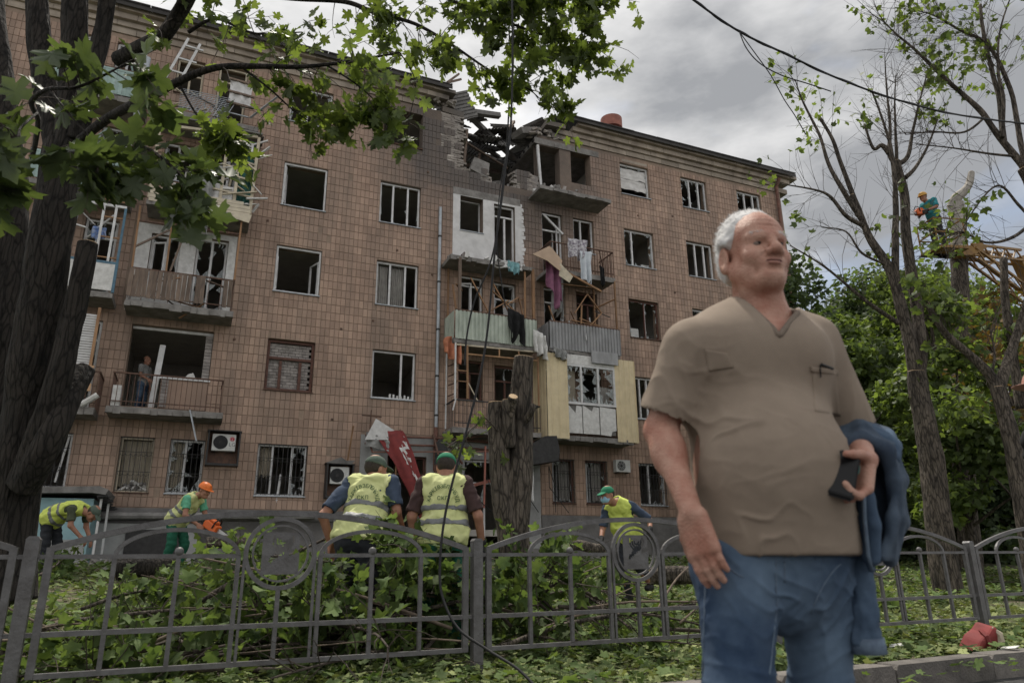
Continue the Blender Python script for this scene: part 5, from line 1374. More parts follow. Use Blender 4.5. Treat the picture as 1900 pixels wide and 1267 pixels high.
# ---------------------------------------------------------------- workers
M['hi_vis'] = mat('yellow_vest', (.58, .66, .14), (.53, .61, .13), scale=7, rough=.8, bump=.15)
M['hi_vis_pale'] = mat('pale_vest', (.60, .62, .30), (.54, .57, .25), scale=7, rough=.8, bump=.15)  # paler, less saturated yellow than the other vest
M['reflect'] = mat('grey_reflective_band', (.20, .205, .21), (.15, .155, .16), scale=20, rough=.5)
M['vest_print'] = mat('dark_green_print', (.03, .10, .05), (.02, .07, .035), scale=30, rough=.9)
M['navy'] = mat('navy_cloth', (.055, .075, .115), (.035, .05, .08), scale=8, rough=.95)
M['maroon'] = mat('dark_brown_cloth', (.065, .038, .036), (.045, .027, .026), scale=8, rough=.95)
M['olive'] = mat('olive_cloth', (.075, .085, .055), (.05, .058, .038), scale=8, rough=.95)
M['green_work'] = mat('green_workwear', (.018, .115, .068), (.012, .08, .048), scale=8, rough=.9)
M['green_cap'] = mat('green_cap_cloth', (.03, .20, .11), (.022, .15, .08), scale=14, rough=.9)
M['greygreen'] = mat('grey_green_cap', (.10, .13, .105), (.07, .095, .075), scale=14, rough=.95)
M['dark_trouser'] = mat('dark_trousers', (.032, .034, .04), (.02, .022, .027), scale=8, rough=.95)
M['glove'] = mat('dark_glove', (.03, .028, .028), (.02, .02, .02), scale=14, rough=.95)
M['orange_hat'] = mat('orange_helmet', (.72, .17, .03), (.62, .14, .025), scale=5, rough=.4)
M['yellow_hat'] = mat('ochre_helmet', (.52, .28, .05), (.42, .22, .04), scale=5, rough=.4)
M['tan_hat'] = mat('faded_red_helmet', (.42, .22, .17), (.36, .19, .15), scale=5, rough=.5)
M['mask'] = mat('blue_face_mask', (.30, .50, .62), (.26, .44, .56), scale=20, rough=.9)
M['teal_shirt'] = mat('teal_shirt', (.03, .22, .25), (.022, .16, .19), scale=8, rough=.9)
M['mint'] = mat('mint_green_shirt', (.14, .42, .27), (.10, .33, .21), scale=8, rough=.9)
M['saw_orange'] = mat('saw_casing', (.70, .14, .03), (.6, .12, .03), rough=.4)
M['steel'] = mat('bright_steel', (.50, .50, .50), (.40, .40, .40), rough=.4, metal=.6)
def figure(loc, rz, J, label, skin='skin_tan', shirt='navy', vest=None, trousers='dark_trouser', hat=None, hat_m='green_cap', glove=False, sleeve=.55, h=.0105, head_yaw=0, head_pitch=0, group=None, bulk=1.0, mask=False, bands=True, shoes=True, lean=None, build=True):
    """a standing person from joints in local coordinates (facing -y). J: dict of head, neck, chest, belly, pelvis, shoulder/elbow/wrist and hip/knee/ankle of both sides"""
    g = empty('person', loc, rz, label, 'person', group)
    A = {k: np3(v) for k, v in J.items()}
    up = A['neck'] - A['pelvis']; up /= np.linalg.norm(up)
    side = A['sL'] - A['sR']; side /= np.linalg.norm(side); fr = np.cross(up, side); fr /= np.linalg.norm(fr); side = np.cross(fr, up)
    T = Matrix([[side[i], -fr[i], up[i]] for i in range(3)])        # torso frame
    if np.linalg.det(np.array(T)) < 0: T = Matrix([[side[i], fr[i], up[i]] for i in range(3)])
    tv = lambda x, y, z: np.array(T @ Vector((x, y, z)))
    allp = np.array(list(A.values())); lo, hi = allp.min(0) - .27, allp.max(0) + .27
    Rh = Matrix.Rotation(R(head_yaw), 3, 'Z') @ Matrix.Rotation(R(head_pitch), 3, 'X')
    H = lambda p: A['head'] + np.array(Rh @ Vector(p))
    def torso(sd, gr=0.0):
        sd.ell(A['chest'], ((.17 + gr) * bulk, (.108 + gr) * bulk, .19 + gr), rot=T, k=.03)
        sd.ell(A['belly'], ((.162 + gr) * bulk, (.118 + gr) * bulk, .17 + gr), rot=T, k=.08)
        sd.ell(A['pelvis'], ((.165 + gr) * bulk, (.122 + gr) * bulk, .14 + gr), rot=T, k=.08)
        for s_ in ('sR', 'sL'): sd.cap(A['neck'] - up * .05, A[s_] * .85 + A['neck'] * .15 - up * .01, .060 + gr, .058 + gr, k=.05)
    sd = Sdf(lo, hi, h)
    torso(sd); sd.cap(A['neck'] - up * .06, H((0, .02, -.04)), .062, .058, k=.03)
    head_prims(sd, H, Rh, detail=False)
    for s_ in 'RL':
        sd.cap(A['s' + s_], A['e' + s_], .052, .043, k=.03); sd.cap(A['e' + s_], A['w' + s_], .042, .030, k=.02)
        hd = A.get('h' + s_); d = (hd - A['w' + s_]) if hd is not None else (A['w' + s_] - A['e' + s_])
        inn = (A['pelvis'] - A['w' + s_]); inn[2] = 0
        arm_hand(sd, A['w' + s_], d, inn, .185, curl=(.35, .5, .4), thumb_side=1 if s_ == 'L' else -1, sc=1.12)
        sd.cap(A['p' + s_], A['k' + s_], .085, .062, k=.03); sd.cap(A['k' + s_], A['a' + s_], .06, .042, k=.02)
    sdf_obj('body', sd, M[skin], g, it=1)
    sh = Sdf(lo, hi, h); torso(sh, .012)
    for s_ in 'RL':
        a, b = A['s' + s_], A['e' + s_]; c = a + (b - a) * sleeve * 1.0; ax = (b - a) / np.linalg.norm(b - a)
        sh.cap(a, c + ax * .06, .066, .068, k=.04); sh.plane(c, ax, near=c + ax * .09, rad=.1)
        if sleeve > 1: sh.cap(b, A['w' + s_], .055, .042, k=.02)
    sh.plane(A['pelvis'] - up * .10, -up); sh.ell(A['neck'] + up * .10, .085, k=0, op='sub')
    sdf_obj('shirt', sh, M[shirt], g, it=2, fold=[((.3, .2, 1), 60, .006, None, 1, 31), ((1, .2, .4), 45, .005, None, 1, 32)])
    if vest:
        def vs(gr):
            v = Sdf(lo, hi, h); torso(v, gr)
            for s_ in 'RL':
                ax = A['e' + s_] - A['s' + s_]; ax /= np.linalg.norm(ax); v.cap(A['s' + s_] + side * (.035 if s_ == 'L' else -.035) - up * .10, A['s' + s_] + side * (.06 if s_ == 'L' else -.06) + up * .05, .085, .085, k=0, op='sub')
            v.ell(A['pelvis'] + up * .02, ((.185 + gr) * bulk, (.14 + gr) * bulk, .19), rot=T, k=.06)
            v.plane(A['pelvis'] - up * .07, -up); v.ell(A['neck'] + up * .09, .09, k=0, op='sub'); return v
        fo = [((.25, .1, 1), 46, .010, None, 1, 41), ((1, .3, .3), 30, .014, None, 1, 42)]
        v = vs(.032); vo = sdf_obj('safety_vest', v, M[vest], g, it=2, fold=fo)
        if bands:
            for t in (.30, .62):
                c = A['pelvis'] + (A['chest'] - A['pelvis']) * (t * 1.15 - .02)
                b_ = vs(.038); b_.plane(c + up * .026, up); b_.plane(c - up * .026, -up); sdf_obj('reflective_band', b_, M['reflect'], vo, it=1, fold=fo)
    tr = Sdf(lo, hi, h); tr.ell(A['pelvis'] - up * .03, (.172 * bulk, .13 * bulk, .14), rot=T, k=.03)
    for s_ in 'RL':
        tr.cap(A['p' + s_], A['k' + s_], .098, .078, k=.05); tr.cap(A['k' + s_], A['a' + s_] + np3((0, 0, .05)), .076, .064, k=.03)
    tr.plane(A['pelvis'] + up * .10, up)
    sdf_obj('trousers', tr, M[trousers], g, it=2, fold=[((.3, .2, 1), 60, .008, None, 1, 51), ((1, .2, .3), 40, .006, None, 1, 52)])
    if shoes:
        for s_ in 'RL':
            a = A['a' + s_]; s2 = Sdf(a - .25, a + .2, .012); ft = A.get('f' + s_, np3((0, -1, 0))); s2.cap(a, a - np3((0, 0, .05)), .05, .05, k=.02); s2.cap(a - np3((0, 0, .055)), a - np3((0, 0, .06)) + ft * .15, .046, .042, k=.02)
            sdf_obj('boot', s2, M['black'], g, it=1)
    if glove:
        for s_ in 'RL':
            s2 = Sdf(A['w' + s_] - .25, A['w' + s_] + .25, .009); hd = A.get('h' + s_); d = (hd - A['w' + s_]) if hd is not None else (A['w' + s_] - A['e' + s_]); inn = (A['pelvis'] - A['w' + s_]); inn[2] = 0
            arm_hand(s2, A['w' + s_], d, inn, .19, curl=(.35, .5, .4), thumb_side=1 if s_ == 'L' else -1, sc=1.32); e = A['e' + s_] - A['w' + s_]; s2.cap(A['w' + s_], A['w' + s_] + e * .12, .04, .042, k=.01); sdf_obj('glove', s2, M['glove'], g, it=1)
    if hat:
        hs = Sdf(A['head'] - .24, A['head'] + .24, .008)
        if hat == 'cap':
            hs.ell(H((0, .014, .052)), (.090, .108, .090), rot=Rh, k=0); hs.plane(H((0, 0, .038)), np.array(Rh @ Vector((0, .18, -1)))); hs.ell(H((0, .014, .040)), (.078, .096, .08), rot=Rh, k=0, op='sub')
            hs.ell(H((0, -.115, .046)), (.068, .075, .012), rot=Rh @ Matrix.Rotation(R(14), 3, 'X'), k=.01)
        else:
            hs.ell(H((0, .012, .055)), (.105, .128, .105), rot=Rh, k=0); hs.plane(H((0, 0, .040)), np.array(Rh @ Vector((0, 0, -1)))); hs.ell(H((0, .012, .035)), (.09, .11, .09), rot=Rh, k=0, op='sub')
            hs.ell(H((0, -.03, .046)), (.112, .150, .010), rot=Rh, k=.008); hs.cap(H((0, -.09, .125)), H((0, .10, .13)), .016, .016, k=.02)
        sdf_obj('cap' if hat == 'cap' else 'helmet', hs, M[hat_m], g, it=1)
    hr = Sdf(A['head'] - .16, A['head'] + .16, .008); hr.ell(H((0, .028, .030)), (.083, .094, .088), rot=Rh, k=0); hr.plane(H((0, .02, .0)), np.array(Rh @ Vector((0, -.85, -.45)))); sdf_obj('hair', hr, M['hair_dark'], g, it=1)
    if mask:
        ms = Sdf(A['head'] - .2, A['head'] + .2, .007); ms.ell(H((0, -.05, -.045)), (.070, .072, .062), rot=Rh, k=0); ms.plane(H((0, -.035, 0)), np.array(Rh @ Vector((0, 1, .1)))); sdf_obj('face_mask', ms, M['mask'], g, it=1)
    return g, A
def stand(hh=1.0, spread=.2, dx=0, lean=(0, 0), **over):
    """upright joints for a person facing -y, about 1.72 m tall, R is the person's right (-x when facing -y)"""
    lx, ly = lean
    J = dict(head=(lx, -.03 + ly, 1.60), neck=(lx * .9, .0 + ly * .9, 1.46), chest=(lx * .7, .0 + ly * .7, 1.27), belly=(lx * .35, -.01 + ly * .35, 1.06), pelvis=(0, 0, .93),
             sR=(-.19 + lx * .85, ly * .85, 1.40), eR=(-.25 + lx * .7, .03 + ly * .7, 1.12), wR=(-.26 + lx * .5, -.05 + ly * .7, .88), sL=(.19 + lx * .85, ly * .85, 1.40), eL=(.25 + lx * .7, .03 + ly * .7, 1.12), wL=(.26 + lx * .5, -.05 + ly * .7, .88),
             pR=(-.09, 0, .90), kR=(-.11, -.02, .50), aR=(-.12, .02, .10), pL=(.09, 0, .90), kL=(.11, -.02, .50), aL=(.12, .02, .10))
    J.update(over); return J
def letters(txt, parent, m, place, size):
    """flat print: each letter as a thin mesh put on the surface by PLACE(k, n) -> matrix"""
    objs = []
    for k, ch in enumerate(txt):
        if ch == ' ': continue
        cu = bpy.data.curves.new('letter', 'FONT'); cu.body = ch; cu.size = size; cu.align_x = 'CENTER'; cu.align_y = 'CENTER'; cu.extrude = .0008; cu.resolution_u = 2
        to = bpy.data.objects.new('letter_tmp', cu); COL.objects.link(to)
        bpy.context.view_layer.update()
        me = bpy.data.meshes.new_from_object(to.evaluated_get(bpy.context.evaluated_depsgraph_get()))
        bpy.data.objects.remove(to); me.materials.clear(); me.materials.append(m); me.name = 'letter'
        o = bpy.data.objects.new('letter', me); COL.objects.link(o); o.parent = parent; o.matrix_local = place(k, len(txt)); objs.append(o)
    return objs
def back_print(g, A):
    from mathutils.bvhtree import BVHTree
    v = [c for c in g.children if c.name.startswith('safety_vest')][0]
    bt = BVHTree.FromPolygons([tuple(x.co) for x in v.data.vertices], [tuple(p.vertices) for p in v.data.polygons])
    ch = Vector(A['chest'])
    def at(x, z, rot):
        h = bt.ray_cast(Vector((ch.x + x, 1.0, ch.z + z)), Vector((0, -1, 0)))
        p, n = (h[0], h[1]) if h[0] else (Vector((ch.x + x, ch.y + .15, ch.z + z)), Vector((0, 1, 0)))
        n = (n + Vector((0, 1.2, 0))).normalized(); xx = Vector((-1, 0, 0)); xx = (xx - n * xx.dot(n)).normalized(); yy = n.cross(xx)
        Mx = Matrix((xx, yy, n)).transposed().to_4x4(); Mx.translation = p + n * .007
        return Mx @ Matrix.Rotation(rot, 4, 'Z')
    def arc(k, n):
        a = (k - (n - 1) / 2) * R(170 / n); r = .125
        return at(-r * math.sin(a), -.055 + r * 1.15 * math.cos(a) , -a)
    letters("ХАРКІВЗЕЛЕНБУД", v, M['vest_print'], arc, .046)
    letters("СКП", v, M['vest_print'], lambda k, n: at(-(k - 1) * .034, -.015, 0), .046)
def place(px, py, Y):
    p = pix(px, py, Y); return p
# two men with their backs to us behind the fence
p = pix(660, 1050, 6.35); gz1 = gz(p.x, p.y)
JA = stand(lean=(-.05, -.22), head=(-.03, -.33, 1.525), neck=(-.03, -.21, 1.41), eR=(-.30, -.12, 1.14), wR=(-.30, -.33, .98), eL=(.31, .02, 1.11), wL=(.27, -.10, .88))
g1, A1 = figure((p.x, p.y, gz1 - .02), PI + R(-8), JA, 'worker in grey green cap and navy shirt, back turned, left of the red banner', shirt='navy', vest='hi_vis_pale', trousers='dark_trouser', hat='cap', hat_m='greygreen', head_yaw=-35, head_pitch=8, bulk=1.04, sleeve=.8, group='workers clearing branches'); back_print(g1, A1)
p = pix(822, 1050, 6.45)
JB = stand(lean=(0, -.05), head=(0, -.15, 1.545), neck=(0, -.06, 1.425), eR=(-.30, .02, 1.11), wR=(-.33, -.10, .86), hR=(-.33, -.16, .74), eL=(.28, .0, 1.11), wL=(.27, -.12, .87))
g2, A2 = figure((p.x, p.y, gz(p.x, p.y) - .02), PI + R(0), JB, 'worker in bright green cap, dark brown shirt and green trousers seen from behind', shirt='maroon', vest='hi_vis_pale', trousers='green_work', hat='cap', hat_m='green_cap', head_pitch=16, bulk=1.0, sleeve=.85, glove=True, group='workers clearing branches'); back_print(g2, A2)
# masked worker striding, farther right
p = pix(1172, 1098, 10.8)
JC = stand(lean=(-.08, -.22), head=(-.14, -.40, 1.46), neck=(-.08, -.24, 1.36), sR=(-.24, -.20, 1.30), sL=(.13, -.15, 1.32), eR=(-.30, -.22, 1.03), wR=(-.26, -.42, .86), eL=(.34, -.02, 1.12), wL=(.40, -.22, .98), pR=(-.09, 0, .88), kR=(-.08, -.16, .50), aR=(-.04, .02, .12), kL=(.14, -.18, .55), aL=(.22, .18, .26))
g3, A3 = figure((p.x, p.y, gz(p.x, p.y)), R(-28), JC, 'worker in green cap and blue face mask striding behind the fence', shirt='navy', vest='hi_vis', trousers='dark_trouser', hat='cap', hat_m='green_cap', head_yaw=-22, head_pitch=10, mask=True, bands=False, glove=True, sleeve=.9, group='workers clearing branches')
# orange helmet and chainsaw
p = pix(315, 1072, 13.0)
JD = stand(lean=(0, -.30), head=(0, -.52, 1.40), neck=(0, -.36, 1.33), chest=(0, -.22, 1.18), belly=(0, -.09, 1.02), sR=(-.18, -.33, 1.26), sL=(.18, -.33, 1.26), eR=(-.24, -.38, .98), wR=(-.10, -.55, .82), eL=(.22, -.42, .98), wL=(.12, -.66, .80), kR=(-.12, -.06, .50), kL=(.12, -.12, .5), aR=(-.14, .06, .1), aL=(.13, -.04, .1))
g4, A4 = figure((p.x, p.y, gz(p.x, p.y) + .02), R(72), JD, 'worker in orange helmet and pale vest bending with a chainsaw', shirt='mint', vest='hi_vis_pale', trousers='green_work', hat='helmet', hat_m='orange_hat', head_yaw=0, head_pitch=22, sleeve=.6, group='workers clearing branches')
def chainsaw(loc, rz, tilt, label):
    c = empty('chainsaw', loc, rz, label, 'chainsaw'); c.rotation_euler = (tilt, 0, rz)
    mb = MB(); mb.box(-.07, .07, -.16, .14, -.07, .07); mb.box(-.055, .055, -.10, .10, .07, .12)
    o = mb.build('motor_casing', M['saw_orange'], c); b_ = o.modifiers.new('b', 'BEVEL'); b_.width = .02; b_.segments = 3
    MB().box(-.012, .012, -.62, -.16, -.045, .035).build('guide_bar', M['steel'], c)
    MB().box(-.018, .018, -.64, -.16, -.055, -.045).build('chain', M['iron'], c)
    MB().tube([(-.08, -.08, 0), (-.08, -.09, .12), (0, -.10, .19), (.08, -.09, .12), (.08, -.08, 0)], .013, 6).build('front_handle', M['black'], c)
    MB().tube([(0, .13, .06), (0, .26, .05), (0, .30, -.02), (0, .14, -.05)], .018, 6).build('rear_handle', M['black'], c)
    return c
q = g4.matrix_basis @ Vector((.02, -.74, .80)); chainsaw(q, R(72), R(30), 'orange chainsaw held low by the worker in the orange helmet')
# bending man at the far left
p = pix(88, 1075, 12.6)
JE = stand(pelvis=(0, .12, .92), belly=(0, -.02, 1.02), chest=(0, -.24, 1.07), neck=(0, -.46, 1.06), head=(0, -.64, .98), sR=(-.18, -.38, 1.05), sL=(.18, -.38, 1.05), eR=(-.2, -.42, .78), wR=(-.1, -.56, .60), eL=(.2, -.40, .78), wL=(.1, -.58, .58), pR=(-.09, .12, .88), pL=(.09, .12, .88), kR=(-.11, .06, .5), kL=(.11, .02, .5))
g5, A5 = figure((p.x, p.y, gz(p.x, p.y) + .02), R(82), JE, 'worker in yellow vest and faded cap bent double beside the big maple trunk', shirt='olive', vest='hi_vis', trousers='dark_trouser', hat='cap', hat_m='greygreen', head_pitch=52, sleeve=.7, group='workers clearing branches')
# man on the first floor balcony
pb = bw(-11.3, .75, 4.9)
g6, A6 = figure((pb.x, pb.y, pb.z), ALPHA + R(60), stand(eR=(-.24, -.05, 1.12), wR=(-.16, -.26, 1.0)), 'person in grey shirt and jeans in the dark doorway behind the iron balcony', shirt='grey_cloth', trousers='denim', h=.014, sleeve=.7)
# helmeted passer-by cut by the right edge of the photo
p = pix(1957, 722, 3.55)
g7, A7 = figure((p.x, p.y, p.z - 1.63), R(-86), stand(), 'person in a faded red hard hat standing at the right edge of the photo', shirt='black_cloth', trousers='dark_trouser', hat='helmet', hat_m='tan_hat', sleeve=1.3, h=.011)
# ---------------------------------------------------------------- things on and before the house
def hang(name, label, cat, u, y, z, fn):
    o = empty(name, bw(u, y, z), ALPHA, label, cat); fn(o); return o
def ac_unit(label, u, z, w, hgt, y0=-.05, brand=None, frame=False, broken=False):
    def fn(o):
        d = .27
        if frame:
            mb = MB(); mb.box(-w / 2 - .12, w / 2 + .12, -d - .12, -d + .02 + y0 * 0 - .0, -.42, -.36); mb.build('cage_rail', M['iron'], o)
            MB().box(-w / 2 - .12, -w / 2 - .08, -d - .1, -.02, -.42, hgt + .06).build('cage_side', M['iron'], o); MB().box(w / 2 + .08, w / 2 + .12, -d - .1, -.02, -.42, hgt + .06).build('cage_side', M['iron'], o)
            MB().box(-w / 2 - .14, w / 2 + .14, -d - .12, -.02, hgt + .06, hgt + .09).build('cage_roof', M['iron'], o); MB().box(-w / 2 - .078, w / 2 + .078, -.06, -.03, -.40, hgt + .05).build('cage_back', M['rust'], o)
        mb = MB(); mb.box(-w / 2, w / 2, -d, -.065, 0, hgt); c = mb.build('casing', M['ac_white'], o); b_ = c.modifiers.new('b', 'BEVEL'); b_.width = .012; b_.segments = 2
        cx, r = -w * .14, hgt * .40
        MB().tube([(cx, -d + .002, hgt / 2), (cx, -d - .006, hgt / 2)], r, 28).build('fan_guard', M['grill'], o)
        rg = MB()
        for k in range(5): rg.tube([(cx + r * (k + 1) / 5 * math.cos(q), -d - .009, hgt / 2 + r * (k + 1) / 5 * math.sin(q)) for q in np.linspace(0, 2 * PI, 25)], .004, 4, cap=False)
        for k in range(8): rg.bar((cx, -d - .009, hgt / 2), (cx + r * math.cos(k * PI / 4), -d - .009, hgt / 2 + r * math.sin(k * PI / 4)), .006)
        rg.build('fan_grille', M['ac_white'] if not frame else M['grill'], o)
        MB().tube([(cx, -d - .008, hgt / 2), (cx, -d - .016, hgt / 2)], r * .25, 12).build('fan_hub', M['iron'], o)
        for x in (-w * .35, w * .35): MB().bar((x, -.03, -.02), (x, -d, -.02), .03).build('bracket', M['iron'], o)
        if brand:
            red = mat('emblem_red', (.50, .03, .06), (.45, .03, .05), rough=.5); mg = mat('letter_grey', (.18, .17, .18), (.14, .14, .14), rough=.6)
            MB().tube([(w * .34, -d + .001, hgt * .72), (w * .34, -d - .005, hgt * .72)], hgt * .135, 20).build('emblem', red, o)
            e = MB(); e.tube([(w * .34 + .048 * math.cos(q), -d - .007, hgt * .72 + .048 * math.sin(q)) for q in np.linspace(.2, 2 * PI - .9, 16)], .005, 4); e.bar((w * .34, -d - .007, hgt * .72 + .03), (w * .34, -d - .007, hgt * .72 - .03), .008); e.bar((w * .34, -d - .007, hgt * .72 - .03), (w * .34 + .02, -d - .007, hgt * .72 - .03), .008)
            e.build('emblem_line', M['ac_white'], o)
            letters(brand, o, mg, lambda k, n: Matrix.Translation((w * .34 + (k - .5) * .09, -d - .003, hgt * .38)) @ Matrix.Rotation(PI / 2, 4, 'X'), .14)
    return hang('air_conditioner', label, 'air conditioner', u, 0, z, fn)
ac_unit('boxed air conditioner with a red emblem in a dark iron cage on the tiled wall', -8.99, 3.86, .62, .47, brand='LG', frame=True)
ac_unit('small white air conditioner on the wall above the masked worker', 4.08, 3.78, .58, .42)
o_ = ac_unit('old air conditioner in a rusty box behind the worker in the navy shirt', -5.72, 3.05, .55, .5, frame=True)
def bent(o):
    mb = MB(); mb.prism([(-.45, 0), (.0, .18), (.15, .08), (.42, .1), (.3, -.02)], -.4, -.05); mb.build('bent_sheet', M['slate'], o)
hang('roof_sheet_scrap', 'bent grey sheet lying on the old air conditioner box', 'metal sheet', -5.72, 0, 3.64, bent)
# ladder against the wall behind the man
def lad(o):
    for x in (-.2, .2): MB().bar((x, -.9, -.1), (x - .25, -.12, 3.4), .06, .035).build('stile', M['zinc'], o)
    for k in range(11):
        t = .05 + k * .085; MB().bar((-.2 - .25 * t, -.9 + .78 * t, -.1 + 3.5 * t), (.2 - .25 * t, -.9 + .78 * t, -.1 + 3.5 * t), .03).build('rung', M['zinc'], o)
hang('ladder', 'grey ladder leaning on the wall behind the man in the taupe t-shirt', 'ladder', 6.55, 0, 2.1, lad)
# hanging cloths and scraps
def cloth_thing(name, label, cat, a, c, length, m, **kw):
    o = empty(name, bw(*a), ALPHA, label, cat)
    a2 = Vector((0, 0, 0)); c2 = Vector(c) - Vector(a); r = rag('cloth', (a2, c2), length, m, o, **kw); return o
cloth_thing('purple_blanket', 'dusty purple blanket hanging from the wrecked balcony', 'blanket', (.88, -1.05, 11.35), (1.45, -1.1, 11.0), 1.75, M['purple'], wave=.08, spread=1.15, drop=lambda s: .75 + .5 * s if s < .75 else .8)
cloth_thing('grey_blanket', 'dark grey cloth hanging behind the purple blanket', 'blanket', (1.15, -.9, 10.7), (1.6, -.9, 10.6), 1.6, M['grey_cloth'], wave=.06)
spot = mat('spotted_cloth', (.62, .61, .62), (.16, .13, .17), scale=11, rough=.95, detail=2)
cloth_thing('spotted_sheet', 'black and white spotted sheet over the balcony railing', 'bedding', (1.75, -1.06, 11.95), (2.6, -1.05, 12.0), .75, spot, wave=.07)
cloth_thing('white_sheet', 'white and pale blue sheet hanging from the balcony railing', 'bedding', (2.2, -1.12, 11.5), (2.72, -1.1, 11.55), 1.2, mat('pale_blue_sheet', (.60, .64, .67), (.48, .51, .55), scale=5, rough=.95), wave=.07)
cloth_thing('black_rag', 'black rag hanging from the balcony edge', 'rag', (3.05, -1.08, 11.1), (3.2, -1.08, 11.0), .75, M['black_cloth'], wave=.05)
cloth_thing('black_jacket', 'black jacket hanging on the pale green balcony front', 'jacket', (-.62, -1.14, 8.95), (-.05, -1.14, 8.75), .95, M['black_cloth'], wave=.08, drop=lambda s: .7 + .5 * abs(math.sin(s * 5)))
cloth_thing('orange_rag', 'orange and grey rag caught beside the downpipe', 'rag', (-2.72, -.8, 7.75), (-2.2, -.95, 7.9), .85, M['orange_rag'], wave=.09, drop=lambda s: .6 + .6 * s)
cloth_thing('white_rag', 'torn white plastic caught between the green and grey balconies', 'rag', (.32, -1.15, 8.3), (.75, -1.15, 8.1), .85, M['insul'], wave=.10)
def card(o):
    mb = MB(); mb.prism([(-.62, -.18), (.30, .52), (.62, -.15), (.35, -.75), (-.05, -.35)], -.02, .0); b_ = mb.build('board', M['card'], o); b_.rotation_euler = (R(-24), 0, R(6))
    MB().prism([(.45, -.3), (.95, -.75), (.8, -1.0), (.4, -.8)], -.16, -.14).build('torn_flap', M['wood_pale'], o)
hang('cardboard_sheet', 'big brown cardboard sheet leaning out over the balcony', 'cardboard', .82, -1.2, 11.1, card)
# entrance: torn red banner, awning frames, white cloth, dark tarpaulin, bent pipes
def banner(o):
    V = []; F = []; nu, nv = 14, 22
    for j in range(nv + 1):
        t = j / nv
        for i in range(nu + 1):
            s = i / nu; x = -1.0 + 1.45 * t ** .8 + s * (.95 - .72 * t); z = 1.35 - 2.55 * t + .10 * s
            V.append((x + .05 * mnoise.noise((s * 3, t * 4, 0)), -.45 - .35 * math.sin(t * 2.2) + .09 * math.sin(s * 7 + t * 4), z + .05 * mnoise.noise((s * 4, t * 4, 5))))
    for j in range(nv):
        for i in range(nu): k = j * (nu + 1) + i; F.append((k, k + 1, k + nu + 2, k + nu + 1))
    b_ = from_np('banner_cloth', np.array(V), np.array(F), M['red'], o, smooth=True); b_.modifiers.new('t', 'SOLIDIFY').thickness = .01
    V2 = np.array(V)
    for k, (j0, j1, i0, i1) in enumerate(((3, 5, 6, 12), (5, 9, 7, 10), (7, 8, 9, 11), (9, 12, 8, 10), (11, 13, 9, 12), (14, 15, 8, 11), (15, 18, 9, 11), (16, 17, 7, 9))):
        idx = [[j * (nu + 1) + i for i in range(i0, i1 + 1)] for j in range(j0, j1 + 1)]; P_ = np.array([V2[q] for r_ in idx for q in r_]) + np3((0, -.015, 0)); w_ = i1 - i0 + 1
        P_ += RNG.normal(size=P_.shape) * .012
        F2 = [(j * w_ + i, j * w_ + i + 1, (j + 1) * w_ + i + 1, (j + 1) * w_ + i) for j in range(j1 - j0) for i in range(i1 - i0)]; from_np('peeled_print', P_, np.array(F2), M['insul'], o, smooth=True)
    rag('grey_back', ((-1.15, -.42, 1.35), (-.15, -.5, 1.15)), .45, M['grey_cloth'], o, wave=.06); MB().prism([(-1.2, 1.1), (-.9, 1.75), (.0, 1.25), (-.1, 1.15)], -.5, -.47).build('awning_top', M['white_cloth'], o)
    rag('white_tail', ((.35, -.6, -.35), (.95, -.5, -.45)), .85, M['white_cloth'], o, wave=.08)
hang('torn_banner', 'torn red banner with peeled white print hanging by the wrecked entrance', 'banner', -3.95, -.35, 3.2, banner)
def tarp(o):
    pts = [(-.55, -.75), (-.5, -.45), (.85, .35), (1.25, .38), (1.35, -.1), (1.3, -.42), (.2, -.62)]
    mb = MB(); mb.prism(pts, -1.15, -.25); b_ = mb.build('canopy_cover', M['iron'], o)
hang('dark_awning', 'crumpled dark awning beside the cut stump', 'awning', -.2, 0, 4.35, tarp)
cloth_thing('white_curtain', 'white torn cloth hanging in the entrance next to the stump', 'cloth', (-.55, -.9, 3.95), (.3, -.8, 4.1), 1.5, M['white_cloth'], wave=.09)
def frames(o):
    for a_, c_, w_, m_ in (((-1.6, -.9, 1.9), (-1.6, -.1, 2.6), .04, 'redpipe'), ((-2.6, -.8, 1.75), (1.3, -.9, 1.95), .04, 'redpipe'), ((-2.6, -.8, 1.75), (-2.6, -.1, 2.3), .04, 'redpipe'), ((-.2, -.5, 2.3), (1.6, -.6, 2.55), .04, 'redpipe'), ((-.2, -.5, 2.3), (.4, -.3, 1.6), .05, 'redpipe'), ((.9, -.9, .2), (.95, -.9, 2.1), .05, 'redpipe_l'), ((-1.9, -.9, .1), (-1.9, -.9, 1.9), .04, 'wood'), ((1.2, -1, 1.9), (3.0, -1, 1.7), .04, 'rust'), ((1.0, -1, 2.3), (3.6, -.8, 2.35), .03, 'rust'), ((-.6, -.9, 1.75), (-.55, -.2, 2.5), .05, 'rust'), ((-3.2, -.8, 2.5), (-3.2, -.1, 1.4), .04, 'wood'), ((-2.9, -.5, 2.9), (-2.3, -.5, 2.88), .04, 'rust'), ((-2.62, -.4, 2.5), (-2.6, -.4, 3.1), .03, 'rust')):
        MB().bar(a_, c_, w_).build('pipe_rail', M[m_], o)
    mb = MB(); mb.prism([(-.55, 2.2), (-.3, 2.35), (-.15, 1.9), (-.3, 1.3), (-.42, 1.55), (-.6, 1.5)], -.55, -.5); mb.build('torn_scrap', M['iron'], o)
    for k in range(12):
        x = random.uniform(-.5, 3.4); MB().tube([(x, -.6, 1.6), (x + random.uniform(-.3, .3), -.9, .9), (x + random.uniform(-.8, .8), -1.0, .1)], .012, 5).build('loose_wire', M['black'], o)
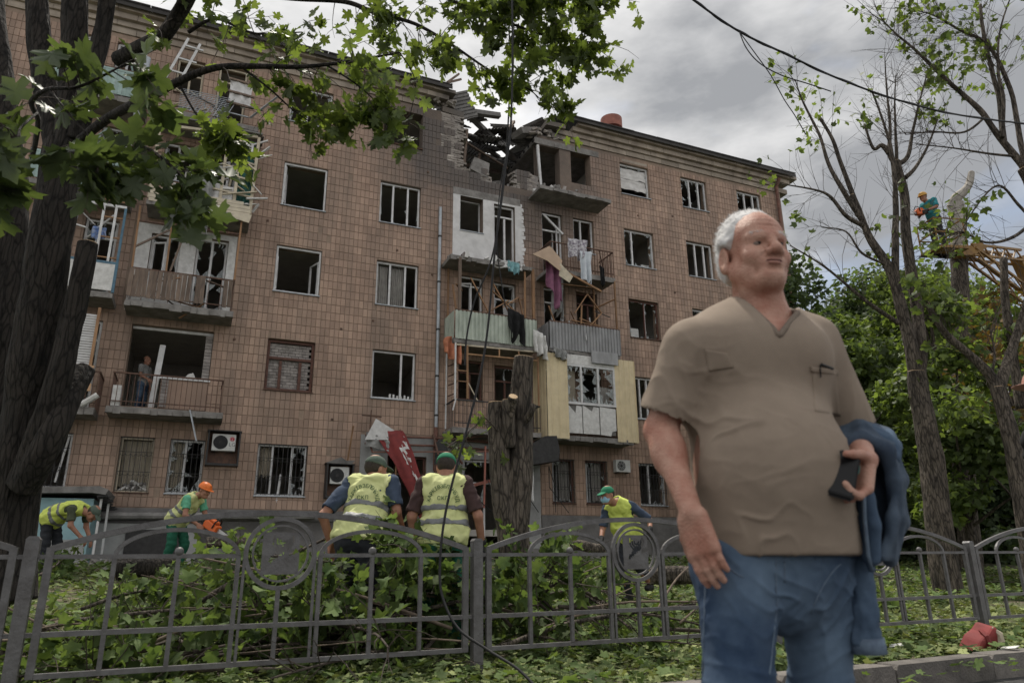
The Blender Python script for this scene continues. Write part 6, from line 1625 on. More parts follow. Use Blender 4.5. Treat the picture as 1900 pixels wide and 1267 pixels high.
hang('bent_pipework', 'bent rusty pipe frame of the wrecked entrance canopy', 'frame', -2.3, 0, 2.2, frames)
def porch(o):
    MB().box(-2.6, 3.0, -1.3, -.03, -.6, .25).build('step', M['concrete_d'], o); MB().box(-2.2, 2.6, -1.7, -1.305, -.6, .05).build('step', M['concrete_d'], o)
hang('entrance_steps', 'grey concrete steps in front of the wrecked entrance', 'steps', -2.3, 0, .95, porch)
# cellar entrance at the far left
def kiosk(o):
    MB().box(-1.2, .95, -1.75, -.08, -1.2, 1.1).build('wall', M['teal_kiosk'], o)
    MB().box(-1.1, .9, -1.77, -1.752, -1.0, .15).build('door_panel', M['panel_grey'], o)
    mb = MB(); mb.prism([(-1.5, 1.10), (-.3, 1.32), (1.05, 1.38), (1.25, 1.30), (1.2, 1.18), (.9, 1.22), (-.3, 1.18), (-1.5, .98)], -2.0, -.05); mb.build('roof', M['slate'], o)
    for k in range(9): MB().prism([(1.02, 1.16 - .04 * k * .5), (1.3 + random.uniform(-.1, .1), 1.2 - .03 * k), (1.28 + random.uniform(-.1, .1), 1.15 - .03 * k), (1.02, 1.12 - .03 * k)], -1.95 + k * .16, -1.86 + k * .16).build('torn_felt', M['iron'], o)
    MB().bar((1.1, -1.7, -1.2), (1.1, -1.7, 1.15), .05).build('post', M['pvc'], o); MB().bar((1.25, -1.2, -1.2), (1.22, -1.2, 1.1), .05).build('post', M['pvc'], o)
hang('cellar_entrance', 'pale teal cellar entrance hut with a bent grey roof', 'hut', -12.75, 0, 1.25, kiosk)
def hatch(o):
    MB().box(-1.3, 1.2, -.5, -.07, -1.2, .55).build('cellar_wall', M['panel_grey'], o); MB().box(-.5, .9, -.54, -.503, -1.2, .40).build('cellar_door', M['iron'], o)
    MB().tube([(-1.5, -.62, .72), (4.2, -.55, .80)], .09, 8).build('wrapped_pipe', M['slate'], o)
hang('cellar_hatch', 'low grey cellar hatch with a dark door at the foot of the wall', 'hatch', -10.6, 0, 1.3, hatch)
# ---------------------------------------------------------------- fence
FEN = empty('metal_fence', FO, FA, 'dark grey painted metal park fence with arched panels and round emblems', 'fence')
PL = 2.62
def fence():
    first = {}
    def put(key, parent, mk, name):
        if key in first: return share(name, first[key], parent)
        o = mk().build(name, M['fence'], parent); first[key] = o; return o
    def post():
        mb = MB(); mb.box(-.034, .034, -.034, .034, -.05, .85); mb.prism([(-.036, .85), (.036, .85), (.02, .868), (-.02, .868)], -.036, .036); return mb
    for i in range(-3, 4):
        o = put('post', FEN, post, 'post'); o.location = (i * PL, 0, 0); o.rotation_euler = (0, R(random.uniform(-.4, .4)), 0)
        if i == 3: break
        pn = empty('panel'); pn.parent = FEN; pn.location = (i * PL + PL / 2, 0, 0)
        w = PL / 2 - .085; za, zb, zc = .155, .36, .76; archz = lambda x: .80 + .215 * (1 - (x / w) ** 2)
        n = 8; xs = [w * q for q in (-.74, -.47, -.20, .20, .47, .74)]
        def bar_between(a, c, t=.022, d=.022): return lambda: MB().bar(a, c, t, d)
        for s_ in (-1, 1):
            put('stile', pn, lambda: MB().box(-.019, .019, -.016, .016, za - .012, .81), 'stile').location = (s_ * w, 0, 0)
            put('toprail%d' % s_, pn, lambda: MB().box(min(s_ * .20 * w, s_ * w), max(s_ * .2 * w, s_ * w), -.0125, .0125, zc - .012, zc + .012), 'rail')
            put('joint_h%d' % s_, pn, lambda: MB().box(min(s_ * w, s_ * (w + .07)), max(s_ * w, s_ * (w + .07)), -.010, .010, zc - .012, zc + .012), 'bracket'); put('joint_l%d' % s_, pn, lambda: MB().box(min(s_ * w, s_ * (w + .07)), max(s_ * w, s_ * (w + .07)), -.010, .010, zb - .012, zb + .012), 'bracket')
        for z in (za, zb): put('rail%g' % z, pn, lambda: MB().box(-w + .02, w - .02, -.0135, .0135, z - .0135, z + .0135), 'rail')
        put('arch', pn, lambda: MB_arch([(x, archz(x)) for x in np.linspace(-w, w, 33)], .017, .030), 'arch')
        for k, f in enumerate((-.74, -.47, -.20, .20, .47, .74)):
            x = f * w; o = put('bar%d' % (abs(f) == .47), pn, lambda: MB().box(-.0125, .0125, -.0125, .0125, za, zc), 'baluster'); o.location = (x, .002, 0)
            if abs(f) == .47:
                ball = first.get('ball')
                if ball is None:
                    bm = bmesh.new(); bmesh.ops.create_uvsphere(bm, u_segments=14, v_segments=10, radius=.026); me = bpy.data.meshes.new('ball'); bm.to_mesh(me); bm.free()
                    for q in me.polygons: q.use_smooth = True
                    me.materials.append(M['fence']); ball = bpy.data.objects.new('ball', me); COL.objects.link(ball); ball.parent = pn; first['ball'] = ball
                else: ball = share('ball', ball, pn)
                ball.location = (x, 0, zc + .026)
        for s_ in (-1, 1):                         # round arch over each pair of bars
            put('loop', pn, lambda: MB_arch([(.27 * w * math.cos(q), .150 * math.sin(q) + zc) for q in np.linspace(PI, 0, 19)], .012, .022), 'loop').location = (s_ * .47 * w, 0, 0)
        zr = .775
        put('mid', pn, lambda: MB().box(-.0125, .0125, -.0125, .0125, za, zr - .215), 'baluster')
        put('ring', pn, lambda: MB_arch([(.205 * math.cos(q), .205 * math.sin(q) + zr) for q in np.linspace(0, 2 * PI, 41)], .013, .024), 'ring')
        put('ring2', pn, lambda: MB_arch([(.165 * math.cos(q), .165 * math.sin(q) + zr) for q in np.linspace(0, 2 * PI, 37)], .006, .018), 'inner_ring')
        for s_ in (-1, 1): put('side%d' % s_, pn, lambda: MB().box(s_ * .21 - .008, s_ * .21 + .008, -.009, .009, za, zr - .03), 'baluster')
        put('emblem', pn, emblem, 'emblem')
def MB_arch(pts, t, d):
    mb = MB(); i0 = 0; n = len(pts)
    for k, (x, z) in enumerate(pts):
        a = Vector((*pts[max(k - 1, 0)], 0)); c = Vector((*pts[min(k + 1, n - 1)], 0)); e = (c - a).normalized(); nx, nz = -e.y, e.x
        mb.v += [(x + nx * t, -d / 2, z + nz * t), (x + nx * t, d / 2, z + nz * t), (x - nx * t, d / 2, z - nz * t), (x - nx * t, -d / 2, z - nz * t)]
    for k in range(n - 1):
        b = k * 4
        for j in range(4): mb.f.append((b + j, b + (j + 1) % 4, b + 4 + (j + 1) % 4, b + 4 + j)); mb.t.append(None)
    return mb
def emblem():
    """cut steel plate: a shield of sheet metal with leaf shaped slots"""
    mb = MB(); N_ = 34; zr = .775; hw, hh = .112, .125
    def solid(x, z):
        a, b = x / hw, z / hh
        if abs(a) > 1 or abs(b) > 1: return False
        for k in range(7):                          # slots fanning out like a wheat ear, from low left to the upper right
            t = k / 6; cx, cz = -.55 + .95 * t, -.42 + .62 * t
            dx, dz = a - cx, b - cz; u_ = dx * .45 + dz * .9; v_ = dx * .9 - dz * .45
            if abs(v_) < .085 and 0 < u_ < .34 + .18 * math.sin(t * 3): return False
        for k in range(3):
            r = math.hypot(a - .1, b - .62); 
            if abs(r - .18 - .17 * k) < .06 and b < .62 + .1 * k and a > -.45: return False
        if a > .5 and -.25 < b - .3 * a < .0: return False
        return True
    s_ = 2 * hw / N_; s2 = 2 * hh / N_
    for i in range(N_):
        j = 0
        while j < N_:
            if solid(-hw + (i + .5) * s_, -hh + (j + .5) * s2):
                e = j
                while e < N_ and solid(-hw + (i + .5) * s_, -hh + (e + .5) * s2): e += 1
                mb.box(-hw + i * s_, -hw + (i + 1) * s_, -.002, .002, zr - hh + j * s2, zr - hh + e * s2); j = e
            else: j += 1
    mb.v = [tuple(v) for v in mb.v]
    return mb
fence()
# fence corners are cut at the ring: the plate just touches it
# ---------------------------------------------------------------- cables
def cable(name, label, pts, r, m='black'):
    o = empty(name, pts[0], 0, label, 'cable'); mb = MB(); L_ = Vector(pts[0]); P_ = [Vector(p) - L_ for p in pts]
    # smooth through the points
    Q = []
    for i in range(len(P_) - 1):
        p0, p1, p2, p3 = P_[max(i - 1, 0)], P_[i], P_[i + 1], P_[min(i + 2, len(P_) - 1)]
        for k in range(8):
            t = k / 8; Q.append(.5 * ((2 * p1) + (p2 - p0) * t + (2 * p0 - 5 * p1 + 4 * p2 - p3) * t * t + (3 * p1 - p0 - 3 * p2 + p3) * t ** 3))
    Q.append(P_[-1]); mb.tube(Q, r, 7); mb.build('strand', M[m], o, smooth=True); return o, Q
def cpts(l): return [pix(*p) for p in l]
cable('hanging_cable', 'thick black cable hanging in front of the torn facade, over the fence', cpts([(948, -60, 5.0), (951, 60, 5.0), (948, 230, 5.0), (935, 330, 5.0), (918, 470, 5.0), (905, 610, 5.0), (890, 700, 4.95), (868, 790, 4.9), (838, 900, 4.85), (822, 980, 4.8), (816, 1060, 4.75), (822, 1110, 4.7), (850, 1165, 4.6), (905, 1205, 4.5), (960, 1240, 4.4), (1000, 1280, 4.3)]), .0085)
cable('looped_cable', 'thin black cable looping down past the wrecked balconies', cpts([(940, -60, 6.0), (946, 120, 6.0), (940, 280, 6.0), (930, 380, 6.0), (912, 480, 6.0), (880, 560, 6.0), (866, 625, 6.0), (862, 680, 6.0)]), .008)
cable('thin_cable', 'thin dark cable beside the thick hanging one', cpts([(955, -60, 7.0), (950, 200, 7.0), (928, 350, 7.0), (922, 450, 7.0), (930, 520, 7.0), (938, 570, 7.0)]), .006)
o_, Q_ = cable('overhead_cable', 'twisted overhead power cable sagging across the sky', cpts([(1230, -45, 9.0), (1290, 3, 9.2), (1370, 58, 9.5), (1450, 97, 9.9), (1560, 148, 10.6), (1680, 190, 11.4), (1800, 217, 12.4), (1960, 236, 13.6)]), .017)
mb = MB(); mb.tube([q + Vector((.022 * math.cos(k * .8), .0, .022 * math.sin(k * .8))) for k, q in enumerate(Q_)], .011, 6); mb.build('twisted_strand', M['black'], o_, smooth=True)
cable('broken_cable', 'broken cable end hanging from the overhead cable', cpts([(1372, 60, 9.5), (1385, 90, 9.4), (1410, 118, 9.4), (1450, 140, 9.4), (1500, 156, 9.4), (1542, 170, 9.4)]), .009)
cable('trailing_cable', 'thin broken cable dropping from the overhead cable towards the bare tree', cpts([(1372, 60, 9.5), (1400, 98, 9.6), (1430, 140, 9.8), (1455, 185, 10), (1475, 215, 10), (1495, 250, 10)]), .008)
# ---------------------------------------------------------------- small things on the verge
for (a_, c_, lb_) in ((pix(1760, 1266, 3.55), pix(1905, 1250, 3.9), 'pale split board lying on the road against the kerb'),):
    a_.z = c_.z = -.10; o = empty('wooden_board', a_, 0, lb_, 'board'); d_ = c_ - a_; mb = MB(); mb.bar((0, 0, 0), d_, .13, .025); mb.build('plank', M['wood_pale'], o); mb = MB(); mb.bar(Vector((.02, .09, .0)), d_ * .8 + Vector((0, .11, .01)), .05, .02); mb.build('splinter', M['wood_pale'], o)
pc = pix(1820, 1200, 6.15); gq = gz(pc.x, pc.y)
rc = empty('crushed_canister', (pc.x, pc.y, gq), R(20), 'crushed red plastic canister with a pale stripe lying by the kerb', 'canister')
mb = MB(); mb.prism([(-.16, .0), (.20, .0), (.09, .17), (.03, .22), (-.03, .15), (-.10, .11)], -.09, .09); b_ = mb.build('canister_body', M['red'], rc); sb = b_.modifiers.new('b', 'BEVEL'); sb.width = .03; sb.segments = 3; b_.rotation_euler = (R(12), R(4), 0)
mb = MB(); mb.tube([(.03, -.10, .18), (.075, -.12, .13), (.08, -.12, .08), (.05, -.12, .03)], [.012, .028, .028, .012], 6); mb.build('pale_stripe', M['wood_pale'], rc)
mb = MB(); mb.tube([(-.03, -.05, .16), (-.05, -.11, .12), (-.04, -.12, .05)], .018, 6); mb.build('handle', M['red'], rc)
for (x, y, Y, lb) in ((1875, 1212, 5.9, 'white scrap of paper on the kerb beside the red canister'), (1785, 1158, 6.6, 'white scrap of paper on the lawn behind the red canister'), (1665, 1180, 6.2, 'pale scrap of cardboard among the leaves near the kerb')):
    p = gnd_ = pix(x, y, Y); mb = MB(); mb.prism([(-.07, -.03), (.06, -.045), (.08, .04), (-.05, .05)], 0, .004); o = mb.build('paper_scrap', M['white_cloth']); o.location = (p.x, p.y, gz(p.x, p.y) + .05); o.rotation_euler = (R(80), R(8), random.random() * 3); tag(o, lb, 'paper')
# ================================================================ VEGETATION
HALF = [(0, 0), (.17, -.10), (.35, -.07), (.33, .05), (.49, .13), (.35, .22), (.29, .30), (.47, .37), (.68, .54), (.51, .57), (.47, .70), (.31, .61), (.17, .56), (.23, .71), (.13, .80), (0, 1.0)]
def leaf_shape(half, centre=(0, .30)):
    o = half + [(-x, y) for x, y in reversed(half[1:-1])]
    P = np.array([centre] + o, float); n = len(o)
    F = np.array([(0, 1 + k, 1 + (k + 1) % n) for k in range(n)])
    return P, F
LEAF_FULL = leaf_shape(HALF)
LEAF_MID = leaf_shape([(0, 0), (.34, -.06), (.50, .15), (.38, .30), (.66, .50), (.46, .68), (.25, .60), (.14, .82), (0, 1.0)])
LEAF_LOW = leaf_shape([(0, 0), (.40, .10), (.62, .5), (.2, .6), (0, 1.0)])
def unit(a): return a / np.maximum(np.linalg.norm(a, axis=-1, keepdims=True), 1e-9)
def leaf_mesh(P, D, Nr, size, shape, curl=.22):
    """arrays of base point, midrib direction, blade normal, size -> vertices, faces"""
    L_, F = shape; n = len(P); D = unit(D); X = unit(np.cross(D, Nr)); Z = np.cross(X, D)
    x = L_[:, 0][None, :, None]; y = L_[:, 1][None, :, None]; r = RNG.uniform(.4, 1.6, (n, 1, 1)) * curl
    z = r * (np.abs(x) * .55 - y * y * .55) + RNG.normal(0, .035, (n, len(L_), 1))
    s = size[:, None, None]
    V = P[:, None, :] + s * (x * X[:, None, :] + y * D[:, None, :] + z * Z[:, None, :])
    FF = (F[None] + (np.arange(n) * len(L_))[:, None, None]).reshape(-1, 3)
    return V.reshape(-1, 3), FF
def leaves(name, P, D, Nr, size, shape, m, parent=None, curl=.22, **pr):
    V, F = leaf_mesh(np.asarray(P), np.asarray(D), np.asarray(Nr), np.asarray(size), shape, curl)
    t = np.repeat(RNG.random(len(P)), len(shape[1]))
    return from_np(name, V, F, m, parent, tint=t, **pr)
M['leaf'] = mat('maple_leaf', (.090, .118, .040), (.050, .072, .025), scale=2.5, rough=.5, tint=.45, trans=.52, back=(2.4, 2.4, 1.0), spec=.4)
M['leaf_one'] = mat('maple_leaf_single', (.066, .090, .036), (.042, .062, .026), scale=9, rough=.5, rnd=.35, trans=.36, back=(2.0, 2.0, 1.0), spec=.4)
M['leaf_cut'] = mat('cut_maple_leaf', (.116, .158, .058), (.044, .074, .025), scale=5, rough=.7, tint=.6, trans=.28, back=(2.0, 2.0, 1.0), spec=.12)
M['litter'] = mat('leaf_litter', (.25, .275, .125), (.075, .105, .040), scale=5, rough=.85, tint=.55, trans=.18, back=(1.5, 1.5, .8), spec=.08)
M['leaf_far'] = mat('lime_leaf', (.115, .155, .056), (.056, .084, .030), scale=1.0, rough=.6, tint=.5, trans=.42, back=(2.2, 2.2, .9))
M['leaf_far2'] = mat('dark_tree_leaf', (.080, .110, .052), (.040, .062, .030), scale=1.0, rough=.6, tint=.5, trans=.36, back=(2.0, 2.1, .8))
M['leaf_dry'] = mat('rusty_leaf', (.17, .095, .035), (.10, .075, .028), scale=2, rough=.7, tint=.4, trans=.3)
M['bark_dark'] = mat('maple_bark_shaded', (.032, .027, .023), (.016, .014, .012), scale=9, rough=.95, bump=1.0, bscale=26, bdist=.05, stretch=(1, 1, .22), extra=furrows)  # base colour darkened to carry the shade the maple trunk stands in
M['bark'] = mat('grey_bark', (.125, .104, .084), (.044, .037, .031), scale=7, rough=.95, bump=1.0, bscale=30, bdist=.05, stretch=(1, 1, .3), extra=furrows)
M['bark_pale'] = mat('pale_bare_wood', (.40, .37, .33), (.24, .22, .195), scale=6, rough=.9, bump=.6, stretch=(1, 1, .4))
M['cut_wood'] = mat('fresh_cut_wood', (.50, .36, .22), (.38, .26, .15), scale=12, rough=.85)
M['twig'] = mat('twig_bark', (.085, .068, .056), (.045, .036, .03), scale=12, rough=.9)
M['bark_stick'] = mat('bare_stick_bark', (.20, .155, .12), (.11, .085, .066), scale=12, rough=.9)
def spline(P, n=6):
    P = [Vector(p) for p in P]; Q = []
    for i in range(len(P) - 1):
        p0, p1, p2, p3 = P[max(i - 1, 0)], P[i], P[i + 1], P[min(i + 2, len(P) - 1)]
        for k in range(n):
            t = k / n; Q.append(.5 * ((2 * p1) + (p2 - p0) * t + (2 * p0 - 5 * p1 + 4 * p2 - p3) * t * t + (3 * p1 - p0 - 3 * p2 + p3) * t ** 3))
    return Q + [P[-1]]
def limb(parent, pts, r0, r1, m, name='branch', n=10, bump=.10, cut=True, taper=1.0):
    Q = spline(pts); m_ = len(Q); L0 = Q[0]
    rr = [(r0 + (r1 - r0) * (k / (m_ - 1)) ** taper) * (1 + bump * mnoise.noise(q * 3.1)) for k, q in enumerate(Q)]
    Q2 = [q + Vector((mnoise.noise(q * 1.7), mnoise.noise(q * 1.7 + Vector((9, 0, 0))), 0)) * rr[k] * (.12 if rr[k] > .08 else .35) for k, q in enumerate(Q)]
    base = parent.matrix_basis.inverted() if False else Matrix.Translation(-parent.location)
    big = r0 > .075; n = n * 2 + 8 if big else n
    if big: Q2 = [a.lerp(b, t / 3) for a, b in zip(Q2, Q2[1:]) for t in range(3)] + [Q2[-1]]; rr = [x + (y - x) * t / 3 for x, y in zip(rr, rr[1:]) for t in range(3)] + [rr[-1]]; m_ = len(Q2)
    mb = MB(); mb.tube([base @ q for q in Q2], rr, n)
    if big:                                   # furrowed bark: ridges that run along the limb
        ln = 0.0
        for k in range(m_):
            if k: ln += (Q2[k] - Q2[k - 1]).length
            c = base @ Q2[k]
            for j in range(n):
                v = Vector(mb.v[k * n + j]); d = v - c; a = 2 * PI * j / n
                w_ = mnoise.noise((math.cos(a) * r0 * 26, math.sin(a) * r0 * 26, ln * 2.6)); w2 = mnoise.noise((math.cos(a) * 1.3, math.sin(a) * 1.3, ln * 1.1 + L0.x)); mb.v[k * n + j] = tuple(c + d * (1 + .010 / rr[k] * (w_ - abs(w_)) * 1.2 + .10 * w2))
    o = mb.build(name, m, parent, smooth=True)
    for p in list(o.data.polygons)[-2:]: p.use_smooth = False
    if cut and r1 > .03:
        d = (Q2[-1] - Q2[-2]).normalized(); c = MB(); c.tube([base @ (Q2[-1] + d * .002), base @ (Q2[-1] + d * .008)], [r1 * .93, r1 * .9], n); c.build('cut_face', M['cut_wood'], o)
    return Q2, rr
def rdir(v=None, s=1.0):
    d = RNG.normal(size=3); d /= np.linalg.norm(d); return d if v is None else unit(np.asarray(v) + d * s)
def twigs_on(Q, count, lmin, lmax, r, mb, off, droop=.15, up=.25, t0=.15, sub=2, side=1.0):
    """thin side shoots along a limb; returns shoot polylines (world)"""
    out = []; n = len(Q)
    for _ in range(count):
        t = RNG.uniform(t0, 1.0) ** .8; i = min(int(t * (n - 1)), n - 2); p = np.array(Q[i].lerp(Q[i + 1], RNG.random())); ax = unit(np.array(Q[i + 1] - Q[i]))
        d = unit(ax * .8 + rdir() * side + np.array([0, 0, up])); l = RNG.uniform(lmin, lmax); pts = [p]; seg = 4
        for k in range(seg):
            d = unit(d + rdir() * .22 + np.array([0, 0, -droop])); pts.append(pts[-1] + d * l / seg)
        mb.tube([Vector(q) - off for q in pts], [r, r * .8, r * .6, r * .45, r * .25], 5, cap=False); out.append(pts)
        for _k in range(sub):
            j = RNG.integers(1, seg); q = pts[j]; d2 = unit(d + rdir() * .9); l2 = l * RNG.uniform(.3, .6); q2 = [q, q + d2 * l2 * .5, q + d2 * l2 + np.array([0, 0, -droop * l2])]
            mb.tube([Vector(x) - off for x in q2], [r * .5, r * .4, r * .2], 4, cap=False); out.append(q2)
    return out
def leaf_sites(shoots, per, size, flat=.55, out=1.0, drop=.35):
    P, D, Nn, S_ = [], [], [], []
    for pts in shoots:
        k = max(1, int(RNG.poisson(per)))
        for _ in range(k):
            t = RNG.uniform(.25, 1.0); i = min(int(t * (len(pts) - 1)), len(pts) - 2); p = pts[i] + (pts[i + 1] - pts[i]) * RNG.random()
            d = unit(rdir() + np.array([0, 0, -drop])); st = RNG.uniform(.02, .06); P.append(p + d * st); D.append(d); Nn.append(unit(np.array([0, 0, flat]) + rdir() * .75)); S_.append(size * RNG.uniform(.6, 1.25))
    return np.array(P), np.array(D), np.array(Nn), np.array(S_)
# ---- the big maple at the left ------------------------------------------------
def at(*pts): return [pix(*p) for p in pts]
mp0 = pix(30, 1075, 6.3); mp0.z = gz(mp0.x, mp0.y)
MAPLE = empty('maple_tree', mp0, 0, 'big dark maple at the left edge with cut stubs and hanging leaves', 'tree')
def maple():
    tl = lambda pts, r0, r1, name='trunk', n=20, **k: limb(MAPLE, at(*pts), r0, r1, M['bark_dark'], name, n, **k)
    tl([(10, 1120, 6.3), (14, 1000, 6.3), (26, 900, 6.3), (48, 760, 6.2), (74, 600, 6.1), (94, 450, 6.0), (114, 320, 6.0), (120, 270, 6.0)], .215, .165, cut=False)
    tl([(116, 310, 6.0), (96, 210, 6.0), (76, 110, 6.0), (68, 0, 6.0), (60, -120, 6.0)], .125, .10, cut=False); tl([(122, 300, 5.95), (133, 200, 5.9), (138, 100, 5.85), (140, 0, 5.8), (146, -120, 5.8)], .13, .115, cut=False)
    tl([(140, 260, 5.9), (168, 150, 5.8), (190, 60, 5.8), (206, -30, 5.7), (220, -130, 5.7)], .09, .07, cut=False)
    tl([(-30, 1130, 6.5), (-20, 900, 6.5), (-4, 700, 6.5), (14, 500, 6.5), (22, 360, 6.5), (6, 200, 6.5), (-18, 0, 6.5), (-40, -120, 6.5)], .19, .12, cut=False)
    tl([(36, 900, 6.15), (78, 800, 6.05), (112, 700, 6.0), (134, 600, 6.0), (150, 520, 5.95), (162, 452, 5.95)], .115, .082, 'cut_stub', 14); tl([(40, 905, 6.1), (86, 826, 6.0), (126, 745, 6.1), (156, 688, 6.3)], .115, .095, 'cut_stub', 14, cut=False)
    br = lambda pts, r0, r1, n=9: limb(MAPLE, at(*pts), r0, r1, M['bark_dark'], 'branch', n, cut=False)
    B1 = br([(222, 110, 5.7), (262, 90, 5.5), (300, 70, 5.3), (325, 35, 5.2), (350, -10, 5.1), (385, -90, 5.0)], .075, .06, 12)
    B2 = br([(150, 260, 5.8), (210, 215, 5.3), (270, 185, 4.9), (330, 152, 4.7), (400, 127, 4.6), (480, 124, 4.6), (560, 124, 4.6), (650, 114, 4.6), (742, 98, 4.6)], .045, .007)
    B3 = br([(360, -40, 5.2), (450, -16, 5.3), (540, -4, 5.4), (640, 4, 5.5), (700, 26, 5.5), (770, 45, 5.5), (840, 85, 5.5), (910, 132, 5.5), (985, 168, 5.5)], .034, .006)
    B4 = br([(640, -60, 5.6), (760, -28, 5.6), (860, 10, 5.6), (950, 45, 5.6), (1030, 72, 5.6), (1095, 78, 5.6)], .024, .005); B4b = br([(900, 25, 5.6), (960, -5, 5.5), (1040, -12, 5.5), (1110, -5, 5.5)], .013, .004, 6)
    B5 = br([(600, 118, 4.6), (640, 142, 4.65), (680, 172, 4.7), (708, 205, 4.7), (722, 245, 4.7)], .009, .003, 6); B6 = br([(450, 126, 4.6), (500, 165, 4.7), (545, 205, 4.8), (590, 232, 4.8), (640, 230, 4.8)], .009, .003, 6)
    B7 = br([(985, 168, 5.5), (1010, 190, 5.5), (1040, 205, 5.5)], .006, .003, 5); B8 = br([(350, 60, 5.2), (400, 35, 5.1), (470, 62, 5.0), (560, 60, 5.0)], .018, .005, 6)
    B9 = br([(135, 330, 5.8), (175, 285, 4.2), (225, 262, 3.7), (280, 280, 3.5), (330, 320, 3.4), (370, 360, 3.4)], .022, .004, 7); B10 = br([(60, 300, 6), (70, 230, 4.4), (60, 190, 3.6), (90, 165, 3.3), (150, 160, 3.2), (250, 110, 3.2)], .022, .004, 7); B11 = br([(70, 210, 3.6), (40, 235, 3.2), (30, 260, 3.1), (10, 290, 3.1)], .008, .003, 5)
    B12 = br([(90, 165, 3.3), (130, 215, 3.2), (170, 260, 3.2), (190, 300, 3.2)], .007, .003, 5); B13 = br([(330, 152, 4.7), (370, 220, 4.8), (410, 240, 4.9), (430, 260, 4.9)], .01, .003, 5); B14 = br([(742, 98, 4.6), (770, 150, 4.8), (760, 220, 4.9), (745, 285, 4.95)], .005, .002, 5)
    off = MAPLE.location; near, mid = [], []
    tw = MB()
    for Q, c, a, b in ((B9[0], 11, .10, .32), (B10[0], 9, .12, .34), (B11[0], 7, .1, .3), (B12[0], 8, .08, .28)):
        near += twigs_on(Q, c, a, b, .004, tw, off, droop=.25, up=-.05, t0=.3, sub=1)
    for Q, c, a, b, t0 in ((B2[0], 19, .18, .55, .35), (B3[0], 40, .2, .55, .25), (B4[0], 58, .18, .55, .15), (B4b[0], 40, .15, .5, .0), (B5[0], 9, .12, .32, .2), (B6[0], 10, .12, .34, .2), (B7[0], 5, .10, .2, .0), (B8[0], 12, .2, .55, .2), (B13[0], 11, .14, .4, .2), (B1[0], 10, .3, .7, .5)):
        mid += twigs_on(Q, c, a, b, .0045, tw, off, droop=.2, up=.0, t0=t0, sub=1)
    hang_ = twigs_on(B14[0], 6, .08, .18, .003, tw, off, droop=.4, up=-.2, t0=.55, sub=0)
    tw.build('twigs', M['twig'], MAPLE, smooth=True, kind='stuff')
    P, D, Nn, S_ = leaf_sites(near, 2.6, .155); o = np.array(off)
    # nearest leaves one by one
    src = []
    for k in range(5):
        V, F = leaf_mesh(np.zeros((1, 3)), np.array([[0, 1., 0]]), np.array([[0, 0, 1.]]), np.array([1.0]), LEAF_FULL, .35); src.append((V, F))
    pro = [None] * 5
    NL = min(len(P), 290)
    for i in range(NL):
        k = int(RNG.integers(5)); d = unit(D[i]); x = unit(np.cross(d, Nn[i])); z = np.cross(x, d)
        if pro[k] is None: pro[k] = from_np('leaf', *src[k], M['leaf_one'], MAPLE); ob = pro[k]
        else: ob = share('leaf', pro[k], MAPLE)
        p = P[i] - o; s = S_[i]
        ob.matrix_local = Matrix(((x[0] * s, d[0] * s, z[0] * s, p[0]), (x[1] * s, d[1] * s, z[1] * s, p[1]), (x[2] * s, d[2] * s, z[2] * s, p[2]), (0, 0, 0, 1)))
    P2, D2, N2, S2 = leaf_sites(mid, 3.2, .112); P3, D3, N3, S3 = leaf_sites(hang_, 2.0, .14)
    P2 = np.concatenate([P2, P3, P[NL:]]); D2 = np.concatenate([D2, D3, D[NL:]]); N2 = np.concatenate([N2, N3, Nn[NL:]]); S2 = np.concatenate([S2, S3, S_[NL:]])
    leaves('crown', P2 - o, D2, N2, S2, LEAF_FULL, M['leaf'], MAPLE, kind='stuff')
maple()
# ---- the cut stump in front of the entrance --------------------------------------
p = pix(948, 985, 8.0); p.z = gz(p.x, p.y)
STU = empty('tree_stump', p, 0, 'tall topped maple stump with two cut stems before the entrance', 'tree stump')
limb(STU, at((946, 1040, 8.0), (946, 985, 8.0), (936, 930, 8.0), (928, 850, 8.0), (924, 790, 8.0), (922, 748, 8.0)), .145, .105, M['bark'], 'stem', 16)
limb(STU, at((956, 1040, 8.05), (958, 980, 8.05), (966, 900, 8.05), (966, 800, 8.05), (968, 730, 8.05), (972, 664, 8.05)), .155, .120, M['bark'], 'stem', 18)
limb(STU, at((948, 830, 7.95), (945, 780, 7.9), (943, 742, 7.88)), .075, .065, M['bark'], 'stem', 14)
limb(STU, at((944, 800, 7.95), (948, 760, 7.85), (953, 736, 7.75)), .06, .055, M['bark'], 'branch_stub', 10)
limb(STU, at((968, 790, 8.0), (985, 765, 7.9), (990, 750, 7.9)), .05, .03, M['bark'], 'branch_stub', 8)
tw = MB(); sh_ = twigs_on([Vector(q) for q in at((925, 790, 7.9), (900, 772, 7.8), (868, 800, 7.7), (840, 830, 7.7))], 8, .2, .45, .006, tw, STU.location, sub=1); tw.tube([q - STU.location for q in at((925, 800, 7.9), (900, 775, 7.8), (870, 800, 7.7), (830, 830, 7.7))], .008, 5); tw.build('twigs', M['twig'], STU, kind='stuff')
P, D, Nn, S_ = leaf_sites(sh_, 1.0, .11); leaves('sprout_leaves', P - np.array(STU.location), D, Nn, S_, LEAF_FULL, M['leaf'], STU, kind='stuff')
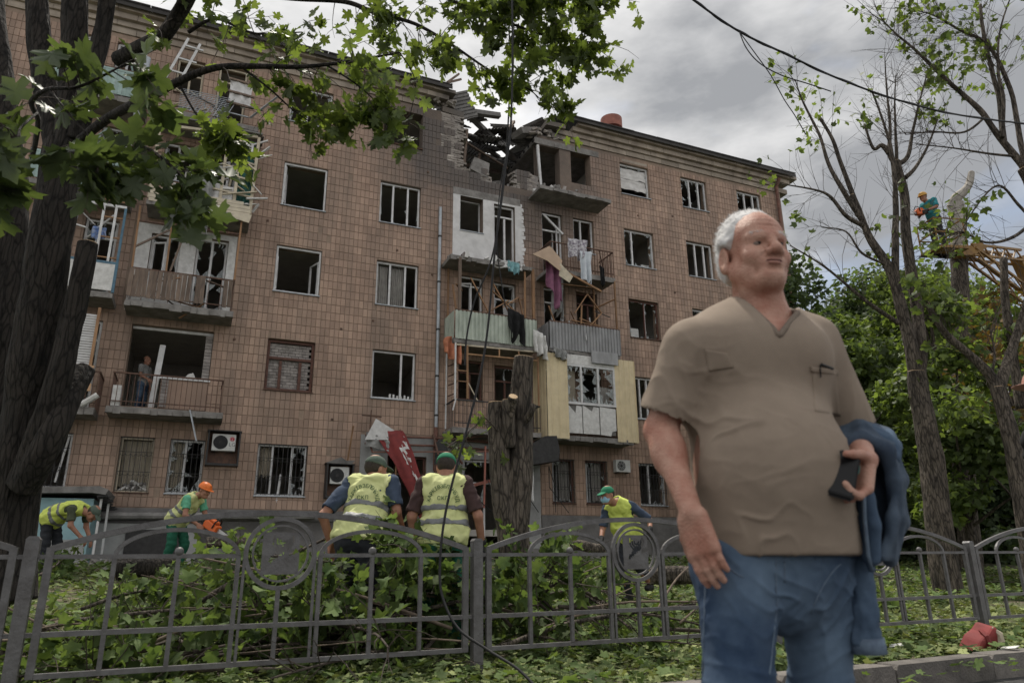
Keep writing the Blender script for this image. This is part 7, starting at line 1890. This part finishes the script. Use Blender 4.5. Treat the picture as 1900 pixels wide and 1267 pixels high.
# ---- pruned and bare trees at the right ------------------------------------------
def sparse_tree(base, label, stems, twig_spec, leaf_per, leaf_size, m='bark', lm='leaf_far', group=None, name='pruned_tree', shape=LEAF_LOW):
    p = pix(*base); p.z = gz(p.x, p.y) - .05
    t = empty(name, p, 0, label, 'tree', group); off = t.location; tw = MB(); sh = []
    for k, (pts, r0, r1, nt) in enumerate(stems):
        Q, _ = limb(t, at(*pts) if pts[0] is not None else [p] + at(*pts[1:]), r0, r1, M[m], 'trunk' if k == 0 else 'branch', 14 if r0 > .1 else 8, cut=r1 > .035)
        if nt: sh += twigs_on(Q, nt, *twig_spec, tw, off, droop=.02, up=.35, t0=.3, sub=3, side=.9)
    tw.build('twigs', M['twig'], t, kind='stuff')
    if leaf_per:
        P, D, Nn, S_ = leaf_sites(sh, leaf_per, leaf_size); keep = np.array([mnoise.noise(Vector(q) * .55) > -.02 for q in P]); P, D, Nn, S_ = P[keep], D[keep], Nn[keep], S_[keep]
        leaves('crown', P - np.array(off), D, Nn, S_, shape, M[lm], t, kind='stuff')
    return t
sparse_tree((1738, 975, 13), 'tall pruned tree with a forked trunk right of the man in front', [
    ([None, (1738, 930, 13), (1730, 860, 13), (1718, 800, 13), (1706, 740, 13), (1700, 690, 13)], .235, .165, 3),
    ([(1702, 720, 13), (1690, 640, 13), (1676, 585, 13), (1662, 532, 13), (1645, 490, 13), (1622, 455, 13), (1604, 420, 13), (1582, 362, 13)], .13, .055, 22),
    ([(1704, 710, 13.1), (1707, 640, 13.1), (1700, 560, 13.1), (1688, 485, 13.1), (1680, 420, 13.1), (1678, 360, 13.1), (1664, 300, 13.1)], .125, .075, 8),
    ([(1662, 532, 13), (1660, 470, 12.9), (1662, 400, 12.9), (1660, 330, 12.9), (1652, 270, 12.9), (1640, 230, 12.9), (1618, 170, 12.9)], .08, .014, 22),
    ([(1664, 305, 13.1), (1650, 285, 13.1), (1652, 240, 13.1), (1646, 180, 13.1), (1642, 110, 13.1)], .06, .010, 20),
    ([(1668, 305, 13.1), (1685, 290, 13.1), (1694, 240, 13.1), (1706, 190, 13.1), (1722, 130, 13.1)], .055, .009, 20),
    ([(1664, 300, 13.1), (1662, 250, 13.1), (1660, 190, 13.1), (1662, 140, 13.1)], .04, .008, 16),
    ([(1650, 285, 13.1), (1636, 270, 13.1), (1620, 275, 13.1), (1604, 230, 13.1)], .06, .02, 6),
    ([(1680, 330, 13.1), (1700, 310, 13.1), (1722, 270, 13.1), (1740, 220, 13.1)], .05, .012, 10),
    ([(1604, 420, 13), (1570, 400, 12.8), (1540, 365, 12.8), (1510, 352, 12.8), (1452, 342, 12.8)], .05, .010, 12),
    ([(1600, 410, 13), (1566, 355, 12.9), (1540, 310, 12.9), (1520, 250, 12.9), (1490, 190, 12.9), (1476, 150, 12.9)], .06, .010, 12),
    ([(1590, 380, 13), (1560, 300, 13), (1545, 260, 13), (1522, 220, 13)], .05, .030, 6),
    ([(1668, 600, 13), (1630, 575, 12.9), (1590, 545, 12.8), (1530, 495, 12.8), (1465, 455, 12.8)], .05, .010, 10),
    ([(1646, 492, 13), (1600, 470, 12.9), (1570, 430, 12.9), (1525, 422, 12.9)], .03, .008, 8)],
    (.35, 1.1, .006), 1.0, .125)
sparse_tree((1960, 985, 13.2), 'bare topped tree reaching in from the right edge against the sky', [
    ([None, (1958, 800, 13.2), (1950, 600, 13.2), (1940, 450, 13.2), (1920, 350, 13.2), (1900, 312, 13.2)], .26, .12, 0),
    ([(1900, 312, 13.2), (1864, 265, 13.2), (1824, 212, 13.2), (1786, 175, 13.2), (1748, 142, 13.2), (1700, 95, 13.2), (1662, 63, 13.2), (1636, 36, 13.2)], .075, .009, 46),
    ([(1905, 320, 13.2), (1894, 265, 13.2), (1874, 166, 13.2), (1834, 86, 13.2), (1781, 56, 13.2), (1735, 30, 13.2), (1702, 20, 13.2)], .065, .008, 46),
    ([(1864, 265, 13.2), (1856, 200, 13.2), (1848, 159, 13.2), (1828, 83, 13.2), (1818, 10, 13.2)], .06, .036, 26),
    ([(1860, 255, 13.1), (1862, 190, 13.1), (1852, 130, 13.1), (1855, 60, 13.1), (1880, -20, 13.1)], .05, .012, 20),
    ([(1830, 215, 13.2), (1790, 245, 13), (1730, 245, 13), (1680, 250, 12.9)], .03, .008, 16), ([(1930, 400, 13.2), (1880, 440, 13), (1830, 450, 12.9), (1780, 430, 12.8), (1735, 455, 12.8)], .04, .006, 26), ([(1935, 430, 13.2), (1890, 380, 13), (1850, 345, 12.9), (1800, 400, 12.8), (1760, 480, 12.8)], .035, .006, 26),
    ([(1880, 290, 13.2), (1830, 285, 13), (1770, 275, 12.8), (1700, 268, 12.8)], .03, .008, 16)],
    (.5, 1.5, .0065), 1.0, .13)
sparse_tree((1903, 985, 12.0), 'leaning pruned tree with a forked trunk near the right edge', [
    ([None, (1893, 900, 12.0), (1880, 830, 12.0), (1862, 760, 12.0), (1850, 718, 12.0)], .16, .11, 4),
    ([(1850, 722, 12.0), (1834, 692, 12.0), (1795, 655, 12.0), (1761, 625, 12.0), (1735, 590, 12.0), (1722, 565, 12.0)], .09, .04, 16),
    ([(1851, 722, 12.0), (1868, 680, 12.0), (1890, 612, 12.0), (1905, 560, 12.0), (1915, 480, 12.0)], .10, .05, 16),
    ([(1862, 480, 13.5), (1866, 560, 13.5), (1880, 660, 13.5), (1895, 760, 13.5)], .07, .09, 10),
    ([(1838, 700, 12.0), (1846, 660, 12.0), (1838, 610, 12.0)], .03, .008, 10)],
    (.4, 1.2, .008), 2.6, .15, shape=LEAF_MID)
# ---- topped pale trunk beside the lift ---------------------------------------------
p = pix(1786, 975, 18.6); p.z = gz(p.x, p.y)
PT = empty('topped_trunk', p, 0, 'topped trunk stripped to pale wood beside the lift basket', 'tree trunk')
Q, _ = limb(PT, [p] + at((1784, 800, 18.6), (1782, 600, 18.6), (1780, 480, 18.6)), .26, .215, M['bark'], 'trunk', 16, cut=False); limb(PT, at((1780, 484, 18.6), (1778, 440, 18.6), (1776, 400, 18.6), (1772, 378, 18.6)), .218, .21, M['bark_pale'], 'stripped_trunk', 16)
limb(PT, at((1768, 384, 18.6), (1774, 368, 18.5), (1788, 356, 18.45), (1798, 342, 18.45), (1803, 320, 18.45)), .17, .08, M['bark_pale'], 'broken_top', 12)
# ---- lift with a worker -------------------------------------------------------------
M['lift'] = mat('ochre_lift_paint', (.27, .155, .045), (.18, .10, .035), scale=5, rough=.55, bump=.1)
bc = pix(1752, 462, 18.0); LIFT = empty('aerial_lift', bc, R(8), 'ochre lift basket and lattice boom among the tree tops', 'lift')
def lift():
    MB().box(-.45, .45, -.35, .35, -.12, -.04).build('basket_floor', M['lift'], LIFT)
    for x in (-.43, .43):
        for y in (-.33, .33): MB().bar((x, y, -.05), (x, y, .75), .03).build('basket_post', M['lift'], LIFT)
    for z in (.35, .75):
        for y in (-.33, .33): MB().bar((-.45, y, z), (.45, y, z), .03).build('basket_rail', M['lift'], LIFT)
        for x in (-.43, .43): MB().bar((x, -.35, z), (x, .35, z), .03).build('basket_rail', M['lift'], LIFT)
    MB().prism([(-.55, -.12), (.9, -.12), (1.4, .15), (1.2, .32), (.4, .0)], .05, .35).build('jib_bracket', M['lift'], LIFT)
    def lattice(a, c, w):
        a, c = Vector(a), Vector(c); s = Vector((0, 1, 0)) * w; u = Vector((0, 0, 1)) * w; n = 9
        for p_, q_ in ((a + s + u, c + s + u), (a - s + u, c - s + u), (a + s - u, c + s - u), (a - s - u, c - s - u)): MB().bar(p_, q_, .06).build('boom_chord', M['lift'], LIFT)
        for k in range(n):
            t, t2 = k / n, (k + 1) / n; x, y = a.lerp(c, t), a.lerp(c, t2); f = 1 if k % 2 else -1
            for sg in (s, -s): MB().bar(x + sg - u * f, y + sg + u * f, .035).build('boom_brace', M['lift'], LIFT)
    lattice((.9, .2, .05), (3.2, 1.0, .35), .16); lattice((1.0, .2, -.05), (4.2, 1.2, -1.4), .16)
    MB().bar((3.2, 1.0, .35), (5.5, 1.6, -6.5), .3).build('boom_arm', M['lift'], LIFT)
lift()
JW = stand(lean=(.0, -.14), head=(.0, -.26, 1.54), neck=(0, -.17, 1.41), eR=(-.28, -.16, 1.14), wR=(-.12, -.40, 1.02), eL=(.27, -.18, 1.14), wL=(.14, -.42, 1.04))
wp = bc + Vector((-.10, .0, -.02)); g8, A8 = figure((wp.x, wp.y, wp.z), R(-70), JW, 'worker in ochre helmet and teal shirt standing in the lift basket', shirt='teal_shirt', vest=None, trousers='dark_trouser', hat='helmet', hat_m='yellow_hat', sleeve=.9, head_pitch=18, glove=True, h=.013)
q = g8.matrix_basis @ Vector((.02, -.52, 1.02)); chainsaw(q, R(-70), R(10), 'chainsaw held by the worker in the lift basket')
# ---- trees and shrubs behind ----------------------------------------------------------
def leafy_tree(px, py, Y, hgt, rad, label, lm, n, size, trunk_r=.22, low=.25, lean=0, name='leafy_tree', clumps=26, group=None):
    p = pix(px, py, Y); z0 = gz(p.x, p.y); t = empty(name, (p.x, p.y, z0), 0, label, 'tree', group)
    top = Vector((p.x + lean, p.y, z0 + hgt))
    Q, _ = limb(t, [Vector((p.x, p.y, z0 - .1)), Vector((p.x + lean * .3, p.y, z0 + hgt * .4)), Vector((p.x + lean, p.y, z0 + hgt * .85))], trunk_r, trunk_r * .25, M['bark'], 'trunk', 10, cut=False)
    C, Rr = [], []
    for k in range(clumps):
        f = RNG.uniform(low, 1.0); ang = RNG.uniform(0, 2 * PI); w = rad * math.sin(min(1, (1.04 - f) / (1 - low) * 1.25 + .12) * PI / 2) * RNG.uniform(.25, 1.0)
        c = Vector((p.x + lean * f + math.cos(ang) * w, p.y + math.sin(ang) * w, z0 + hgt * f)); C.append(c); Rr.append(rad * RNG.uniform(.24, .42))
        if k < 14:
            s = Q[min(int(len(Q) * max(.25, f - .2)), len(Q) - 1)]; limb(t, [s, s.lerp(c, .55) + Vector((0, 0, .15)), c], trunk_r * .28, .015, M['bark'], 'branch', 6, cut=False)
    ci = RNG.integers(0, clumps, n); C = np.array([tuple(c) for c in C]); Rr = np.array(Rr)
    d = unit(RNG.normal(size=(n, 3))); rr = RNG.random(n) ** .45
    P = C[ci] + d * (rr * Rr[ci])[:, None] * np.array([1, 1, .72]); D = unit(RNG.normal(size=(n, 3)) + np.array([0, 0, -.5])); Nn = unit(d * .5 + np.array([0, 0, .7]) + RNG.normal(size=(n, 3)) * .5)
    leaves('crown', P - np.array(t.location), D, Nn, size * RNG.uniform(.6, 1.3, n), LEAF_LOW, M[lm], t, kind='stuff')
    return t
leafy_tree(1520, 985, 30, 12.2, 4.2, 'tall grey green tree just right of the house corner', 'leaf_far2', 20000, .21, .3)
leafy_tree(1640, 985, 34, 12.8, 4.4, 'tall dark tree behind the pruned forked trunk', 'leaf_far2', 20000, .21, .3)
leafy_tree(1600, 985, 21, 6.6, 2.5, 'bright green round tree left of the pruned forked trunk', 'leaf_far', 15000, .165, .16, low=.12)
leafy_tree(1530, 985, 24, 5.2, 2.3, 'low bright green tree beside the house corner behind the man in front', 'leaf_far', 8000, .19, .14, low=.12)
leafy_tree(1780, 985, 26, 10.2, 3.6, 'dense green tree behind the lift basket', 'leaf_far', 17000, .19, .25, low=.2)
leafy_tree(1890, 985, 30, 11.4, 4.2, 'tall green tree behind the right edge of the lift boom', 'leaf_far', 17000, .2, .28, low=.2)
leafy_tree(1700, 985, 25, 7.0, 2.8, 'half grown green tree between the two pruned trunks', 'leaf_far', 12000, .2, .18, low=.12)
leafy_tree(1800, 985, 16, 6.6, 2.0, 'young lime green tree in front of the topped pale trunk', 'leaf_far', 8000, .14, .12, low=.2)
leafy_tree(1935, 985, 17, 6.5, 1.9, 'tree with rusty dry leaves at the right edge', 'leaf_dry', 900, .15, .12, low=.45)
for k, (px, Y, hh, rr, lb) in enumerate(((1505, 27, 2.6, 2.0, 'low dark bush at the foot of the house corner'), (1640, 23, 2.4, 2.0, 'low dark bush left of the pruned forked trunk'), (1790, 24, 2.6, 2.2, 'low dark bush between the pruned trunks'), (1900, 22, 2.4, 2.0, 'low dark bush under the right edge trees'))):
    leafy_tree(px, 985, Y, hh, rr, lb, 'leaf_far2', 6000, .18, .06, low=.05, name='bush', clumps=16)
def far_wood():
    n = 42000; u = RNG.uniform(-30, 70, n); P = []
    base = pix(1600, 985, 48)
    x = base.x + u; y = 50 + RNG.normal(0, 4, n) + .25 * u; h = 8.5 + 2.2 * np.sin(u * .45) + 1.5 * np.sin(u * 1.1 + 2)
    z = .6 + h * RNG.random(n) ** .7; P = np.stack([x, y, z], 1); D = unit(RNG.normal(size=(n, 3))); Nn = unit(RNG.normal(size=(n, 3)) + np.array([0, 0, .6]))
    leaves('far_trees', P, D, Nn, RNG.uniform(.35, .75, n), LEAF_LOW, M['leaf_far2'], None, kind='stuff')
far_wood()
# ---- felled branches, logs and litter on the lawn -----------------------------------------
def felled(u, y, z, ang, tilt, L_, nleaf, label, per=4.5, size=.115, r=.018):
    b = fw(u, y); b.z = gz(b.x, b.y) + z
    o = empty('fallen_branch', b, 0, label, 'branch', 'cut maple branches heaped behind the fence')
    d = Vector((math.cos(ang) * math.cos(tilt), math.sin(ang) * math.cos(tilt), math.sin(tilt))); s = Vector((-d.y, d.x, 0))
    pts = [b + d * L_ * t + s * (.10 * math.sin(t * 4 + u)) + Vector((0, 0, -.12 * L_ * t * t)) for t in (0, .25, .5, .75, 1.0)]
    for q in pts: q.z = max(q.z, gz(q.x, q.y) + .03)
    Q, _ = limb(o, pts, r, r * .3, M['twig'] if r < .03 else M['bark'], 'stem', 7, cut=False)
    tw = MB(); sh = twigs_on(Q, nleaf, .15, .55, .005, tw, o.location, droop=.06, up=.28, t0=.15, sub=1); tw.build('twigs', M['twig'], o, kind='stuff')
    P, D, Nn, S_ = leaf_sites(sh, per, size, flat=.7, drop=.1); g_ = np.array([gz(q[0], q[1]) for q in P]) + .02; P[:, 2] = np.maximum(P[:, 2], g_); k_ = ((P - np.array(FO)) @ np.array(FN)) > .12; P, D, Nn, S_ = P[k_], D[k_], Nn[k_], S_[k_]
    leaves('foliage', P - np.array(o.location), D, Nn, S_, LEAF_MID, M['leaf_cut'], o, curl=.55, kind='stuff')
LB = lambda u, y: 'cut leafy maple branch in the heap ' + ('behind the leftmost arch' if u < -1.7 else 'below the two vests' if u < 0 else 'before the masked worker') + (', near the fence' if y < 1.3 else ', halfway back' if y < 2.2 else ', farthest back')
for k in range(92):
    u = RNG.uniform(-3.2, 2.35) if k < 70 else RNG.uniform(-1.2, .1); y = RNG.uniform(.55, 3.2); hump = (math.exp(-((u + .45) / 1.1) ** 2) * .62 + math.exp(-((u - 1.5) / .7) ** 2) * .4) * min(1, .35 + y / 2.2) + .04
    felled(u, y, RNG.uniform(0, hump), RNG.uniform(0, 2 * PI), RNG.uniform(-.05, .30), RNG.uniform(.9, 1.9), int(RNG.integers(8, 15)), LB(u, y), size=.098, per=3.0)
for k in range(19):                                    # branches that stick up out of the heap
    u = RNG.choice([RNG.uniform(-1.35, .1), RNG.uniform(.35, 1.75)], p=[.62, .38]); y = RNG.uniform(.9, 2.6)
    felled(u, y, RNG.uniform(.02, .22), RNG.uniform(0, 2 * PI), RNG.uniform(.45, .95), RNG.uniform(.7, 1.15), int(RNG.integers(9, 14)), 'cut maple branch standing up out of the heap ' + ('left' if u < .2 else 'right') + ' of the middle fence post', size=.10, per=3.2)
for k in range(26):                                    # farther heaps towards the house
    u = RNG.uniform(-6.5, 6.0); y = RNG.uniform(3.5, 8.5)
    felled(u, y, RNG.uniform(0, .22), RNG.uniform(0, 2 * PI), RNG.uniform(0, .3), RNG.uniform(.8, 1.8), int(RNG.integers(7, 12)), 'cut leafy branch strewn on the lawn towards the house', per=3.2)
for k in range(14):
    u = RNG.uniform(3.5, 14); y = RNG.uniform(2.5, 9)
    felled(u, y, RNG.uniform(0, .1), RNG.uniform(0, 2 * PI), RNG.uniform(0, .25), RNG.uniform(.8, 1.8), int(RNG.integers(6, 10)), 'cut leafy branch strewn on the right part of the lawn', per=3.0)
def log_(label, a, c, r, m='bark', name='log'):
    a, c = Vector(a), Vector(c)
    for q in (a, c): q.z = max(q.z, gz(q.x, q.y) + r)
    o = empty(name, a, 0, label, 'log'); Q, _ = limb(o, [a, a.lerp(c, .33) + Vector((0, 0, .02)), a.lerp(c, .66), c], r, r * .85, M[m], 'bark_log', 12); d = (a - c).normalized()
    MB().tube([d * .002, d * .008], [r * .93, r * .9], 12).build('cut_face', M['cut_wood'], o); return o
log_('thick grey log lying on the lawn behind the striding worker', pix(1208, 1068, 9.6), pix(1420, 1072, 9.2), .115)
log_('dark log lying on the ground behind the second fence arch', pix(215, 1056, 11.5), pix(330, 1050, 11.8), .17, 'bark_dark')
log_('sawn log pointing out of the heap with a pale cut end', pix(540, 1116, 6.4), pix(660, 1120, 6.3), .035)
log_('short split log with bark torn off in the heap', pix(655, 1168, 5.75), pix(760, 1150, 5.85), .045, 'bark')
log_('cut log with an orange end near the house wall', pix(385, 1008, 12.4), pix(470, 1005, 12.6), .11)
log_('pale sawn log end lying behind the fence arch near the stump', pix(1052, 1012, 9.3), pix(1120, 1018, 9.6), .07)
for k, (a, c, r, lb) in enumerate(((pix(300, 1160, 5.6), pix(690, 960, 6.9), .022, 'long bare diagonal branch across the left heap'), (pix(430, 1240, 5.5), pix(900, 1105, 6.2), .026, 'long bare branch low in the heap towards the fence post'), (pix(20, 1190, 5.3), pix(330, 1130, 5.8), .022, 'bare branch low behind the leftmost fence panel'), (pix(930, 1200, 5.7), pix(1290, 1120, 6.6), .022, 'bare branch low behind the emblem panel left of the man'), (pix(400, 1130, 6.0), pix(840, 1100, 6.2), .016, 'thin bare branch level across the heap'), (pix(920, 1030, 7.2), pix(1130, 1130, 6.7), .020, 'bare branch slanting through the heap near the stump'), (pix(1050, 1090, 7.2), pix(1170, 1165, 6.6), .024, 'crooked bare branch behind the emblem panel'), (pix(150, 1130, 6.2), pix(420, 1080, 7), .016, 'thin bare branch behind the left arch'))):
    o = empty('bare_branch', a, 0, lb, 'branch'); md_ = (a + c) / 2 + Vector((0, .05, .05)); Q, _ = limb(o, [a, a.lerp(md_, .5) + Vector((0, 0, .03)), md_, c], r, r * .5, M['bark'], 'stem', 8, bump=.2)
    tw = MB(); twigs_on(Q, 6, .2, .6, .006, tw, o.location, sub=1); tw.build('twigs', M['twig'], o, kind='stuff')
for k in range(34):                                    # bare sticks through the heap
    u = RNG.uniform(-3.0, 2.2); y = RNG.uniform(.3, 2.4); a = fw(u, y); a.z = gz(a.x, a.y) + RNG.uniform(.02, .35); an = RNG.uniform(-.5, .5) + (PI if RNG.random() < .5 else 0) + FA; l = RNG.uniform(.7, 2.0); c = a + Vector((math.cos(an) * l, math.sin(an) * l, RNG.uniform(-.1, .45) * l))
    if (c - FO).dot(FN) < .12: c += FN * (.2 - (c - FO).dot(FN))
    o = empty('bare_stick', a, 0, 'thin bare stick tangled in the cut branches ' + ('behind the leftmost arch' if u < -1.7 else 'below the two vests' if u < 0 else 'before the masked worker'), 'stick', 'bare sticks in the heap behind the fence'); r = RNG.uniform(.006, .015)
    limb(o, [a, a.lerp(c, .35) + Vector((0, 0, .05)), a.lerp(c, .7) + Vector((.03, 0, .03)), c], r, r * .4, M['bark_stick'], 'stem', 6, cut=False)
def litter(name, n, u0, u1, y0, y1, smin, smax, shape, m, lift=.0, pw=1.0, patch=0.0):
    u = RNG.uniform(u0, u1, n); y = y0 + (y1 - y0) * RNG.random(n) ** pw
    P = np.array([tuple(fw(a, b)) for a, b in zip(u, y)])
    if patch:
        k = np.array([mnoise.noise((q[0] * .7, q[1] * .7, 4)) + RNG.normal() * .25 > patch for q in P]); P = P[k]
    n = len(P); P[:, 2] = [gz(q[0], q[1]) for q in P]; P[:, 2] += RNG.random(n) * lift + .008
    Nn = unit(np.array([0, 0, 1.]) + RNG.normal(size=(n, 3)) * .33); a = RNG.uniform(0, 2 * PI, n); D = np.stack([np.cos(a), np.sin(a), RNG.normal(0, .12, n)], 1)
    leaves(name, P, D, Nn, RNG.uniform(smin, smax, n), shape, M[m], None, kind='stuff')
litter('leaf_litter', 9000, -4, 6, KY + .04, 3.0, .025, .080, LEAF_MID, 'litter', .05)
litter('green_litter', 4200, -4, 6, KY + .02, 3.2, .05, .115, LEAF_MID, 'leaf_cut', .07)
litter('leaf_litter_behind', 17000, -9, 18, 2.6, 13, .04, .11, LEAF_LOW, 'litter', .07, 1.2)
litter('green_litter_behind', 11000, -9, 18, 2.6, 13, .07, .14, LEAF_LOW, 'leaf_cut', .12, 1.2)
litter('verge_litter', 3000, 2.0, 9, KY + .02, 3, .04, .11, LEAF_MID, 'litter', .04)
litter('kerb_litter', 160, -3, 8, KY - .8, KY - .05, .03, .08, LEAF_MID, 'leaf_cut', .0)
def grass():
    n = 30000; u = RNG.uniform(-6, 14, n); y = KY + .02 + 11 * RNG.random(n) ** 1.4; P = np.array([tuple(fw(a, b)) for a, b in zip(u, y)]); P[:, 2] = [gz(q[0], q[1]) for q in P]
    h = RNG.uniform(.03, .10, n); w = .0035; a = RNG.uniform(0, 2 * PI, n); s = np.stack([np.cos(a), np.sin(a), 0 * a], 1) * w; l = RNG.normal(size=(n, 3)) * np.array([.35, .35, 0]) + np.array([0, 0, 1]); tip = P + l * h[:, None]
    V = np.stack([P - s, P + s, tip], 1).reshape(-1, 3); F = np.arange(3 * n).reshape(-1, 3); from_np('grass', V, F, M['leaf_cut'], None, tint=RNG.random(n), kind='stuff')
grass()
mb = MB(); a = RNG
for k in range(420):                                    # sawdust chips and rubble at the foot of the house
    q = fw(random.uniform(-6, 11), random.uniform(10.5, 16.5)); s_ = random.uniform(.02, .10); mb.box(-s_, s_, -s_ * .7, s_ * .7, -s_ * .5, s_ * .5, Matrix.Translation((q.x, q.y, gz(q.x, q.y) + s_ * .3)) @ Euler((random.random(), random.random(), random.random() * 3)).to_matrix().to_4x4())
mb.build('rubble', M['concrete'], None, kind='stuff')
